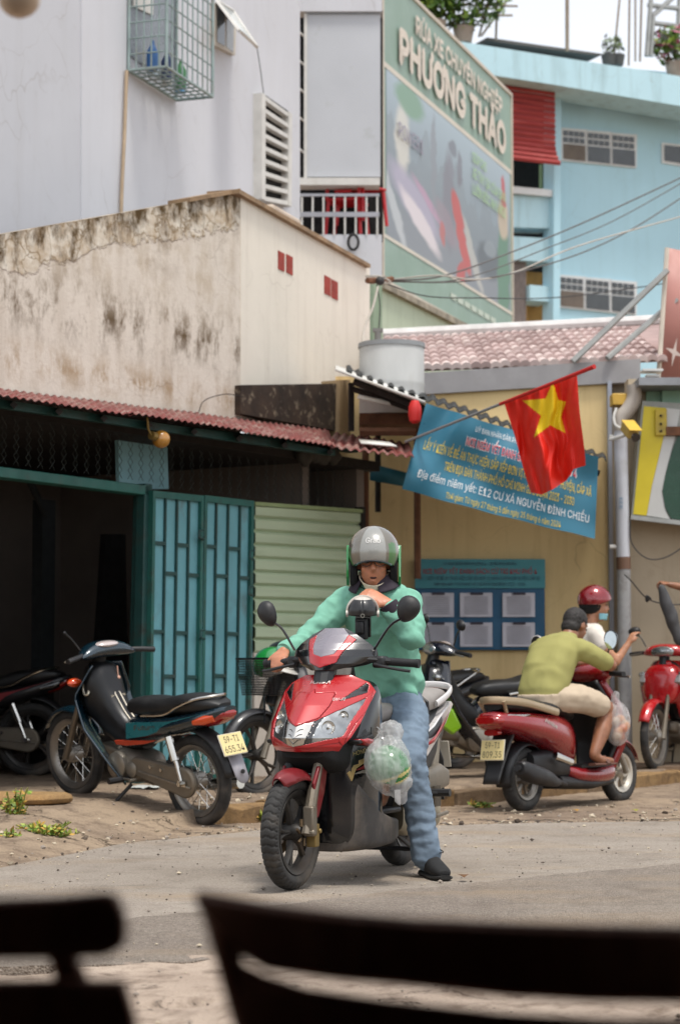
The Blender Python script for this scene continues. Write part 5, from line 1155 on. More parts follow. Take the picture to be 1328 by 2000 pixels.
for k in range(5): obj('cooling_fin', MB().box((.0+.018*k, .2, .345), (.006, .03, .1)), M_bcase, sco)
obj('shock', MB().tube([(-.02, .15, .3), (-.12, .14, .62)], .03, 10), M_bcase, sco); obj('kick_lever', MB().tube([(.2, .2, .27), (.05, .215, .25), (-.08, .22, .26)], .01, 6), M_bcase, sco)
obj('centre_stand', MB().tube([(.36, .12, .18), (.2, .15, .1), (.2, -.15, .1), (.36, -.12, .18)], .012, 6), M_bpl, sco)
obj('exhaust', MB().tube(curve_pts([(.4, -.1, .22), (.25, -.16, .22), (.05, -.18, .26), (-.35, -.19, .36)], 5), [.02]*6+[.05]*10, 12), M_bpl, sco)
obj('bag_hook', MB().tube(curve_pts([(.905, .235, .70), (.895, .25, .685), (.885, .255, .665), (.895, .26, .645), (.91, .255, .655)], 4), .005, 6), M_chr, sco)
# ================================================================== step-through motorbikes
def underbone(name, label, M, c_body, c_acc, parts, style='spoke', cowl=None, steer=0., R=.285):
    b = thing(name, label, 'motorbike', M, 'parked motorbikes'); Ms = M @ Matrix.Translation((1.0, 0, .7)) @ Matrix.Rotation(steer, 4, 'Z') @ Matrix.Translation((-1.0, 0, -.7))
    wb = 1.22; mr = M_rim if style == 'spoke' else M_rimb
    wheel(b, M @ Matrix.Translation((0, 0, R)), R, .078, R-.068, style, mr, .003); wheel(b, Ms @ Matrix.Translation((wb, 0, R)), R, .07, R-.062, style, mr, .003)
    for sd in (-1, 1):
        obj('fork_leg', MB().tube([(wb, sd*.075, R-.02), (wb-.1, sd*.075, .52), (wb-.2, sd*.07, .78)], [.024, .02, .018], 10), M_bcase, b, Ms)
        obj('shock', MB().tube([(.01, sd*.135, .3), (.05, sd*.135, .4), (.06, sd*.135, .42)], .013, 8).tube([(.06, sd*.135, .42), (.12, sd*.135, .56)], .026, 10), M_chr, b)
    fd = fender(R, .06, radians(25), radians(150), .03, 20, 9); fd.v = [(p[0]+wb, p[1], p[2]+R) for p in fd.v]; obj('front_fender', fd, c_body, b, Ms, solid=.004)
    fr_ = fender(R+.03, .07, radians(35), radians(168), .03, 20, 9); fr_.v = [(p[0], p[1], p[2]+R) for p in fr_.v]; obj('rear_fender', fr_, M_bpl, b, solid=.004)
    obj('head_tube', MB().tube([(1.06, 0, .62), (.94, 0, .98)], .045, 10), M_bpl, b)
    # leg shields: two curved wings joined over the head
    def shield(u, v):
        t = (u-.5)*2; z = .2+(.92-.2)*v; wdt = interp([(0, .14), (.15, .19), (.45, .235), (.75, .225), (1, .12)], v)[0]
        x = interp([(0, .66), (.15, .74), (.45, .95), (.7, 1.05), (1, 1.0)], v)[0]-.10*abs(t)**2.0-.03*abs(t)
        return (x, t*wdt, z)
    mb = MB(); mb.grid(shield, 24, 24); cut = MB()
    keep = [f for f in mb.f if not (abs(sum(mb.v[i][1] for i in f)/4) < .10 and sum(mb.v[i][2] for i in f)/4 < .55)]; mb.f = keep; mb.mi = [0]*len(keep)
    obj('leg_shield', mb, c_body, b, solid=.012)
    obj('inner_shield', loftx(smooth_secs([(.97, .58, .93, .13), (.92, .55, .93, .15), (.86, .5, .9, .125), (.78, .44, .76, .10), (.66, .40, .62, .085), (.54, .40, .55, .08), (.46, .42, .6, .08)]), 2.6), mat('inner shield black', '111113', .38, var=.15, spec=.4), b)
    hb = MB(); secs = []
    for k in range(19):
        y = -.215+.43*k/18; c = max(.02, 1-(abs(y)/.225)**2.6); secs.append([Vector((.915-.055*(1-c)+(.085*c**.6)*cos(a), y, 1.01-.035*(1-c)+(.055*c**.7)*sin(a))) for a in [2*pi*i/16 for i in range(16)]])
    hb.rings(secs); obj('handlebar_cover', hb, c_body, b, Ms)
    obj('instrument_panel', MB().ball((.875, 0, 1.045), (.055, .095, .022), 16), mat('dial glass', 'b5a9a6', .08, var=.05, coat=1.), b, Ms)
    for sd in (-1, 1):
        obj('grip', MB().tube([(.87, sd*.2, .99), (.84, sd*.27, .985), (.82, sd*.355, .975)], [.015, .018, .018], 12), M_bpl, b, Ms)
        obj('lever', MB().tube([(.9, sd*.22, .985), (.895, sd*.28, .975), (.87, sd*.34, .965)], .006, 6), M_alu, b, Ms)
    obj('seat', loftx(smooth_secs([(.60, .66, .70, .06), (.55, .64, .74, .10), (.42, .64, .765, .125), (.25, .66, .775, .135), (.1, .69, .815, .13), (-.08, .72, .835, .12), (-.2, .75, .82, .09), (-.25, .77, .8, .05)]), 3), M_seat, b)
    obj('tail_body', loftx(smooth_secs([(.62, .42, .56, .06), (.52, .42, .64, .12), (.3, .50, .67, .15), (.08, .57, .70, .155), (-.12, .64, .75, .13), (-.24, .70, .78, .09), (-.30, .74, .785, .05)]), 2.8), c_body, b)
    for sd in (-1, 1):
        A_ = [(.50, .50), (.50, .60), (.3, .63), (.1, .66), (-.08, .71), (-.2, .745), (-.06, .685), (.1, .62), (.3, .545)]
        mb = MB(); off = lambda x: .152 if x > .05 else .152+(x-.05)*.2
        mb.add([(x, sd*(off(x)+.006), z) for x, z in A_]+[(x, sd*(off(x)-.03), z) for x, z in A_], [tuple(range(9)), tuple(range(17, 8, -1))]+[(i, (i+1) % 9, (i+1) % 9+9, i+9) for i in range(9)]); obj('side_stripe', mb, c_acc[0], b)
        mb = MB(); A_ = [(.62, .475), (.5, .49), (.3, .515), (.2, .53), (.32, .49), (.5, .455), (.6, .45)]; mb.prism(A_, sd*.135, sd*.158, 1); obj('side_flash', mb, c_acc[1], b, bevel=.003)
        obj('turn_lens', loftx([(-.10, .655, .70, .03, sd*.105), (-.18, .665, .73, .035, sd*.09), (-.24, .69, .745, .02, sd*.07)], 2.6), parts.get('lens', M_amb), b)
    obj('tail_light', loftx(smooth_secs([(-.14, .64, .73, .075), (-.22, .665, .755, .08), (-.29, .71, .765, .06), (-.305, .73, .75, .03)]), 2.6), M_redl, b)
    obj('grab_rail', MB().tube(curve_pts([(.36, .148, .665), (.14, .155, .70), (.02, .15, .76), (-.1, .12, .815), (-.19, .05, .838), (-.19, -.05, .838), (-.1, -.12, .815), (.02, -.15, .76), (.14, -.155, .70)], 5), .011, 8), M_chr, b)
    # engine, chain case, swing arm, exhaust, pegs, stand
    obj('crankcase', loftx(smooth_secs([(.74, .27, .37, .05), (.68, .23, .41, .10), (.56, .2, .42, .12), (.44, .22, .40, .11), (.38, .26, .36, .07)]), 3), M_alu, b)
    obj('crankcase_cover', MB().lathe([(0, .03), (.06, .03), (.085, .02), (.09, 0), (.09, -.02)], 20, Matrix.Translation((.62, .125, .31)) @ Matrix.Rotation(-pi/2, 4, 'X')).lathe([(0, .02), (.03, .02), (.05, .01), (.055, -.02)], 16, Matrix.Translation((.49, .12, .30)) @ Matrix.Rotation(-pi/2, 4, 'X')), M_alu, b)
    obj('cylinder', loftx([(.70, .3, .38, .05), (.78, .30, .40, .06), (.88, .31, .41, .06), (.92, .33, .39, .04)], 4), M_bcase, b)
    cc_ = MB(); st = [(0+.095*cos(a), R+.095*sin(a)) for a in np.linspace(pi/2, 3*pi/2, 14)]+[(.45+.062*cos(a), .325+.062*sin(a)) for a in np.linspace(-pi/2, pi/2, 10)]
    cc_.prism(st, .09, .125, 1); obj('chain_case', cc_, M_bcase, b, bevel=.012)
    obj('case_trim', MB().tube([(.42, .128, .3), (-.07, .128, .262)], .007, 6), M_alu, b)
    for x, z in ((.3, .345), (.2, .34), (0, .285)): obj('bolt', MB().cyl((x, .12, z), (x, .138, z), .012, 8), M_chr, b)
    obj('axle_nut', MB().cyl((0, .12, R), (0, .165, R), .016, 8).box((.0, .135, R), (.07, .012, .035)), M_chr, b)
    obj('swing_arm', MB().tube([(.42, -.09, .32), (0, -.1, R)], .022, 8), M_bpl, b)
    obj('exhaust', MB().tube(curve_pts([(.9, -.04, .3), (.82, -.1, .2), (.5, -.14, .16), (.2, -.16, .2), (-.2, -.17, .27)], 5), [.016]*11+[.035]*10, 10), M_chr, b)
    for sd in (-1, 1): obj('foot_peg', MB().tube([(.52, sd*.11, .24), (.54, sd*.26, .24)], .013, 8).tube([(.53, sd*.18, .24), (.54, sd*.27, .24)], .02, 8), M_bpl, b)
    obj('gear_pedal', MB().tube([(.62, .16, .235), (.5, .165, .245), (.42, .17, .25)], .007, 6).cyl((.42, .15, .25), (.42, .2, .25), .011, 8), M_alu, b)
    if 'stand' in parts: obj('side_stand', MB().tube([(.52, .1, .2), (.60, .22, .05), (.62, .25, .005)], .012, 8).box((.62, .25, .01), (.06, .04, .012)), M_bpl, b)
    if 'centre_stand' in parts: obj('centre_stand', MB().tube([(.42, .11, .22), (.36, .15, .01), (.36, -.15, .01), (.42, -.11, .22)], .013, 8), M_bpl, b)
    if 'flap' in parts:
        fl_ = MB(); pl = [(.05*cos(a), .40+.05*sin(a)) for a in np.linspace(pi, 2*pi, 9)]+[(.055, .54), (-.055, .54)]; fl_.add([(-.36+.55*(z-.4), y-.03, z-.03) for y, z in pl], [tuple(range(len(pl)))]); obj('mud_flap', fl_, mat('pale flap', '8f8c92', .5, var=.1), b, solid=.006)
        obj('flap_hole', MB().cyl((-.368, -.03, .39), (-.378, -.03, .39), .014, 12), M_bpl, b)
    if 'plate' in parts:
        a, l1, l2 = parts['plate']; plate_thing(b, M @ Matrix.Translation((-.315, 0, .555)) @ Matrix.Rotation(-pi/2+a, 4, 'Z') @ Matrix.Rotation(-.5, 4, 'X'), l1, l2)
    if 'headlight' in parts:
        obj('headlight', MB().ball((.985, 0, 1.0), (.035, .10, .045), 18), M_lens, b, Ms)
        for sd in (-1, 1): obj('indicator', MB().ball((1.0, sd*.165, .80), (.04, .055, .03), 12), M_lens if parts['headlight'] == 'clear' else M_amb, b)
    if 'fascia' in parts:
        obj('front_fascia', loftx(smooth_secs([(1.10, .60, .72, .05), (1.08, .55, .82, .13), (1.03, .55, .88, .17), (.97, .6, .90, .17)]), 2.6), parts['fascia'], b)
    if 'mirrors' in parts:
        for sd, hx_, hz_ in parts['mirrors']: mirror(b, Ms, (.88, sd*.19, 1.04), (hx_, sd*.30, hz_), .055, .042, (-1, 0, .1), .2*sd, parts.get('mirror_mat'))
    return b
M_teab = mat('dark teal paint gloss', '0e2733', .22, .3, var=.08, coat=1.); M_acc = mat('turquoise decal', '1f6f78', .3, .3, var=.1, coat=.8); M_flash = mat('red flash decal', 'a5361c', .35, coat=.6)
ML = frame((-.87, 13.4, 0), atan2(.70, -.716), -radians(7), radians(6.3))
lb = underbone('parked_motorbike', 'dark teal step through motorbike with yellow plate parked before the folding gate', ML, M_teab, (M_acc, M_flash), dict(stand=1, flap=1, plate=(.0, '59-T1', '655.34'), headlight='amber'))
mb = MB(); text_on(mb, 'Future', lambda u, v: (.42-.2*u, .1595-.00, .565+.03*v+.03*u), 0, 1, 0, 1, .01); obj('lettering', mb, M_chr, lb, fix=False, smooth=0)
obj('broken_mirror_stem', MB().tube([(.9, .19, 1.02), (.915, .25, 1.10), (.92, .30, 1.145)], .006, 6).ball((.92, .30, 1.145), .012, 8), M_bpl, lb)
rk = MB()
for sd in (-1, 1): rk.tube(curve_pts([(.87, sd*.075, .80), (.80, sd*.05, .76), (.70, sd*.045, .62), (.56, sd*.035, .53)], 5), .006, 6); rk.tube(curve_pts([(.77, sd*.02, .74), (.68, sd*.02, .64), (.58, sd*.02, .56)], 4), .005, 6)
rk.tube(curve_pts([(.77, .02, .74), (.785, 0, .755), (.77, -.02, .74)], 4), .005, 6); rk.box((.765, 0, .72), (.012, .11, .022)); rk.cyl((.69, .045, .63), (.69, -.045, .63), .005, 6)
obj('carrier_rack', rk, mat('cream chrome', 'cfc6b4', .3, .6), lb)
obj('helmet_hook', MB().tube(curve_pts([(.93, .14, .80), (.93, .15, .76), (.90, .16, .73), (.88, .15, .74), (.90, .13, .76)], 5), .007, 6), mat('cream chrome', 'cfc6b4'), lb)
obj('key_fob', MB().tube([(.84, -.06, .90), (.835, -.06, .84)], .004, 5).ball((.83, -.06, .825), .014, 10), mat('pink bead', 'c69a86', .4), lb)
# bike with wire basket: seen left of the rider, facing left
MBK = frame(gnd(490, 1557, .10)+Vector((.03, 0, 0))-Vector((cos(radians(226)), sin(radians(226)), 0))*1.22, radians(226), 0)
bk = underbone('parked_motorbike', 'dark motorbike with black wire basket parked behind the red scooter', MBK, mat('dusty black paint', '232326', .4, var=.2, coat=.4, dirt=.3, dcol='4f4a46'), (M_bpl, M_bpl), dict(centre_stand=1, lens=M_gbl), style=5)
bas = thing('wire_basket', 'black wire mesh basket on the front of the bike behind the scooter', 'basket', MBK)
bm_ = MB(); xs_ = lambda z: 1.16+.05*(z-.76)/.2
for k in range(23):
    t = k/22; z0_, z1_ = .69, .935
    for sd in (-1, 1):
        bm_.cyl((.98+.24*t, sd*.13, z0_), (.96+.29*t, sd*.16, z1_), .0021, 4)
    bm_.cyl((1.22, -.13+.26*t, z0_), (1.25, -.16+.32*t, z1_), .0021, 4); bm_.cyl((.98, -.13+.26*t, z0_), (.96, -.16+.32*t, z1_), .0028, 4); bm_.cyl((.98+.24*t, -.13, z0_), (.98+.24*t, .13, z0_), .0028, 4)
for k in range(15):
    t = k/14; z = .69+.245*t; a, b, w_ = .98-.02*t, 1.22+.03*t, .13+.03*t; bm_.tube([(a, -w_, z-.0), (b, -w_, z), (b, w_, z), (a, w_, z)], .0021 if k < 14 else .006, 4, close=True)
obj('mesh', bm_, M_gbl, bas, fix=False); obj('rim', MB().tube([(.96, -.16, .937), (1.25, -.16, .937), (1.25, .16, .937), (.96, .16, .937)], .007, 6, close=True), M_gbl, bas)
for p_ in ([(1.0, .05, .56), (1.06, .06, .69)], [(1.0, -.05, .56), (1.06, -.06, .69)], [(1.2, .07, .5), (1.2, .07, .69)]): obj('mount', MB().tube(p_, .007, 6), M_gbl, bas)
def helmet_shell(c, r, R3, front_low=.18, side_low=-.62):
    "open-face helmet shell; local +x is the front"
    def fn(u, v):
        a = 2*pi*u-pi; k = max(0, cos(a))**1.4; low = side_low+(front_low-side_low)*k-.06*max(0, -cos(a))
        t = (pi/2-math.asin(max(-.97, low)))*v
        return Vector(c)+R3 @ Vector((r*1.08*sin(t)*cos(a), r*.96*sin(t)*sin(a), r*cos(t)))
    mb = MB(); mb.grid(fn, 48, 26); return mb, fn
g_helm = mat('driver green gloss', '1d7a38', .2, var=.06, coat=1.); g_white = mat('pearl white gloss', 'b8b4ac', .25, var=.05, coat=1.)
hb_ = thing('helmet', 'green and white helmet lying in the wire basket', 'helmet', MBK)
R3 = Matrix.Rotation(radians(115), 3, 'Z') @ Matrix.Rotation(radians(18), 3, 'Y')
mb, fn = helmet_shell((1.08, .03, .885), .13, R3)
for i in range(len(mb.f)):
    cx0 = sum((Vector(mb.v[j]) for j in mb.f[i]), Vector())/4; l = R3.transposed() @ (cx0-Vector((1.08, .03, .885)))
    if l.x > .05 or (l.z < -.02 and l.x > -.02): mb.mi[i] = 1
obj('shell', mb, [g_helm, g_white], hb_, smooth=60, solid=.008)
mb = MB(); text_on(mb, 'Grab', lambda u, v: (Vector((1.09, .155, .85))+Vector((.05-.1*u, .005, .03*v))), 0, 1, 0, 1, .01); obj('lettering', mb, mat('white ink', 'cfd4d6'), hb_, fix=False, smooth=0)
obj('peak', MB().grid(lambda u, v: Vector((1.08, .03, .885))+R3 @ Vector(((.135+.05*v)*cos((u-.5)*1.9), .125*sin((u-.5)*1.9)*(1+.2*v), .02-.02*v)), 14, 4), g_white, hb_, solid=.004, fix=False)
# dim bike at the far left inside the doorway (rear half in view)
dl = gnd(62, 1517, .14); dh = radians(172)
MD = frame(dl, dh, 0); db = underbone('parked_motorbike', 'black motorbike standing in the dark doorway at the left edge', MD, mat('black paint dull', '16161a', .4, coat=.3), (mat('red badge panel', '7d2228', .4), mat('grey panel', '6d675f', .5)), dict(centre_stand=1, lens=M_gbl), style=5)
obj('red_lamp', MB().ball((.30, .2, 1.06), .022, 10).tube([(.3, .2, 1.05), (.5, .18, 1.0), (.75, .2, 1.0)], .008, 6), mat('red lamp', 'b3182a', .2, coat=1.), db)
# dark bike by the noticeboard with a lime fairing
nl = at(985, 1490, 16.6); MN = frame((1.55, 17.0, .12), radians(205), radians(-4))
M_lime = mat('lime fairing', '7fae1e', .3, var=.05, coat=1.)
nb2 = underbone('parked_motorbike', 'black motorbike with lime green fairing parked under the noticeboard', MN, mat('black blue paint', '101420', .25, coat=1.), (mat('navy stripe', '16203a', .3, coat=.6), M_gbl), dict(centre_stand=1, fascia=M_gbl, headlight='clear', lens=M_gbl, mirrors=[(1, .88, 1.20), (-1, .88, 1.22)]), style=5)
for sd in (-1, 1):
    mb = MB(); mb.prism([(1.02, .64), (.88, .56), (.80, .42), (.88, .36), (1.0, .44), (1.08, .58)], sd*.18, sd*.23, 1); obj('lime_fairing', mb, M_lime, nb2, bevel=.02)
MN2 = frame((.95, 18.1, .13), radians(212), radians(-4)); underbone('parked_motorbike', 'black motorbike squeezed between the lime faired one and the wall', MN2, mat('black paint dull', '16161a'), (M_gbl, M_gbl), dict(centre_stand=1, lens=M_redl, mirrors=[(-1, .88, 1.2)]), style=5)
# red bike at the right edge, facing the street
rf = gnd(1278, 1505, .12); ra = radians(-118); MR = frame(rf-Vector((cos(ra), sin(ra), 0))*1.22, ra)
M_rbk = mat('bright red gloss', 'b0141a', .25, .1, var=.05, coat=1.)
rb2 = underbone('parked_motorbike', 'bright red motorbike seen from the front at the right edge', MR, M_rbk, (M_gbl, M_gbl), dict(centre_stand=1, headlight='clear', fascia=M_rbk, mirrors=[(-1, .86, 1.17), (1, .86, 1.19)]))
obj('headlight_glass', loftx([(1.005, .955, 1.035, .10), (1.02, .965, 1.03, .085), (1.03, .98, 1.015, .05)], 3), M_lens, rb2)
for sd in (-1, 1): mb = MB(); mb.prism([(1.02, .70), (1.085, .74), (1.05, .80), (.98, .80), (.95, .76)], sd*.13, sd*.18, 1); obj('fascia_trim', mb, mat('silver trim', 'a9a6a4', .3, .6), rb2, bevel=.006)
# ================================================================== red scooter on the right (seen from behind)
rg = gnd(1022, 1585); MS = frame(rg, atan2(.78, .62), -radians(2))
s2 = thing('scooter', 'wine red scooter with yellow plate, seen from behind, under the man in olive shirt', 'scooter', MS)
M_wine = mat('wine red gloss', '861019', .25, .2, var=.06, coat=1.)
wheel(s2, MS @ Matrix.Translation((0, 0, .217)), .217, .095, .135, 6, M_rim, .004); wheel(s2, MS @ Matrix.Translation((1.25, 0, .217)), .217, .088, .135, 6, mat('pale rim', 'b5aea2', .4, .5), .004)
obj('body', loftx(smooth_secs([(.52, .28, .5, .10), (.45, .3, .62, .15), (.3, .36, .66, .175), (.1, .44, .67, .185), (-.1, .49, .68, .18), (-.24, .53, .68, .155), (-.36, .56, .68, .11), (-.40, .59, .66, .07)]), 2.7), M_wine, s2)
obj('seat', loftx(smooth_secs([(.56, .62, .66, .07), (.5, .60, .72, .115), (.36, .64, .735, .145), (.15, .66, .745, .15), (-.05, .665, .77, .145), (-.22, .68, .775, .12), (-.33, .69, .75, .07)]), 2.8), M_seat, s2)
obj('grab_rail', MB().tube(curve_pts([(.22, -.165, .665), (.02, -.175, .70), (-.18, -.165, .735), (-.32, -.10, .752), (-.37, 0, .757), (-.32, .10, .752), (-.18, .165, .735), (.02, .175, .70), (.22, .165, .665)], 6), (.026, .012), 10, ref=(0, 0, 1)), mat('tan rail', 'a08c70', .4, .4, coat=.4), s2)
for sd in (-1, 1):
    obj('rail_stay', MB().tube([(-.34, sd*.1, .75), (-.28, sd*.08, .66)], .013, 8), mat('tan rail', 'a08c70'), s2)
    A_ = [(-.12, .655), (-.31, .66), (-.38, .635), (-.33, .60), (-.25, .585), (-.23, .63)]
    mb = MB(); yo = lambda x: .172+(x+.1)*.28 if x < -.1 else .18
    mb.add([(x, sd*(yo(x)+.006), z) for x, z in A_]+[(x, sd*(yo(x)-.04), z) for x, z in A_], [tuple(range(6)), tuple(range(11, 5, -1))]+[(i, (i+1) % 6, (i+1) % 6+6, i+6) for i in range(6)]); obj('turn_lens', mb, M_lens, s2, bevel=.004)
obj('tail_light', loftx(smooth_secs([(-.30, .585, .66, .12), (-.385, .585, .655, .105), (-.42, .60, .645, .07)]), 3), M_redl, s2)
obj('lower_reflector', loftx([(-.32, .52, .56, .06), (-.36, .52, .56, .055)], 3), M_redl, s2)
mb = MB(); text_on(mb, 'Attila', lambda u, v: (.02+.15*u, -.186, .605+.026*v-.05*u), 0, 1, 0, 1, .012); obj('lettering', mb, M_chr, s2, fix=False, smooth=0)
plate_thing(s2, MS @ Matrix.Translation((-.345, 0, .425)) @ Matrix.Rotation(-pi/2, 4, 'Z') @ Matrix.Rotation(-.2, 4, 'X'), '59-T1', '809.35', .19, .14)
mb = MB(); mb.grid(lambda u, v: (-.17-.21*(v**.8), (u-.5)*.17*(1-.25*v), .56-.36*v), 8, 8); obj('mud_guard', mb, M_bpl, s2, solid=.01)
fr_ = fender(.23, .075, radians(40), radians(190), .03); fr_.v = [(p[0], p[1], p[2]+.217) for p in fr_.v]; obj('wheel_arch', fr_, M_bpl, s2, solid=.004)
obj('exhaust', loftx(smooth_secs([(.20, .17, .21, .02, -.17), (.12, .16, .23, .04, -.18), (.0, .17, .28, .055, -.19), (-.2, .2, .33, .06, -.2), (-.3, .24, .35, .055, -.2), (-.33, .26, .34, .04, -.2)]), 2.8), M_bpl, s2)
obj('exhaust_tip', MB().cyl((-.33, -.2, .3), (-.36, -.2, .305), .022, 12), M_bpl, s2); obj('exhaust_pipe', MB().tube(curve_pts([(.2, -.17, .19), (.35, -.12, .17), (.45, -.05, .2)], 4), .018, 8), M_bpl, s2)
obj('engine_case', loftx([(.42, .2, .38, .12), (.2, .2, .42, .13), (.0, .26, .4, .10)], 3), M_bpl, s2)
obj('pillion_peg', MB().tube([(.17, -.16, .37), (.3, -.21, .32)], [.03, .024], 10), M_chr, s2)
obj('floor', loftx(smooth_secs([(1.02, .2, .30, .11), (.92, .16, .30, .17), (.7, .16, .275, .185), (.5, .18, .29, .16), (.42, .22, .3, .12)]), 3.2), M_wine, s2)
obj('belly', loftx([(.98, .14, .2, .13), (.7, .12, .2, .16), (.3, .14, .24, .13)], 3), M_bpl, s2); obj('floor_mat', MB().box((.72, 0, .285), (.4, .3, .02)), M_bpl, s2)
def sh2(u, v):
    t = (u-.5)*2; z = .24+.64*v; w_ = interp([(0, .13), (.3, .2), (.7, .225), (1, .15)], v)[0]; x = interp([(0, 1.0), (.3, 1.07), (.7, 1.0), (1, .90)], v)[0]
    return (x-.07*abs(t)**2, t*w_, z)
mb = MB(); mb.grid(sh2, 16, 18); obj('leg_shield', mb, M_wine, s2, solid=.05); mb = MB(); mb.grid(lambda u, v: (sh2(u, v)[0]-.05, sh2(u, v)[1]*.86, sh2(u, v)[2]), 16, 18); obj('inner_shield', mb, M_bpl, s2, solid=.03)
ff2 = fender(.217, .06, radians(20), radians(150), .035); ff2.v = [(p[0]+1.25, p[1], p[2]+.217) for p in ff2.v]; obj('front_fender', ff2, M_wine, s2, solid=.004)
for sd in (-1, 1): obj('fork_leg', MB().tube([(1.25, sd*.07, .217), (1.1, sd*.06, .5)], .02, 8), M_alu, s2)
hb = MB(); secs = []
for k in range(15):
    y = -.21+.42*k/14; c = max(.02, 1-(abs(y)/.22)**2.4); secs.append([Vector((.90-.05*(1-c)+(.10*c**.6)*cos(a), y, .93+(.075*c**.6)*sin(a))) for a in [2*pi*i/16 for i in range(16)]])
hb.rings(secs); obj('handlebar_cover', hb, M_wine, s2); obj('steering_column', MB().tube([(.93, 0, .9), (1.02, 0, .6)], .05, 10), M_bpl, s2)
for sd in (-1, 1):
    obj('grip', MB().tube([(.86, sd*.19, .93), (.78, sd*.36, .92)], .018, 12), M_bpl, s2); obj('lever', MB().tube([(.88, sd*.2, .92), (.86, sd*.30, .905), (.82, sd*.385, .90)], .008, 8), M_chr, s2)
mirror(s2, MS, (.84, -.18, .98), (.73, -.30, 1.16), .052, .07, (-1, -.1, .05), .0, M_gbl); mirror(s2, MS, (.84, .18, .98), (.70, .30, 1.17), .05, .05, (-1, .1, .05), .0, M_wht)
# ------------------------------------------------------------------ people
def skin_mat(name, c):
    return mat(name, c, .45, var=.2, sc=22, i_Subsurface_Weight=.12, i_Subsurface_Radius=(.01, .004, .002), bump=.08, bsc=90)
def limb(mb, pts, rad, n=14):
    P = curve_pts(pts, 5); m = len(P)-1; R = [interp([(i/(len(rad)-1), r) for i, r in enumerate(rad)], k/m)[0] for k in range(m+1)]
    mb.tube(P, R, n); mb.ball(P[0], R[0]*.99, n); mb.ball(P[-1], R[-1]*.99, n)
def torso(mb, secs, n=26, p=2.4):
    "sections: (centre, side vector, half width, front vector, half depth)"
    R = []
    for c, sv, w, fv, d in secs:
        c, sv, fv = Vector(c), Vector(sv).normalized(), Vector(fv).normalized(); r = []
        for k in range(n):
            a = 2*pi*k/n; x, y = cos(a), sin(a)
            r.append(c+sv*(w*abs(x)**(2/p)*(1 if x >= 0 else -1))+fv*(d*abs(y)**(2/p)*(1 if y >= 0 else -1)))
        R.append(r)
    mb.rings(R)
def hand(mb, W, d, nrm, curl=(.3, .4, .3), side=1, size=1., spread=.0, thumb=(.55, .65, .25)):
    W, d, nrm = Vector(W), Vector(d).normalized(), Vector(nrm).normalized(); t = nrm.cross(d)*side; s = size
    torso(mb, [(W-d*.02*s, t, .026*s, nrm, .02*s), (W+d*.02*s, t, .034*s, nrm, .018*s), (W+d*.06*s, t, .041*s, nrm, .016*s), (W+d*.088*s, t, .041*s, nrm, .013*s), (W+d*.096*s, t, .036*s, nrm, .009*s)], 14)
    for k, (o, L) in enumerate(((.030, .068), (.010, .078), (-.010, .072), (-.029, .056))):
        p = W+d*.088*s+t*(o*s); a = 0; pts = [p-d*.012*s, p]; e = (d+t*(o*spread)).normalized()
        for f, c in zip((.45, .32, .25), curl): a += c*(1+.06*k); p = p+(e*cos(a)+nrm*sin(a))*(L*f*s); pts.append(p)
        mb.tube(pts, [.0092*s, .0094*s, .0088*s, .0082*s, .0066*s], 10); mb.ball(pts[-1], .0066*s, 8)
    p = W+d*.025*s+t*.03*s; q = (d*thumb[0]+t*thumb[1]+nrm*thumb[2]).normalized(); pts = [p-q*.01*s, p+q*.03*s, p+(q*.85+d*.4).normalized()*.058*s]
    mb.tube(pts, [.013*s, .0115*s, .009*s], 10); mb.ball(pts[-1], .009*s, 8)
def head(mb, H, mouth=0.):
    "head in frame H (x ahead); fused into the body"
    B = lambda c, r: mb.ball(H @ Vector(c), r, 16, H.to_3x3())
    B((-.01, 0, .03), (.094, .076, .095)); B((.018, 0, -.035), (.068, .062, .075)); B((.035, 0, -.085), (.042, .040, .030)); B((.045, 0, -.1), (.024, .026, .016))
    for sd in (-1, 1): B((.05, sd*.036, -.02), (.026, .024, .022)); B((.064, sd*.03, .036), (.016, .028, .009)); B((-.012, sd*.076, .0), (.022, .012, .032)); B((.072, sd*.011, -.027), (.011, .011, .009))
    mb.tube([H @ Vector(p) for p in ((.072, 0, .03), (.084, 0, .008), (.096, 0, -.018), (.082, 0, -.032))], [.009, .011, .0145, .009], 10)
    mb.tube([H @ Vector(p) for p in ((.070, -.022, -.054), (.082, 0, -.051), (.070, .022, -.054))], [.006, .0075, .006], 8); mb.tube([H @ Vector(p) for p in ((.068, -.02, -.066-mouth), (.078, 0, -.070-mouth), (.068, .02, -.066-mouth))], [.006, .008, .006], 8)
def fold(amp, sc, seed=0., st=(1, 1, 1)):
    def fn(p, n):
        q = Vector((p.x*st[0], p.y*st[1], p.z*st[2])); a = noise.noise(q*sc+Vector((seed, 0, 0))); b = noise.noise(q*sc*2.3+Vector((0, seed, 7)))
        return amp*(1-2.2*abs(a))*.7+amp*.45*b
    return fn
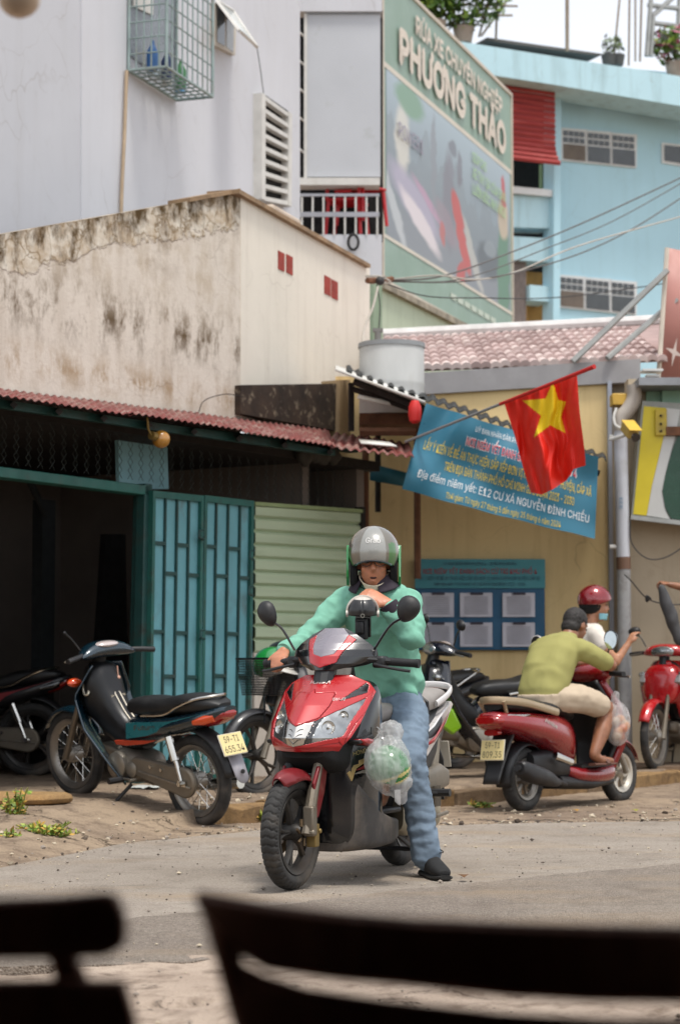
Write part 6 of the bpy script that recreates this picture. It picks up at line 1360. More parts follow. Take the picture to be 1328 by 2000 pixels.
def face_bits(per, H, M, glasses=False, hairc='17130f'):
    for sd in (-1, 1):
        e = obj('eye', MB().ball((.077, sd*.031, .013), (.010, .015, .006), 12), mat('eye white', '8a7a70', .2), per, M @ H); obj('iris', MB().ball((.083, sd*.031, .013), (.0055, .009, .0055), 10), mat('iris', '0d0a08', .1), e, M @ H)
        obj('eyebrow', MB().tube([(.079, sd*.012, .036), (.080, sd*.03, .041), (.068, sd*.048, .036)], [.004, .0055, .003], 6), mat('hair '+hairc, hairc, .7), per, M @ H)
    obj('mouth_line', MB().ball((.077, 0, -.0605), (.008, .017, .0075 if glasses else .003), 12), mat('mouth dark', '3a1512', .6), per, M @ H)
    if glasses:
        g_ = MB()
        for sd in (-1, 1):
            g_.tube([(.098-.012*abs(cos(a))*(1 if cos(a)*sd > 0 else .2), sd*.034+.026*cos(a), .012+.017*sin(a)) for a in [2*pi*k/20 for k in range(20)]], .0022, 5, close=True); g_.tube([(.088, sd*.06, .016), (.0, sd*.08, .012)], .0022, 5)
        g_.tube([(.098, -.009, .016), (.1, 0, .018), (.098, .009, .016)], .0014, 5); obj('glasses', g_, mat('glasses frame', '3a332e', .3, .5), per, M @ H)
# ---------------- the driver
drv = thing('person', 'driver in green jacket, jeans and silver helmet sitting on the red scooter, hand at chin', 'person', MM)
M_skin = skin_mat('tan skin', 'b27659'); M_jac = mat('mint green fleece', '76ab96', .85, var=.06, sc=4, bump=.15, bsc=200, spec=.2); M_navy = mat('dark plum knit', '2a222c', .85, var=.1); M_den = mat('washed denim', '6f7f8f', .85, var=.16, sc=5, bump=.25, bsc=300, spec=.2, dirt=.25, dcol='8b9aa6', dsc=2.5)
HY = radians(20); H = Matrix.Translation((.372, .012, 1.468)) @ Matrix.Rotation(HY, 4, 'Z') @ Matrix.Rotation(radians(7), 4, 'Y')
EL, WL = (.50, .25, 1.10), (.545, .15, 1.27); ER, WR = (.47, -.295, 1.10), (.685, -.322, 1.045)
KL, AL = (.535, .25, .535), (.505, .325, .115); KR, AR = (.53, -.22, .60), (.60, -.19, .38)
mb = MB(); head(mb, H, .008)
limb(mb, [(.30, 0, 1.30), (.345, .005, 1.41)], [.062, .056])
torso(mb, [((.14, 0, .80), (0, 1, 0), .13, (1, 0, 0), .10), ((.2, 0, 1.0), (0, 1, 0), .125, (1, 0, -.2), .09), ((.27, 0, 1.2), (0, 1, 0), .15, (1, 0, -.2), .095), ((.31, 0, 1.32), (0, 1, 0), .13, (1, 0, -.2), .07)])
limb(mb, [(.30, .15, 1.285), (.40, .205, 1.19), EL], [.045, .04, .034]); limb(mb, [EL, WL], [.034, .026]); limb(mb, [(.30, -.155, 1.285), (.39, -.235, 1.19), ER], [.045, .04, .034]); limb(mb, [ER, WR], [.034, .026])
limb(mb, [(.15, .085, .79), (.34, .20, .70), KL], [.06, .055, .045]); limb(mb, [KL, Vector(KL).lerp(Vector(AL), .5)+Vector((-.02, 0, 0)), AL], [.045, .04, .035]); limb(mb, [(.15, -.085, .79), (.35, -.17, .71), KR], [.06, .055, .045]); limb(mb, [KR, AR], [.045, .036])
limb(mb, [AR, Vector(AR)+Vector((.1, -.01, -.03))], [.034, .024])
hd1 = (Vector((.59, .02, 1.338))-Vector(WL)).normalized()
hand(mb, WL, hd1, (-.55, -.15, -.75), (.35, .6, .5), -1, 1.12, 0, (.6, .5, .5))
hand(mb, WR, (.85, .12, -.35), (.15, .1, -1), (.95, .9, .7), 1, 1.05)
obj('body', blob(mb, .0062, 3), M_skin, drv)
face_bits(drv, H, MM, True)
# jacket
mb = MB(); torso(mb, [((.135, .01, .80), (0, 1, 0), .138, (1, 0, 0), .12), ((.15, .01, .86), (0, 1, 0), .15, (1, 0, -.1), .128), ((.19, .01, 1.0), (0, 1, 0), .15, (1, 0, -.25), .128), ((.245, 0, 1.15), (0, 1, 0), .158, (1, 0, -.25), .122), ((.285, 0, 1.26), (0, 1, 0), .172, (1, 0, -.25), .118), ((.31, 0, 1.335), (0, 1, 0), .152, (1, 0, -.3), .095), ((.325, 0, 1.375), (0, 1, 0), .085, (1, 0, -.35), .07)])
limb(mb, [(.30, .15, 1.285), (.40, .205, 1.19), EL], [.066, .062, .056]); limb(mb, [EL, Vector(EL).lerp(Vector(WL), .8)], [.056, .044])
limb(mb, [(.30, -.155, 1.285), (.39, -.235, 1.19), ER], [.072, .064, .056]); limb(mb, [ER, Vector(ER).lerp(Vector(WR), .85)], [.056, .042])
def jfold(p, n):
    a = fold(.014, 8, 1.)(p, n); b = fold(.005, 19, 2.)(p, n); hem = .010*sin((p.z*62)+9*noise.noise(p*5))*max(0, 1-abs(p.z-.88)/.14)
    k = max(0, 1-(p-Vector(EL)).length/.16)+max(0, 1-(p-Vector(ER)).length/.16); return a+b+hem+.007*k*sin(75*(p.z-p.x*.6)+5*noise.noise(p*7))
obj('jacket', blob(mb, .007, 3, jfold), M_jac, drv)
W1 = Vector(WL); e1 = (W1-Vector(EL)).normalized()
obj('cuff', MB().tube([W1-e1*.055, W1-e1*.045, W1-e1*.005, W1-e1*.002], [.047, .05, .047, .040], 20), M_navy, drv); W2 = Vector(WR); e2 = (W2-Vector(ER)).normalized()
obj('cuff', MB().tube([W2-e2*.045, W2-e2*.04, W2-e2*.0], [.042, .046, .040], 20), M_jac, drv)
def collar2(u, v):   # open at the front
    a = radians(28+304*u); r = .066+.040*v; return (.345+r*cos(a), .004+r*1.18*sin(a), 1.398+.02*(1-cos(a))-.06*v-.02*v*max(0, cos(a)))
mb = MB(); mb.grid(collar2, 40, 8); obj('collar', mb, M_navy, drv, solid=.006)
# jeans, belt line, shoes
mb = MB(); torso(mb, [((.13, 0, .74), (0, 1, 0), .15, (1, 0, 0), .12), ((.135, 0, .80), (0, 1, 0), .162, (1, 0, 0), .13), ((.14, 0, .865), (0, 1, 0), .155, (1, 0, 0), .125)])
KLv, ALv = Vector(KL), Vector(AL); limb(mb, [(.15, .075, .79), (.34, .18, .70), KL], [.100, .092, .077]); limb(mb, [KL, KLv.lerp(ALv, .5)+Vector((-.015, .0, 0)), ALv+Vector((.012, .008, -.022))], [.077, .066, .067])
limb(mb, [(.15, -.085, .79), (.35, -.17, .71), KR], [.11, .1, .085]); limb(mb, [KR, AR], [.08, .066])
def dfold(p, n):
    a = fold(.013, 9, 4., (1, 1, 1.6))(p, n); k = max(0, 1-abs(p.z-.2)/.18)+max(0, 1-abs(p.z-.55)/.12)*.7+max(0, 1-abs(p.z-.72)/.1)*.7
    return a*.75+fold(.004, 22, 8., (1, 1, 2))(p, n)+.003*k*sin(p.z*70+14*noise.noise(p*7)+p.x*40)
obj('jeans', blob(mb, .0085, 3, dfold), M_den, drv)
def shoe(par, M, A, f, m, sole, size=1., name='shoe'):
    A, f = Vector(A), Vector((f[0], f[1], 0)).normalized(); s = f.cross(Vector((0, 0, 1))); z0 = A.z; b = Vector((A.x, A.y, 0))
    zs = lambda h: Vector((0, 0, h)); mb = MB(); q = size
    torso(mb, [(b-f*.075*q+zs(z0-.055), s, .026, (0, 0, 1), .035), (b-f*.05*q+zs(z0-.05), s, .036, (0, 0, 1), .048), (b+zs(z0-.045), s, .04, (0, 0, 1), .056), (b+f*.06*q+zs(z0-.06), s, .043, (0, 0, 1), .042), (b+f*.12*q+zs(z0-.072), s, .047, (0, 0, 1), .030), (b+f*.17*q+zs(z0-.078), s, .042, (0, 0, 1), .023), (b+f*.195*q+zs(z0-.082), s, .026, (0, 0, 1), .016)], 18)
    torso(mb, [(b-f*.005+zs(z0-.04), s, .043, f, .056), (b-f*.008+zs(z0+.0), s, .044, f, .054), (b-f*.01+zs(z0+.022), s, .042, f, .05)], 18)
    o = obj(name, mb.mesh(name, 60), m, par, M, sub=1)
    mb = MB(); torso(mb, [(b-f*.08*q+zs(z0-.098), s, .028, (0, 0, 1), .012), (b-f*.05*q+zs(z0-.1), s, .041, (0, 0, 1), .014), (b+f*.04*q+zs(z0-.101), s, .043, (0, 0, 1), .013), (b+f*.12*q+zs(z0-.102), s, .051, (0, 0, 1), .012), (b+f*.18*q+zs(z0-.1), s, .044, (0, 0, 1), .012), (b+f*.205*q+zs(z0-.096), s, .024, (0, 0, 1), .010)], 16); obj('sole', mb, sole, o, M)
    return o, b, f, s, z0
M_shoe = mat('black knit shoe', '131314', .8, var=.2, bump=.2, bsc=200); M_sole = mat('black sole', '1c1b1a', .7)
so_, b_, f_, s_, z_ = shoe(drv, MM, (.505, .342, .114), (.78, .62), M_shoe, M_sole, 1.12)
lc = MB()
for k in range(4): p = b_+f_*(.03+.022*k)+Vector((0, 0, z_-.006-.012*k)); lc.tube([p-s_*.024, p+Vector((0, 0, .007)), p+s_*.024], .0028, 5)
p = b_+f_*.03+Vector((0, 0, z_+.004))
for sd in (-1, 1): lc.tube(curve_pts([p, p+s_*(.03*sd)+f_*.01+Vector((0, 0, .012)), p+s_*(.05*sd)+f_*.02, p+s_*(.03*sd)+f_*.025-Vector((0, 0, .004)), p], 5), .0025, 5)
obj('laces', lc, mat('black lace', '1d1c1d', .8), so_, MM)
shoe(drv, MM, (.61, -.19, .425), (1, -.1), M_shoe, M_sole)
# silver helmet, mask under the chin
HC = H @ Vector((-.012, 0, .052)); HR = H.to_3x3() @ Matrix.Rotation(radians(-4), 3, 'Y')
hb2, hfn = helmet_shell(HC, .127, HR, -.30, -.62)
M_sil = mat('champagne helmet', '6f6a60', .28, .25, var=.06, coat=.9); M_silw = mat('silver helmet stripe', '8d8d88', .25, .1, var=.05, coat=.9); M_grnp = mat('green helmet patch', '3f6b3a', .3, var=.2, coat=.9)
for i, f in enumerate(hb2.f):
    c = sum((Vector(hb2.v[j]) for j in f), Vector())/4; l = HR.transposed() @ (c-HC); a = atan2(l.y, l.x)
    if abs(a) < .5 and l.x > -.02: hb2.mi[i] = 1
    elif .55 <= a < 1.0 and l.z < .045 and l.x > 0: hb2.mi[i] = 2
    elif -1.3 < a < -.95 and l.z < .02: hb2.mi[i] = 2
hel = obj('helmet', hb2, [M_sil, M_silw, M_grnp], drv, smooth=60, solid=.006)
edge = [hfn(k/60, 1.0) for k in range(60)]; obj('helmet_edge', MB().tube(edge, .006, 6, close=True), M_gbl, hel)
mb = MB(); 
def hel_pt(a, zz, off=.003):
    r = sqrt(max(0, 1-(zz/.127)**2)); return HC+HR @ Vector(((.127*1.08+off)*r*cos(a), (.127*.96+off)*r*sin(a), zz))
text_on(mb, 'Grab', lambda u, v: hel_pt((u-.5)*.62, .048+.024*v, .006), 0, 1, 0, 1, .0); obj('lettering', mb, mat('pearl ink', 'd6d4d0', .4), hel, fix=False, smooth=0)
for sd in (-1, 1):   # padded cheek flaps with green outer plates
    fl_ = MB(); fl_.rings([[H @ Vector((x, sd*y, z)) for x, z in ((-.055, .03), (.03, .03), (.045, -.01), (.035, -.07), (.01, -.105), (-.03, -.10), (-.055, -.04))] for y in (.078, .086, .108, .114)]); obj('cheek_pad', fl_, mat('black padding', '0f0f10', .9), hel, bevel=.008)
    gp_ = MB(); gp_.rings([[H @ Vector((x, sd*y, z)) for x, z in ((-.06, .085), (-.01, .09), (.035, .03), (.04, -.06), (.012, -.105), (-.02, -.09), (-.05, 0))] for y in (.118, .128, .131)]); obj('side_plate', gp_, g_helm, hel, bevel=.004)
    obj('strap', MB().tube([H @ Vector(p) for p in ((.01, sd*.08, -.06), (.02, sd*.062, -.11), (.03, sd*.02, -.128))], (.009, .0025), 6, ref=(1, 0, 0)), M_gbl, hel)
for y_ in (-.022, .022): # two pale stickers high on the front
    st_ = MB(); st_.grid(lambda u, v: hel_pt(y_/.127+(u-.5)*.2, .085+.022*(v-.5), .004), 4, 4); obj('sticker', st_, mat('white sticker', 'dedcd8', .4), hel, fix=False)
mb = MB(); 
def maskf(u, v):
    a = radians(-100+200*u); r = 1.0; w = sin(pi*u)
    return H @ Vector((.005+.078*cos(a)*(1-.10*v), .072*sin(a)*(1-.25*v), -.040-.058*w+(-.035*v)*(.4+.6*w)))
mb.grid(maskf, 30, 6); obj('mask', mb, mat('white mask', 'c9c0a8', .8, var=.05), drv, solid=.003)
# ---------------- man in olive polo
man = thing('person', 'man in olive polo shirt and cream shorts leaning on the wine red scooter', 'person', MS)
M_skin2 = skin_mat('brown skin', '8a5c42'); M_oli = mat('olive polo', '95915a', .85, var=.07, sc=4, bump=.12, bsc=200, spec=.2); M_cre = mat('cream shorts', 'b9a892', .85, var=.08, bump=.1)
H2 = Matrix.Translation((.73, -.01, 1.265)) @ Matrix.Rotation(radians(-6), 4, 'Z') @ Matrix.Rotation(radians(24), 4, 'Y')
mb = MB(); head(mb, H2); limb(mb, [(.56, 0, 1.10), (.67, -.005, 1.22)], [.065, .06])
torso(mb, [((.27, 0, .78), (0, 1, 0), .14, (1, 0, 0), .11), ((.38, 0, .98), (0, 1, 0), .14, (1, 0, -.5), .1), ((.53, 0, 1.12), (0, 1, 0), .14, (1, 0, -.8), .09)])
ERm, WRm = (.76, -.27, .985), (.93, -.10, .985); ELm, WLm = (.76, .27, .985), (.90, .02, 1.01)
for s_, E, W in ((-1, ERm, WRm), (1, ELm, WLm)): limb(mb, [(.52, s_*.17, 1.10), (.64, s_*.23, 1.04), E], [.055, .05, .045]); limb(mb, [E, W], [.042, .028])
hand(mb, WRm, (.55, .55, .1), (-.2, 0, -1), (.4, .5, .4), 1, 1.05); hand(mb, WLm, (.4, -.8, 0), (0, 0, -1), (.4, .5, .4), -1, 1.05)
KRm, ARm = (.80, -.205, .67), (.585, -.215, .37)
for s_ in (1, -1): limb(mb, [(.34, s_*.1, .78), (.6, s_*.17, .74), (KRm[0], s_*.205, KRm[2])], [.09, .08, .066]); limb(mb, [(KRm[0], s_*.205, KRm[2]), (.70, s_*.212, .52), (ARm[0], s_*.215, ARm[2])], [.062, .058, .036]); limb(mb, [(ARm[0], s_*.215, ARm[2]-.01), (.66, s_*.22, .325), (.79, s_*.225, .315)], [.036, .034, .024])
obj('body', blob(mb, .0085, 3), M_skin2, man); face_bits(man, H2, MS)
mb = MB(); torso(mb, [((.29, 0, .74), (0, 1, 0), .165, (1, 0, .1), .135), ((.30, 0, .82), (0, 1, 0), .172, (1, 0, -.1), .142), ((.36, 0, .95), (0, 1, 0), .178, (1, 0, -.5), .138), ((.45, 0, 1.06), (0, 1, 0), .188, (1, 0, -.75), .122), ((.525, 0, 1.135), (0, 1, 0), .18, (1, 0, -.9), .10), ((.60, 0, 1.175), (0, 1, 0), .09, (1, 0, -1), .07)])
for s_ in (-1, 1): limb(mb, [(.52, s_*.165, 1.10), (.62, s_*.225, 1.05), (.70, s_*.25, 1.01)], [.076, .072, .07])
obj('polo_shirt', blob(mb, .010, 4, lambda p, n: fold(.008, 6, 9.)(p, n)+.005*sin(26*(p.x*.8-p.z)+6*noise.noise(p*5))*max(0, 1-abs(p.z-.98)/.25)), M_oli, man)
cl = MB(); cl.grid(lambda u, v: Vector((.615, 0, 1.175))+Vector(((.066+.022*v)*cos(2*pi*u)*.85+.02*(1-v), (.066+.028*v)*sin(2*pi*u), .035-.045*v-.3*(.066)*cos(2*pi*u))), 30, 4); obj('collar', cl, M_oli, man, solid=.006, fix=False)
mb = MB(); torso(mb, [((.27, 0, .70), (0, 1, 0), .15, (1, 0, 0), .13), ((.27, 0, .79), (0, 1, 0), .16, (1, 0, 0), .14)])
for s_ in (-1, 1): limb(mb, [(.32, s_*.095, .77), (.54, s_*.16, .75), (.70, s_*.19, .71)], [.105, .098, .088])
obj('shorts', blob(mb, .010, 3, fold(.007, 9, 2.)), M_cre, man)
M_sand = mat('brown sandal', '5a3a2e', .6)
for s_ in (-1, 1):
    mb = MB(); torso(mb, [((.55, s_*.216, .297), (0, 1, 0), .03, (0, 0, 1), .01), ((.64, s_*.22, .296), (0, 1, 0), .042, (0, 0, 1), .01), ((.76, s_*.225, .295), (0, 1, 0), .046, (0, 0, 1), .009), ((.83, s_*.227, .296), (0, 1, 0), .025, (0, 0, 1), .008)]); mb.tube([(.70, s_*.225-.045, .30), (.70, s_*.225, .352), (.70, s_*.225+.045, .30)], (.02, .005), 8, ref=(1, 0, 0)); obj('sandal', mb, M_sand, man)
hr = MB(); hr.ball(H2 @ Vector((-.022, 0, .045)), (.096, .083, .092), 20, H2.to_3x3()); hr.ball(H2 @ Vector((-.055, 0, -.02)), (.058, .07, .065), 16, H2.to_3x3())
for sd in (-1, 1): hr.ball(H2 @ Vector((-.02, sd*.06, .01)), (.03, .02, .035), 10, H2.to_3x3())
obj('hair', blob(hr, .006, 2, fold(.004, 45, 3.)), mat('greying black hair', '231f1d', .7, var=.6, sc=60, bump=.5, bsc=150), man)
# ---------------- woman in red helmet beyond him
wx = at(1150, 1300, 16.9); MWo = Matrix.Translation((wx.x, 16.9, .125)) @ Matrix.Rotation(radians(8), 4, 'Z')
wom = thing('person', 'person in red helmet and white top standing behind the man, arm raised', 'person', MWo)
H3 = Matrix.Translation((.06, 0, 1.335)) @ Matrix.Rotation(radians(-4), 4, 'Z') @ Matrix.Rotation(radians(3), 4, 'Y')
mb = MB(); head(mb, H3); limb(mb, [(0, 0, 1.13), (.03, 0, 1.26)], [.055, .05]); torso(mb, [((0, 0, .75), (0, 1, 0), .13, (1, 0, 0), .09), ((0, 0, .95), (0, 1, 0), .11, (1, 0, 0), .085), ((0, 0, 1.12), (0, 1, 0), .12, (1, 0, 0), .08)])
limb(mb, [(.02, -.15, 1.12), (.10, -.19, .98), (.16, -.2, .90)], [.045, .04, .038]); limb(mb, [(.16, -.2, .90), (.27, -.17, 1.04)], [.036, .025]); hand(mb, (.27, -.17, 1.04), (.45, .1, .8), (.7, .3, -.4), (.5, .6, .5), 1, .95)
limb(mb, [(.02, .15, 1.12), (.06, .2, .95), (.2, .16, .9)], [.045, .04, .028])
for s_ in (-1, 1): limb(mb, [(0, s_*.08, .75), (.02, s_*.09, .42), (0, s_*.09, .07)], [.08, .06, .04]); limb(mb, [(0, s_*.09, .05), (.14, s_*.1, .03)], [.04, .028])
obj('body', blob(mb, .010, 3), skin_mat('light tan skin', 'a8775a'), wom); face_bits(wom, H3, MWo)
mb = MB(); torso(mb, [((0, 0, .72), (0, 1, 0), .16, (1, 0, 0), .12), ((0, 0, .9), (0, 1, 0), .14, (1, 0, 0), .11), ((.01, 0, 1.08), (0, 1, 0), .16, (1, 0, 0), .11), ((.01, 0, 1.17), (0, 1, 0), .14, (1, 0, 0), .085), ((.015, 0, 1.2), (0, 1, 0), .06, (1, 0, 0), .055)])
for s_ in (-1, 1): limb(mb, [(.015, s_*.13, 1.11), (.06, s_*.17, 1.03)], [.072, .066])
obj('white_top', blob(mb, .011, 3, fold(.007, 8, 5.)), mat('white cotton', 'cfc8be', .8, var=.05), wom)
mb = MB()
torso(mb, [((0, 0, .66), (0, 1, 0), .15, (1, 0, 0), .11), ((0, 0, .78), (0, 1, 0), .14, (1, 0, 0), .11)])
for s_ in (-1, 1): limb(mb, [(0, s_*.08, .74), (.02, s_*.09, .42), (0, s_*.09, .1)], [.095, .075, .06])
obj('trousers', blob(mb, .012, 3), mat('dark trousers', '2a2c33', .85), wom)
HC3 = H3 @ Vector((-.015, 0, .045)); HR3 = H3.to_3x3(); h3, f3 = helmet_shell(HC3, .122, HR3, .12, -.28)
hl3 = obj('helmet', h3, mat('candy red helmet', '7d0c18', .2, .3, var=.1, coat=1.), wom, smooth=60, solid=.006); obj('helmet_lining', MB().ball(HC3+HR3 @ Vector((-.03, 0, -.045)), (.095, .1, .07), 16, HR3), mat('black padding', '0f0f10'), hl3)
mb = MB(); mb.grid(lambda u, v: H3 @ Vector((.02+.075*cos(radians(-95+190*u))*(1-.1*v), .068*sin(radians(-95+190*u)), -.055-.05*v)), 20, 4); obj('mask', mb, mat('blue mask', '7fb3bd', .8), wom, solid=.003)
# ---------------- arm of someone at the right edge, and bare toes at the left edge
px_ = at(1415, 1300, 18.2); MP = Matrix.Translation((px_.x, 18.2, .125)) @ Matrix.Rotation(radians(172), 4, 'Z')
per = thing('person', 'person at the right edge, only a forearm and hand with grey cloth in view', 'person', MP)
Hp = Matrix.Translation((.03, 0, 1.55)); mb = MB(); head(mb, Hp); limb(mb, [(0, 0, 1.33), (.02, 0, 1.46)], [.06, .055]); torso(mb, [((0, 0, .82), (0, 1, 0), .15, (1, 0, 0), .1), ((0, 0, 1.1), (0, 1, 0), .15, (1, 0, 0), .1), ((0, 0, 1.32), (0, 1, 0), .14, (1, 0, 0), .08)])
hw_ = MP.inverted() @ at(1308, 1142, 18.1); ew = hw_+Vector((-.22, .02, -.05)); limb(mb, [(0, .17, 1.32), (.1, .2, 1.3), ew], [.055, .05, .045]); limb(mb, [ew, hw_], [.042, .027]); hand(mb, hw_, (1, -.05, .25), (.1, 0, -1), (.8, .9, .6), -1, 1.)
limb(mb, [(0, -.17, 1.32), (.02, -.22, 1.1), (.05, -.2, .88)], [.055, .045, .03])
for s_ in (-1, 1): limb(mb, [(0, s_*.09, .85), (.02, s_*.1, .47), (0, s_*.1, .07)], [.09, .065, .04]); limb(mb, [(0, s_*.1, .05), (.16, s_*.11, .03)], [.04, .028])
obj('body', blob(mb, .010, 3), M_skin2, per)
mb = MB(); torso(mb, [((0, 0, .78), (0, 1, 0), .18, (1, 0, 0), .13), ((0, 0, 1.1), (0, 1, 0), .175, (1, 0, 0), .13), ((0, 0, 1.33), (0, 1, 0), .17, (1, 0, 0), .09), ((.0, 0, 1.4), (0, 1, 0), .07, (1, 0, 0), .06)]); limb(mb, [(0, .15, 1.31), (.06, .2, 1.3)], [.075, .07]); limb(mb, [(0, -.15, 1.31), (.02, -.21, 1.18)], [.075, .07]); obj('shirt', blob(mb, .012, 3), mat('grey shirt', '55565a', .85), per)
mb = MB(); torso(mb, [((0, 0, .75), (0, 1, 0), .16, (1, 0, 0), .12), ((0, 0, .86), (0, 1, 0), .16, (1, 0, 0), .12)])
for s_ in (-1, 1): limb(mb, [(0, s_*.09, .82), (.02, s_*.1, .45), (0, s_*.1, .1)], [.11, .085, .07])
obj('trousers', blob(mb, .012, 3), mat('dark trousers', '2a2c33'), per)
mb = MB(); limb(mb, [at(1290, 1148, 18.02), at(1300, 1178, 18.04), at(1313, 1212, 18.06), at(1326, 1252, 18.08)], [.03, .05, .055, .036]); solo('hanging_cloth', 'dark grey cloth hanging from a hand at the right edge', 'cloth', blob(mb, .012, 3, fold(.012, 9, 6., (1, 1, .5))), mat('charcoal cloth', '4a4a4c', .85, var=.15), None)
tx = gnd(-2, 1534, .14); MT = Matrix.Translation((tx.x-.20, tx.y, .135)) @ Matrix.Rotation(radians(-12), 4, 'Z')
toe = thing('person', 'person outside the left edge, only bare toes in view on the pavement', 'person', MT); mb = MB(); sA = (0, 0, 1)
Ht = Matrix.Translation((-.35, -.1, 1.15)); head(mb, Ht); limb(mb, [(-.37, -.1, .98), (-.36, -.1, 1.08)], [.06, .055]); torso(mb, [((-.4, -.1, .45), (0, 1, 0), .16, (1, 0, 0), .12), ((-.4, -.1, .75), (0, 1, 0), .16, (1, 0, 0), .11), ((-.38, -.1, .98), (0, 1, 0), .15, (1, 0, 0), .08)])
for y in (0, -.22):
    limb(mb, [(-.38, y*.8, .46), (.0, y, .47)], [.09, .065]); limb(mb, [(.0, y, .47), (-.01, y, .08)], [.06, .036]); torso(mb, [((-.05, y, .035), (0, 1, 0), .028, (0, 0, 1), .03), ((.04, y, .04), (0, 1, 0), .036, (0, 0, 1), .034), ((.13, y, .025), (0, 1, 0), .044, (0, 0, 1), .02), ((.155, y, .02), (0, 1, 0), .042, (0, 0, 1), .014)])
    for k in range(5): o_ = .034-.017*k; mb.tube([(.145, y+o_, .02), (.185-.007*k, y+o_, .018), (.20-.009*k, y+o_, .013)], [.011-.001*k, .011-.001*k, .007], 8); mb.ball((.2-.009*k, y+o_, .013), .007, 6)
for s_ in (-1, 1): limb(mb, [(-.38, -.1+s_*.17, .96), (-.3, -.1+s_*.22, .72), (-.08, -.1+s_*.15, .55)], [.05, .042, .028]); hand(mb, (-.08, -.1+s_*.15, .55), (1, 0, -.2), (0, 0, -1), (.3, .3, .3), s_)
obj('body', blob(mb, .009, 2), M_skin2, toe)
mb = MB(); torso(mb, [((-.4, -.1, .42), (0, 1, 0), .19, (1, 0, 0), .15), ((-.4, -.1, .75), (0, 1, 0), .19, (1, 0, 0), .14), ((-.38, -.1, .99), (0, 1, 0), .17, (1, 0, 0), .1), ((-.37, -.1, 1.05), (0, 1, 0), .07, (1, 0, 0), .06)])
for s_ in (-1, 1): limb(mb, [(-.38, -.1+s_*.15, .95), (-.33, -.1+s_*.21, .82)], [.075, .07])
obj('shirt', blob(mb, .014, 3), mat('grey shirt', '55565a'), toe)
mb = MB(); torso(mb, [((-.4, -.1, .40), (0, 1, 0), .18, (1, 0, 0), .14), ((-.4, -.1, .5), (0, 1, 0), .18, (1, 0, 0), .14)])
for y in (0, -.22): limb(mb, [(-.38, y*.8, .47), (-.06, y, .475)], [.11, .09])
obj('shorts', blob(mb, .014, 3), mat('dark trousers', '2a2c33'), toe)
solo('low_stool', 'low plastic stool outside the left edge under the seated person', 'stool', MB().box((-.4, -.1, .36), (.32, .32, .03)).tube([(-.53, .03, .35), (-.56, .06, 0)], .02, 6).tube([(-.27, .03, .35), (-.24, .06, 0)], .02, 6).tube([(-.53, -.23, .35), (-.56, -.26, 0)], .02, 6).tube([(-.27, -.23, .35), (-.24, -.26, 0)], .02, 6), mat('blue stool plastic', '2b4f86', .5), MT)
# ------------------------------------------------------------------ things on the scooters
# miniature helmet on the phone holder
pm = thing('phone_holder', 'black phone clamp on the scooter handlebar under a toy helmet', 'phone holder', MM)
pc = toloc(MM, 708, 1205, .06)
obj('clamp', MB().box(pc+Vector((.01, 0, -.055)), (.035, .06, .10)).box(pc+Vector((.03, 0, -.05)), (.03, .035, .06)), M_bpl, pm, bevel=.008); obj('stem', MB().tube([pc+Vector((.02, 0, -.10)), (.78, .06, 1.07), (.82, .09, 1.05)], .012, 8), M_bpl, pm)
obj('phone', MB().box(pc+Vector((-.008, 0, -.02)), (.012, .078, .15)), M_gbl, pm, bevel=.004)
th = thing('toy_helmet', 'miniature black and white helmet shading the phone on the handlebar', 'toy helmet', MM)
tc_ = pc+Vector((.0, 0, .025)); TR3 = Matrix.Rotation(radians(22), 3, 'Z') @ Matrix.Rotation(radians(8), 3, 'Y')
mb = MB(); rr_ = .068
def thf(u, v):
    a = 2*pi*u; t = v*radians(100)+.001; r = 1.0; z = cos(t)
    if t > pi/2: z = -(t-pi/2)*1.3; s = 1
    else: s = sin(t)
    return tc_+TR3 @ Vector((rr_*s*cos(a)*.95, rr_*s*sin(a), rr_*1.0*z))
mb.grid(thf, 40, 24)
for i, f in enumerate(mb.f):
    c = sum((Vector(mb.v[j]) for j in f), Vector())/4; l = TR3.transposed() @ (c-tc_)
    if l.x < -.012 or l.z > .058: mb.mi[i] = 1
obj('shell', mb, [mat('matte black shell', '151517', .4, coat=.3), mat('cream white shell', 'c4bcb2', .4, coat=.5)], th, smooth=60, solid=.004, fix=False)
obj('band', MB().tube([tc_+TR3 @ Vector((-.010, rr_*1.03*sin(a), rr_*1.03*cos(a))) for a in [radians(-100+200*k/24) for k in range(25)]], (.004, .009), 6, ref=(1, 0, 0)), mat('cream white shell', 'c4bcb2'), th)
for sd in (-1, 1): obj('button', MB().cyl(tc_+TR3 @ Vector((.0, sd*.066, -.01)), tc_+TR3 @ Vector((0, sd*.078, -.01)), .016, 14), mat('cream white shell', 'c4bcb2'), th)
mb = MB(); mb.lathe([(.006, 0), (.010, 0), (.010, .002), (.006, .002)], 16, Matrix.Translation(tc_+TR3 @ Vector((.066, 0, -.012))) @ TR3.to_4x4() @ Matrix.Rotation(pi/2, 4, 'Y')); obj('emblem', mb, mat('grey emblem', '8a8880', .4), th)
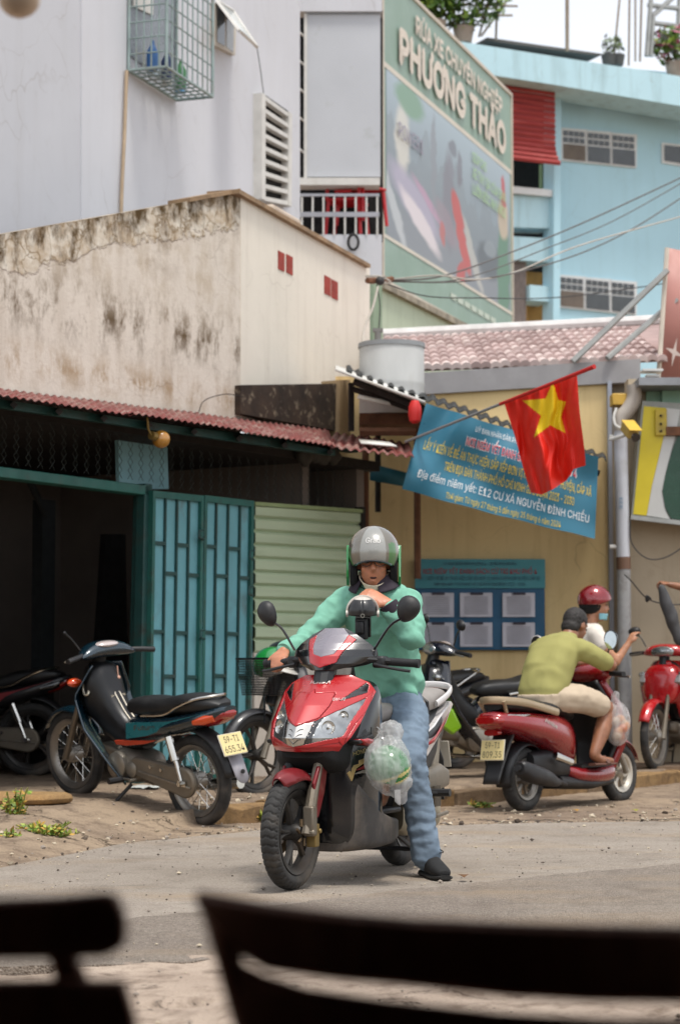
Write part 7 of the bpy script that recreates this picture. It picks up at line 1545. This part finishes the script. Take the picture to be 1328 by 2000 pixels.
# carrier bag with a green helmet hanging from the leg shield hook
bc = toloc(MM, 757, 1492, .325); BR3 = Matrix.Rotation(radians(60), 3, 'Z') @ Matrix.Rotation(radians(35), 3, 'Y')
gh = thing('helmet', 'green helmet with yellow bands inside the plastic bag', 'helmet', MM); mb, gf = helmet_shell(bc+Vector((-.01, 0, -.015)), .094, BR3, -.2, -.6)
for i, f in enumerate(mb.f):
    c = sum((Vector(mb.v[j]) for j in f), Vector())/4
    k = (c-bc).dot(Vector((-.35, .2, -.92)))
    if .035 < k < .05 or .066 < k < .08: mb.mi[i] = 1
obj('shell', mb, [g_helm, mat('cream yellow band', 'c8bb7a', .4, coat=.5)], gh, smooth=60, solid=.006)
m, t = newmat('clear bag film'); v = t.coord()
tr = t.n('BsdfTransparent', i_Color=(.93, .93, .93, 1)); pr = t.n('BsdfPrincipled', i_Base_Color=(.75, .74, .74, 1), i_Roughness=.22, i_Specular_IOR_Level=.7, i_Normal=t.bump(t.noise(t.coord((1, 1, .4)), 26, 4), .5, .02)); trl = t.n('BsdfTranslucent', i_Color=(.8, .8, .8, 1))
mx = t.n('MixShader', i_0=.35, i_1=pr, i_2=trl); fac = t.ramp(t.noise(t.coord((1, 1, .35)), 15, 5, .6), .35, .68, .2, .62); mo_ = t.n('MixShader', i_0=fac, i_1=tr, i_2=mx); t.t.links.new(mo_, t.o.inputs[0]); M_film = m
bag = thing('plastic_bag', 'clear plastic carrier bag holding a green helmet beside the leg shield', 'bag', MM)
hk = Vector((.90, .262, .675)); mb = MB(); mb.ball(bc, (.106, .100, .12), 24); mb.ball(bc+Vector((-.04, .0, .13)), (.05, .05, .06), 14); mb.tube(curve_pts([hk, hk.lerp(bc, .3), hk.lerp(bc, .65)+Vector((-.01, 0, .0)), bc], 6), [.012]*2+[.022]*3+[.035]*4+[.05]*3+[.07]*3+[.085]*3+[.1], 20)
mb.ball(bc+Vector((-.03, .02, -.07)), (.08, .08, .07), 16); mb.ball(bc+Vector((-.05, .03, -.12)), (.04, .04, .03), 12); mb.ball(bc+Vector((-.10, .02, -.03)), (.035, .05, .06), 12)
dvh = (hk-bc).normalized()
def bagf(p, n):
    q = p-bc; al = q.dot(dvh); a = atan2(q.dot(Vector((0, 1, 0))), q.dot(Vector((dvh.z, 0, -dvh.x)))); return .006*abs(sin(a*4.5+al*9))*min(1, max(.15, al*9))+.011*noise.noise(p*15)+.006*(1-2*abs(noise.noise(p*34)))
obj('film', blob(mb, .007, 4, bagf), M_film, bag)
obj('handles', MB().grid(lambda u, v: hk+Vector((-.02-.10*v+.02*sin(u*6), .02+.015*sin(v*5+u*4), -.015-.08*v+(u-.5)*.06)), 10, 10), M_film, bag, fix=False)
obj('tail', MB().grid(lambda u, v: bc+Vector((.07-.12*u, .06+.02*sin(u*9), -.11-.05*v*(1+.4*sin(u*11)))), 14, 5), M_film, bag, fix=False)
# brown sack on the footboard
mb = MB(); mb.ball((.62, .05, .42), (.12, .13, .1), 16); mb.ball((.66, .12, .38), (.07, .07, .06), 12); solo('brown_sack', 'crumpled brown sack on the footboard of the red scooter', 'sack', blob(mb, .01, 2, fold(.014, 14, 3.)), mat('brown plastic sack', '6b4630', .5, var=.2), MM)
# bag of oranges on the right-hand scooter
oc = toloc(MS, 1203, 1412, -.24); ob = thing('fruit_bag', 'clear bag of peeled orange fruit hanging on the wine red scooter', 'bag', MS)
mb = MB(); mb.ball(oc, (.11, .09, .16), 24); mb.ball(oc+Vector((.0, 0, .17)), (.03, .03, .06), 12); obj('film', blob(mb, .012, 3, fold(.01, 12, 8.)), M_film, ob)
rf_ = random.Random(9)
for k in range(11):
    p = oc+Vector((rf_.uniform(-.06, .06), rf_.uniform(-.045, .045), rf_.uniform(-.11, .07))); obj('fruit', MB().ball(p, (.038, .036, .034), 12), mat(f'fruit {k%3}', ('c4671f', 'c9884e', 'b9a084')[k % 3], .5), ob)
# ------------------------------------------------------------------ ground clutter
slab = MB(); sp = gnd(60, 1620, .0); pts = [(-.55, -.22), (-.5, .16), (.0, .2), (.32, .1), (.36, -.02), (.2, -.16), (-.1, -.24)]
slab.prism([(a*1.05, b*1.3) for a, b in pts], 0, .06, 2); solo('concrete_slab', 'loose ochre concrete slab at the kerb by the weeds', 'slab', slab, m_dirt('ochre slab', 'a98a5e', '9c7a50', '7d6448', 2., False), Matrix.Translation((sp.x-.12, sp.y+.05, pave_z(sp.x, sp.y)+.0)), bevel=.035)
def weed(label, px, py, h, n, spread, seed, name='weed'):
    p = gnd(px, py, .01); t = thing(name, label, 'weed', p, 'weeds at the kerb'); r = random.Random(seed); st = MB(); lv = MB()
    for k in range(n):
        a = r.uniform(0, 2*pi); d = Vector((cos(a), sin(a)*.6, 0))*spread*r.uniform(.2, 1); top = p+d+Vector((0, 0, h*r.uniform(.5, 1))); path = curve_pts([p+d*.1, p+d*.5+Vector((0, 0, (top.z-p.z)*.6)), top], 4); st.tube(path, [.004]*len(path), 5)
        for q in range(16):
            f = r.uniform(.25, 1); b = path[min(len(path)-1, int(f*(len(path)-1)))]; x = Vector((r.gauss(0, 1), r.gauss(0, 1), r.gauss(.3, .6))).normalized(); y = x.orthogonal().normalized(); s = .017*r.uniform(.6, 1.4); c = b+x*s; lv.mat(r.choice((0, 1, 1, 2))); lv.add([c-x*s, c+y*s*.45, c+x*s, c-y*s*.45], [(0, 1, 2, 3)])
    obj('stem', st, mat('weed stem', '7a7a3a', .7), t, I4); obj('foliage', lv, [mat('weed light', '94a03a', .6, var=.2), mat('weed mid', '5f7a24', .6, var=.2), mat('weed dry', 'b08a3a', .6, var=.2)], t, I4, fix=False, smooth=0)
weed('tall yellow green weed growing beside the ochre slab', 28, 1632, .30, 18, .11, 1); weed('low leafy weed spreading right of the tall weed', 92, 1648, .12, 34, .2, 2); weed('dry low weed at the left edge below the slab', 20, 1655, .09, 10, .14, 5)
weed('patch of low grass at the kerb left of the front tyre', 500, 1603, .05, 16, .14, 3); weed('thin grass under the kerb behind the shoe', 940, 1578, .035, 10, .2, 4)
pl_ = gnd(283, 1568, .05); solo('litter_paper', 'crumpled pale plastic scrap under the parked teal motorbike', 'litter', MB().grid(lambda u, v: (pl_.x+(u-.5)*.2, pl_.y+(v-.5)*.25, pave_z(pl_.x, pl_.y)+.012+.02*noise.noise(Vector((u*5, v*5, 2)))), 10, 10), mat('pale scrap', 'b9bcb8', .5), None)
rg_ = random.Random(17); pm_ = MB()
for k in range(1500):
    x, y = rg_.uniform(-2.2, 3), rg_.uniform(5.6, 15); s = rg_.uniform(.003, .006)+.009*rg_.random()**6; z = pave_z(x, y) if y > yat(EDGE, x) else .004
    if y < 7.5: z = .018
    pm_.mat(rg_.choice((0, 0, 1, 2))); pm_.ball((x, y, z+s*.4), (s, s*.8, s*.6), 5)
for k in range(520):                                      # coarser rubble along the broken road edge and the verge
    x = rg_.uniform(-2.3, 3); e_ = rg_.random()**2; y = yat(EDGE, x)-.12+1.6*e_; s = rg_.uniform(.005, .012)+.016*rg_.random()**5; pm_.mat(rg_.choice((0, 1, 2, 2)))
    R_ = Matrix.Rotation(rg_.uniform(0, 6), 3, 'Z') @ Matrix.Rotation(rg_.uniform(0, 3), 3, 'X'); pm_.ball((x, y, (pave_z(x, y) if y > yat(EDGE, x) else .004)+s*.3), (s, s*.75, s*.5), 5, R_)
o = obj('pebbles', pm_, [mat('grit grey', '8a8076', .9), mat('grit dark', '4a3f36', .9), mat('grit pale', 'b5a893', .9)]); o['kind'] = 'stuff'; o['label'] = 'scattered grit and crumbs of asphalt on the road'; o['category'] = 'gravel'
for k, (x, y, c) in enumerate(((905, 1713, '6a4a2e'), (880, 1470, '8a6a3a'), (1125, 1583, '97702f'), (1240, 1583, '8c8a2e'), (650, 1870, '7a4a30'))):
    p = gnd(x, y, .02); solo('fallen_leaf', ('dry leaf on the road right of the black shoe', 'dry leaf on the pavement behind the scooter', 'ochre leaf under the wine red scooter', 'greenish leaf on the road edge at right', 'reddish leaf on the near paving')[k], 'leaf', MB().grid(lambda u, v: (p.x+(u-.5)*.05*(1-abs(2*v-1)), p.y+(v-.5)*.09, (pave_z(p.x, p.y) if p.y > yat(EDGE, p.x) else .01)+.012+.01*sin(v*3)), 4, 6), mat(f'leaf litter {k}', c, .8), None, 'fallen leaves', solid=.001)
# ------------------------------------------------------------------ café chairs in front of the camera
M_wood = mat('dark stained wood', '8a5a44', .6, var=.25, sc=5, stretch=(6, 1, 1), spec=.2)
def cafe_chair(label, P, flip):
    "P maps photo columns to the curved back; slats given as lists of (x, top y, bottom y, distance)"
    t = thing('cafe_chair', label, 'chair', P['base'], 'dark chairs in the foreground')
    for sl in P['slats']:
        R = []
        for x, ya, yb, Y in sl:
            a, b = at(x, ya, Y), at(x, yb, Y); R.append([a+Vector((0, -.012, -.004)), a+Vector((0, .0, .002)), a+Vector((0, .012, -.004)), b+Vector((0, .012, .004)), b+Vector((0, 0, -.002)), b+Vector((0, -.012, .004))])
        obj('back_slat', MB().rings(R), M_wood, t, I4, bevel=.004, sub=0)
    for pts, r in P['posts']: obj('back_post', MB().tube(curve_pts([at(*p) for p in pts], 5), (r, r*.8), 10), M_wood, t, I4)
    c = Vector(P['base']); y0 = P['front']
    obj('seat', MB().box((c.x, y0, .41), (.42, .40, .03)), M_wood, t, I4, bevel=.01)
    for sx in (-1, 1): obj('leg', MB().tube([(c.x+sx*.18, y0+.17, .4), (c.x+sx*.2, y0+.2, 0)], .016, 8), M_wood, t, I4)
    for sx in (-1, 1): obj('leg', MB().tube([(c.x+sx*.18, y0-.17, .4), (c.x+sx*.19, y0-.21, 0)], .016, 8), M_wood, t, I4)
cafe_chair('dark wooden slat back chair filling the lower right foreground', dict(base=(.12, 1.9, 0), front=2.15, slats=[
    [(383, 1742, 1765, 1.86), (410, 1745, 1800, 1.87), (450, 1752, 1850, 1.88), (520, 1765, 1893, 1.89), (650, 1782, 1912, 1.90), (800, 1795, 1925, 1.91), (980, 1803, 1945, 1.91), (1150, 1808, 1955, 1.90), (1330, 1812, 1957, 1.88), (1480, 1808, 1950, 1.84)],
    [(470, 1880, 2080, 1.875), (520, 1905, 2080, 1.885), (600, 1930, 2090, 1.89), (750, 1952, 2100, 1.90), (980, 1978, 2110, 1.90), (1200, 1990, 2110, 1.89), (1480, 1990, 2110, 1.84)]],
    posts=[([(415, 1765, 1.89), (440, 1850, 1.88), (470, 1960, 1.88), (500, 2080, 1.87), (520, 2380, 1.86)], .013), ([(1470, 1790, 1.86), (1470, 2000, 1.85), (1460, 2380, 1.85)], .013)]), 1)
cafe_chair('dark wooden slat back chair cut off at the lower left', dict(base=(-.48, 1.85, 0), front=2.1, slats=[
    [(-420, 1775, 1880, 1.80), (-200, 1768, 1880, 1.84), (0, 1755, 1874, 1.85), (120, 1750, 1872, 1.86), (205, 1742, 1868, 1.86), (232, 1748, 1855, 1.86), (248, 1790, 1840, 1.86)],
    [(-420, 1915, 2080, 1.80), (-200, 1915, 2080, 1.84), (0, 1913, 2080, 1.85), (150, 1912, 2080, 1.86), (245, 1914, 2080, 1.86), (268, 1990, 2080, 1.86)]],
    posts=[([(108, 1800, 1.87), (128, 1885, 1.87), (150, 1960, 1.87), (170, 2380, 1.85)], .013), ([(-300, 1790, 1.85), (-300, 2380, 1.85)], .013)]), -1)
# round lamp hanging at the top left, close to the camera
bl_ = thing('hanging_bulb', 'blurred cream globe bulb hanging at the top left corner', 'bulb', at(38, -8, 4.0))
obj('globe', MB().ball(at(38, -8, 4.0), .042, 24), mat('cream glass', 'c3ab92', .3, var=.04, coat=.3), bl_, I4); obj('socket', MB().cyl(at(38, -8, 4.0)+Vector((0, 0, .035)), at(38, -8, 4.0)+Vector((0, 0, .09)), .018, 12).cyl(at(38, -8, 4.0)+Vector((0, 0, .09)), at(38, -8, 4.0)+Vector((0, 0, 1.2)), .004, 6), M_bpl, bl_, I4)

# unseen café roof and walls, added to keep sun and sky off the chairs
cf = thing('unseen_cafe_shelter', 'unseen café canopy and wall added to shade the foreground chairs', 'shelter', (0, 0, 0))
obj('canopy', MB().box2((-4, -3.5, 2.45), (4, 3.0, 2.55)), M_soot, cf, I4); obj('back_wall', MB().box2((-4, -3.6, 0), (4, -3.5, 2.45)), M_soot, cf, I4)
for sx in (-1, 1): obj('post', MB().cyl((sx*3.8, 2.8, 0), (sx*3.8, 2.8, 2.45), .05, 10), M_soot, cf, I4); obj('end_wall', MB().box2((sx*4, -3.5, 0), (sx*4.1, 1.5, 2.45)), M_soot, cf, I4)
obj('floor', MB().box2((-4, -3.5, .0), (4, 2.6, .03)), mat('dark floor tile', '3a322c', .7), cf, I4)
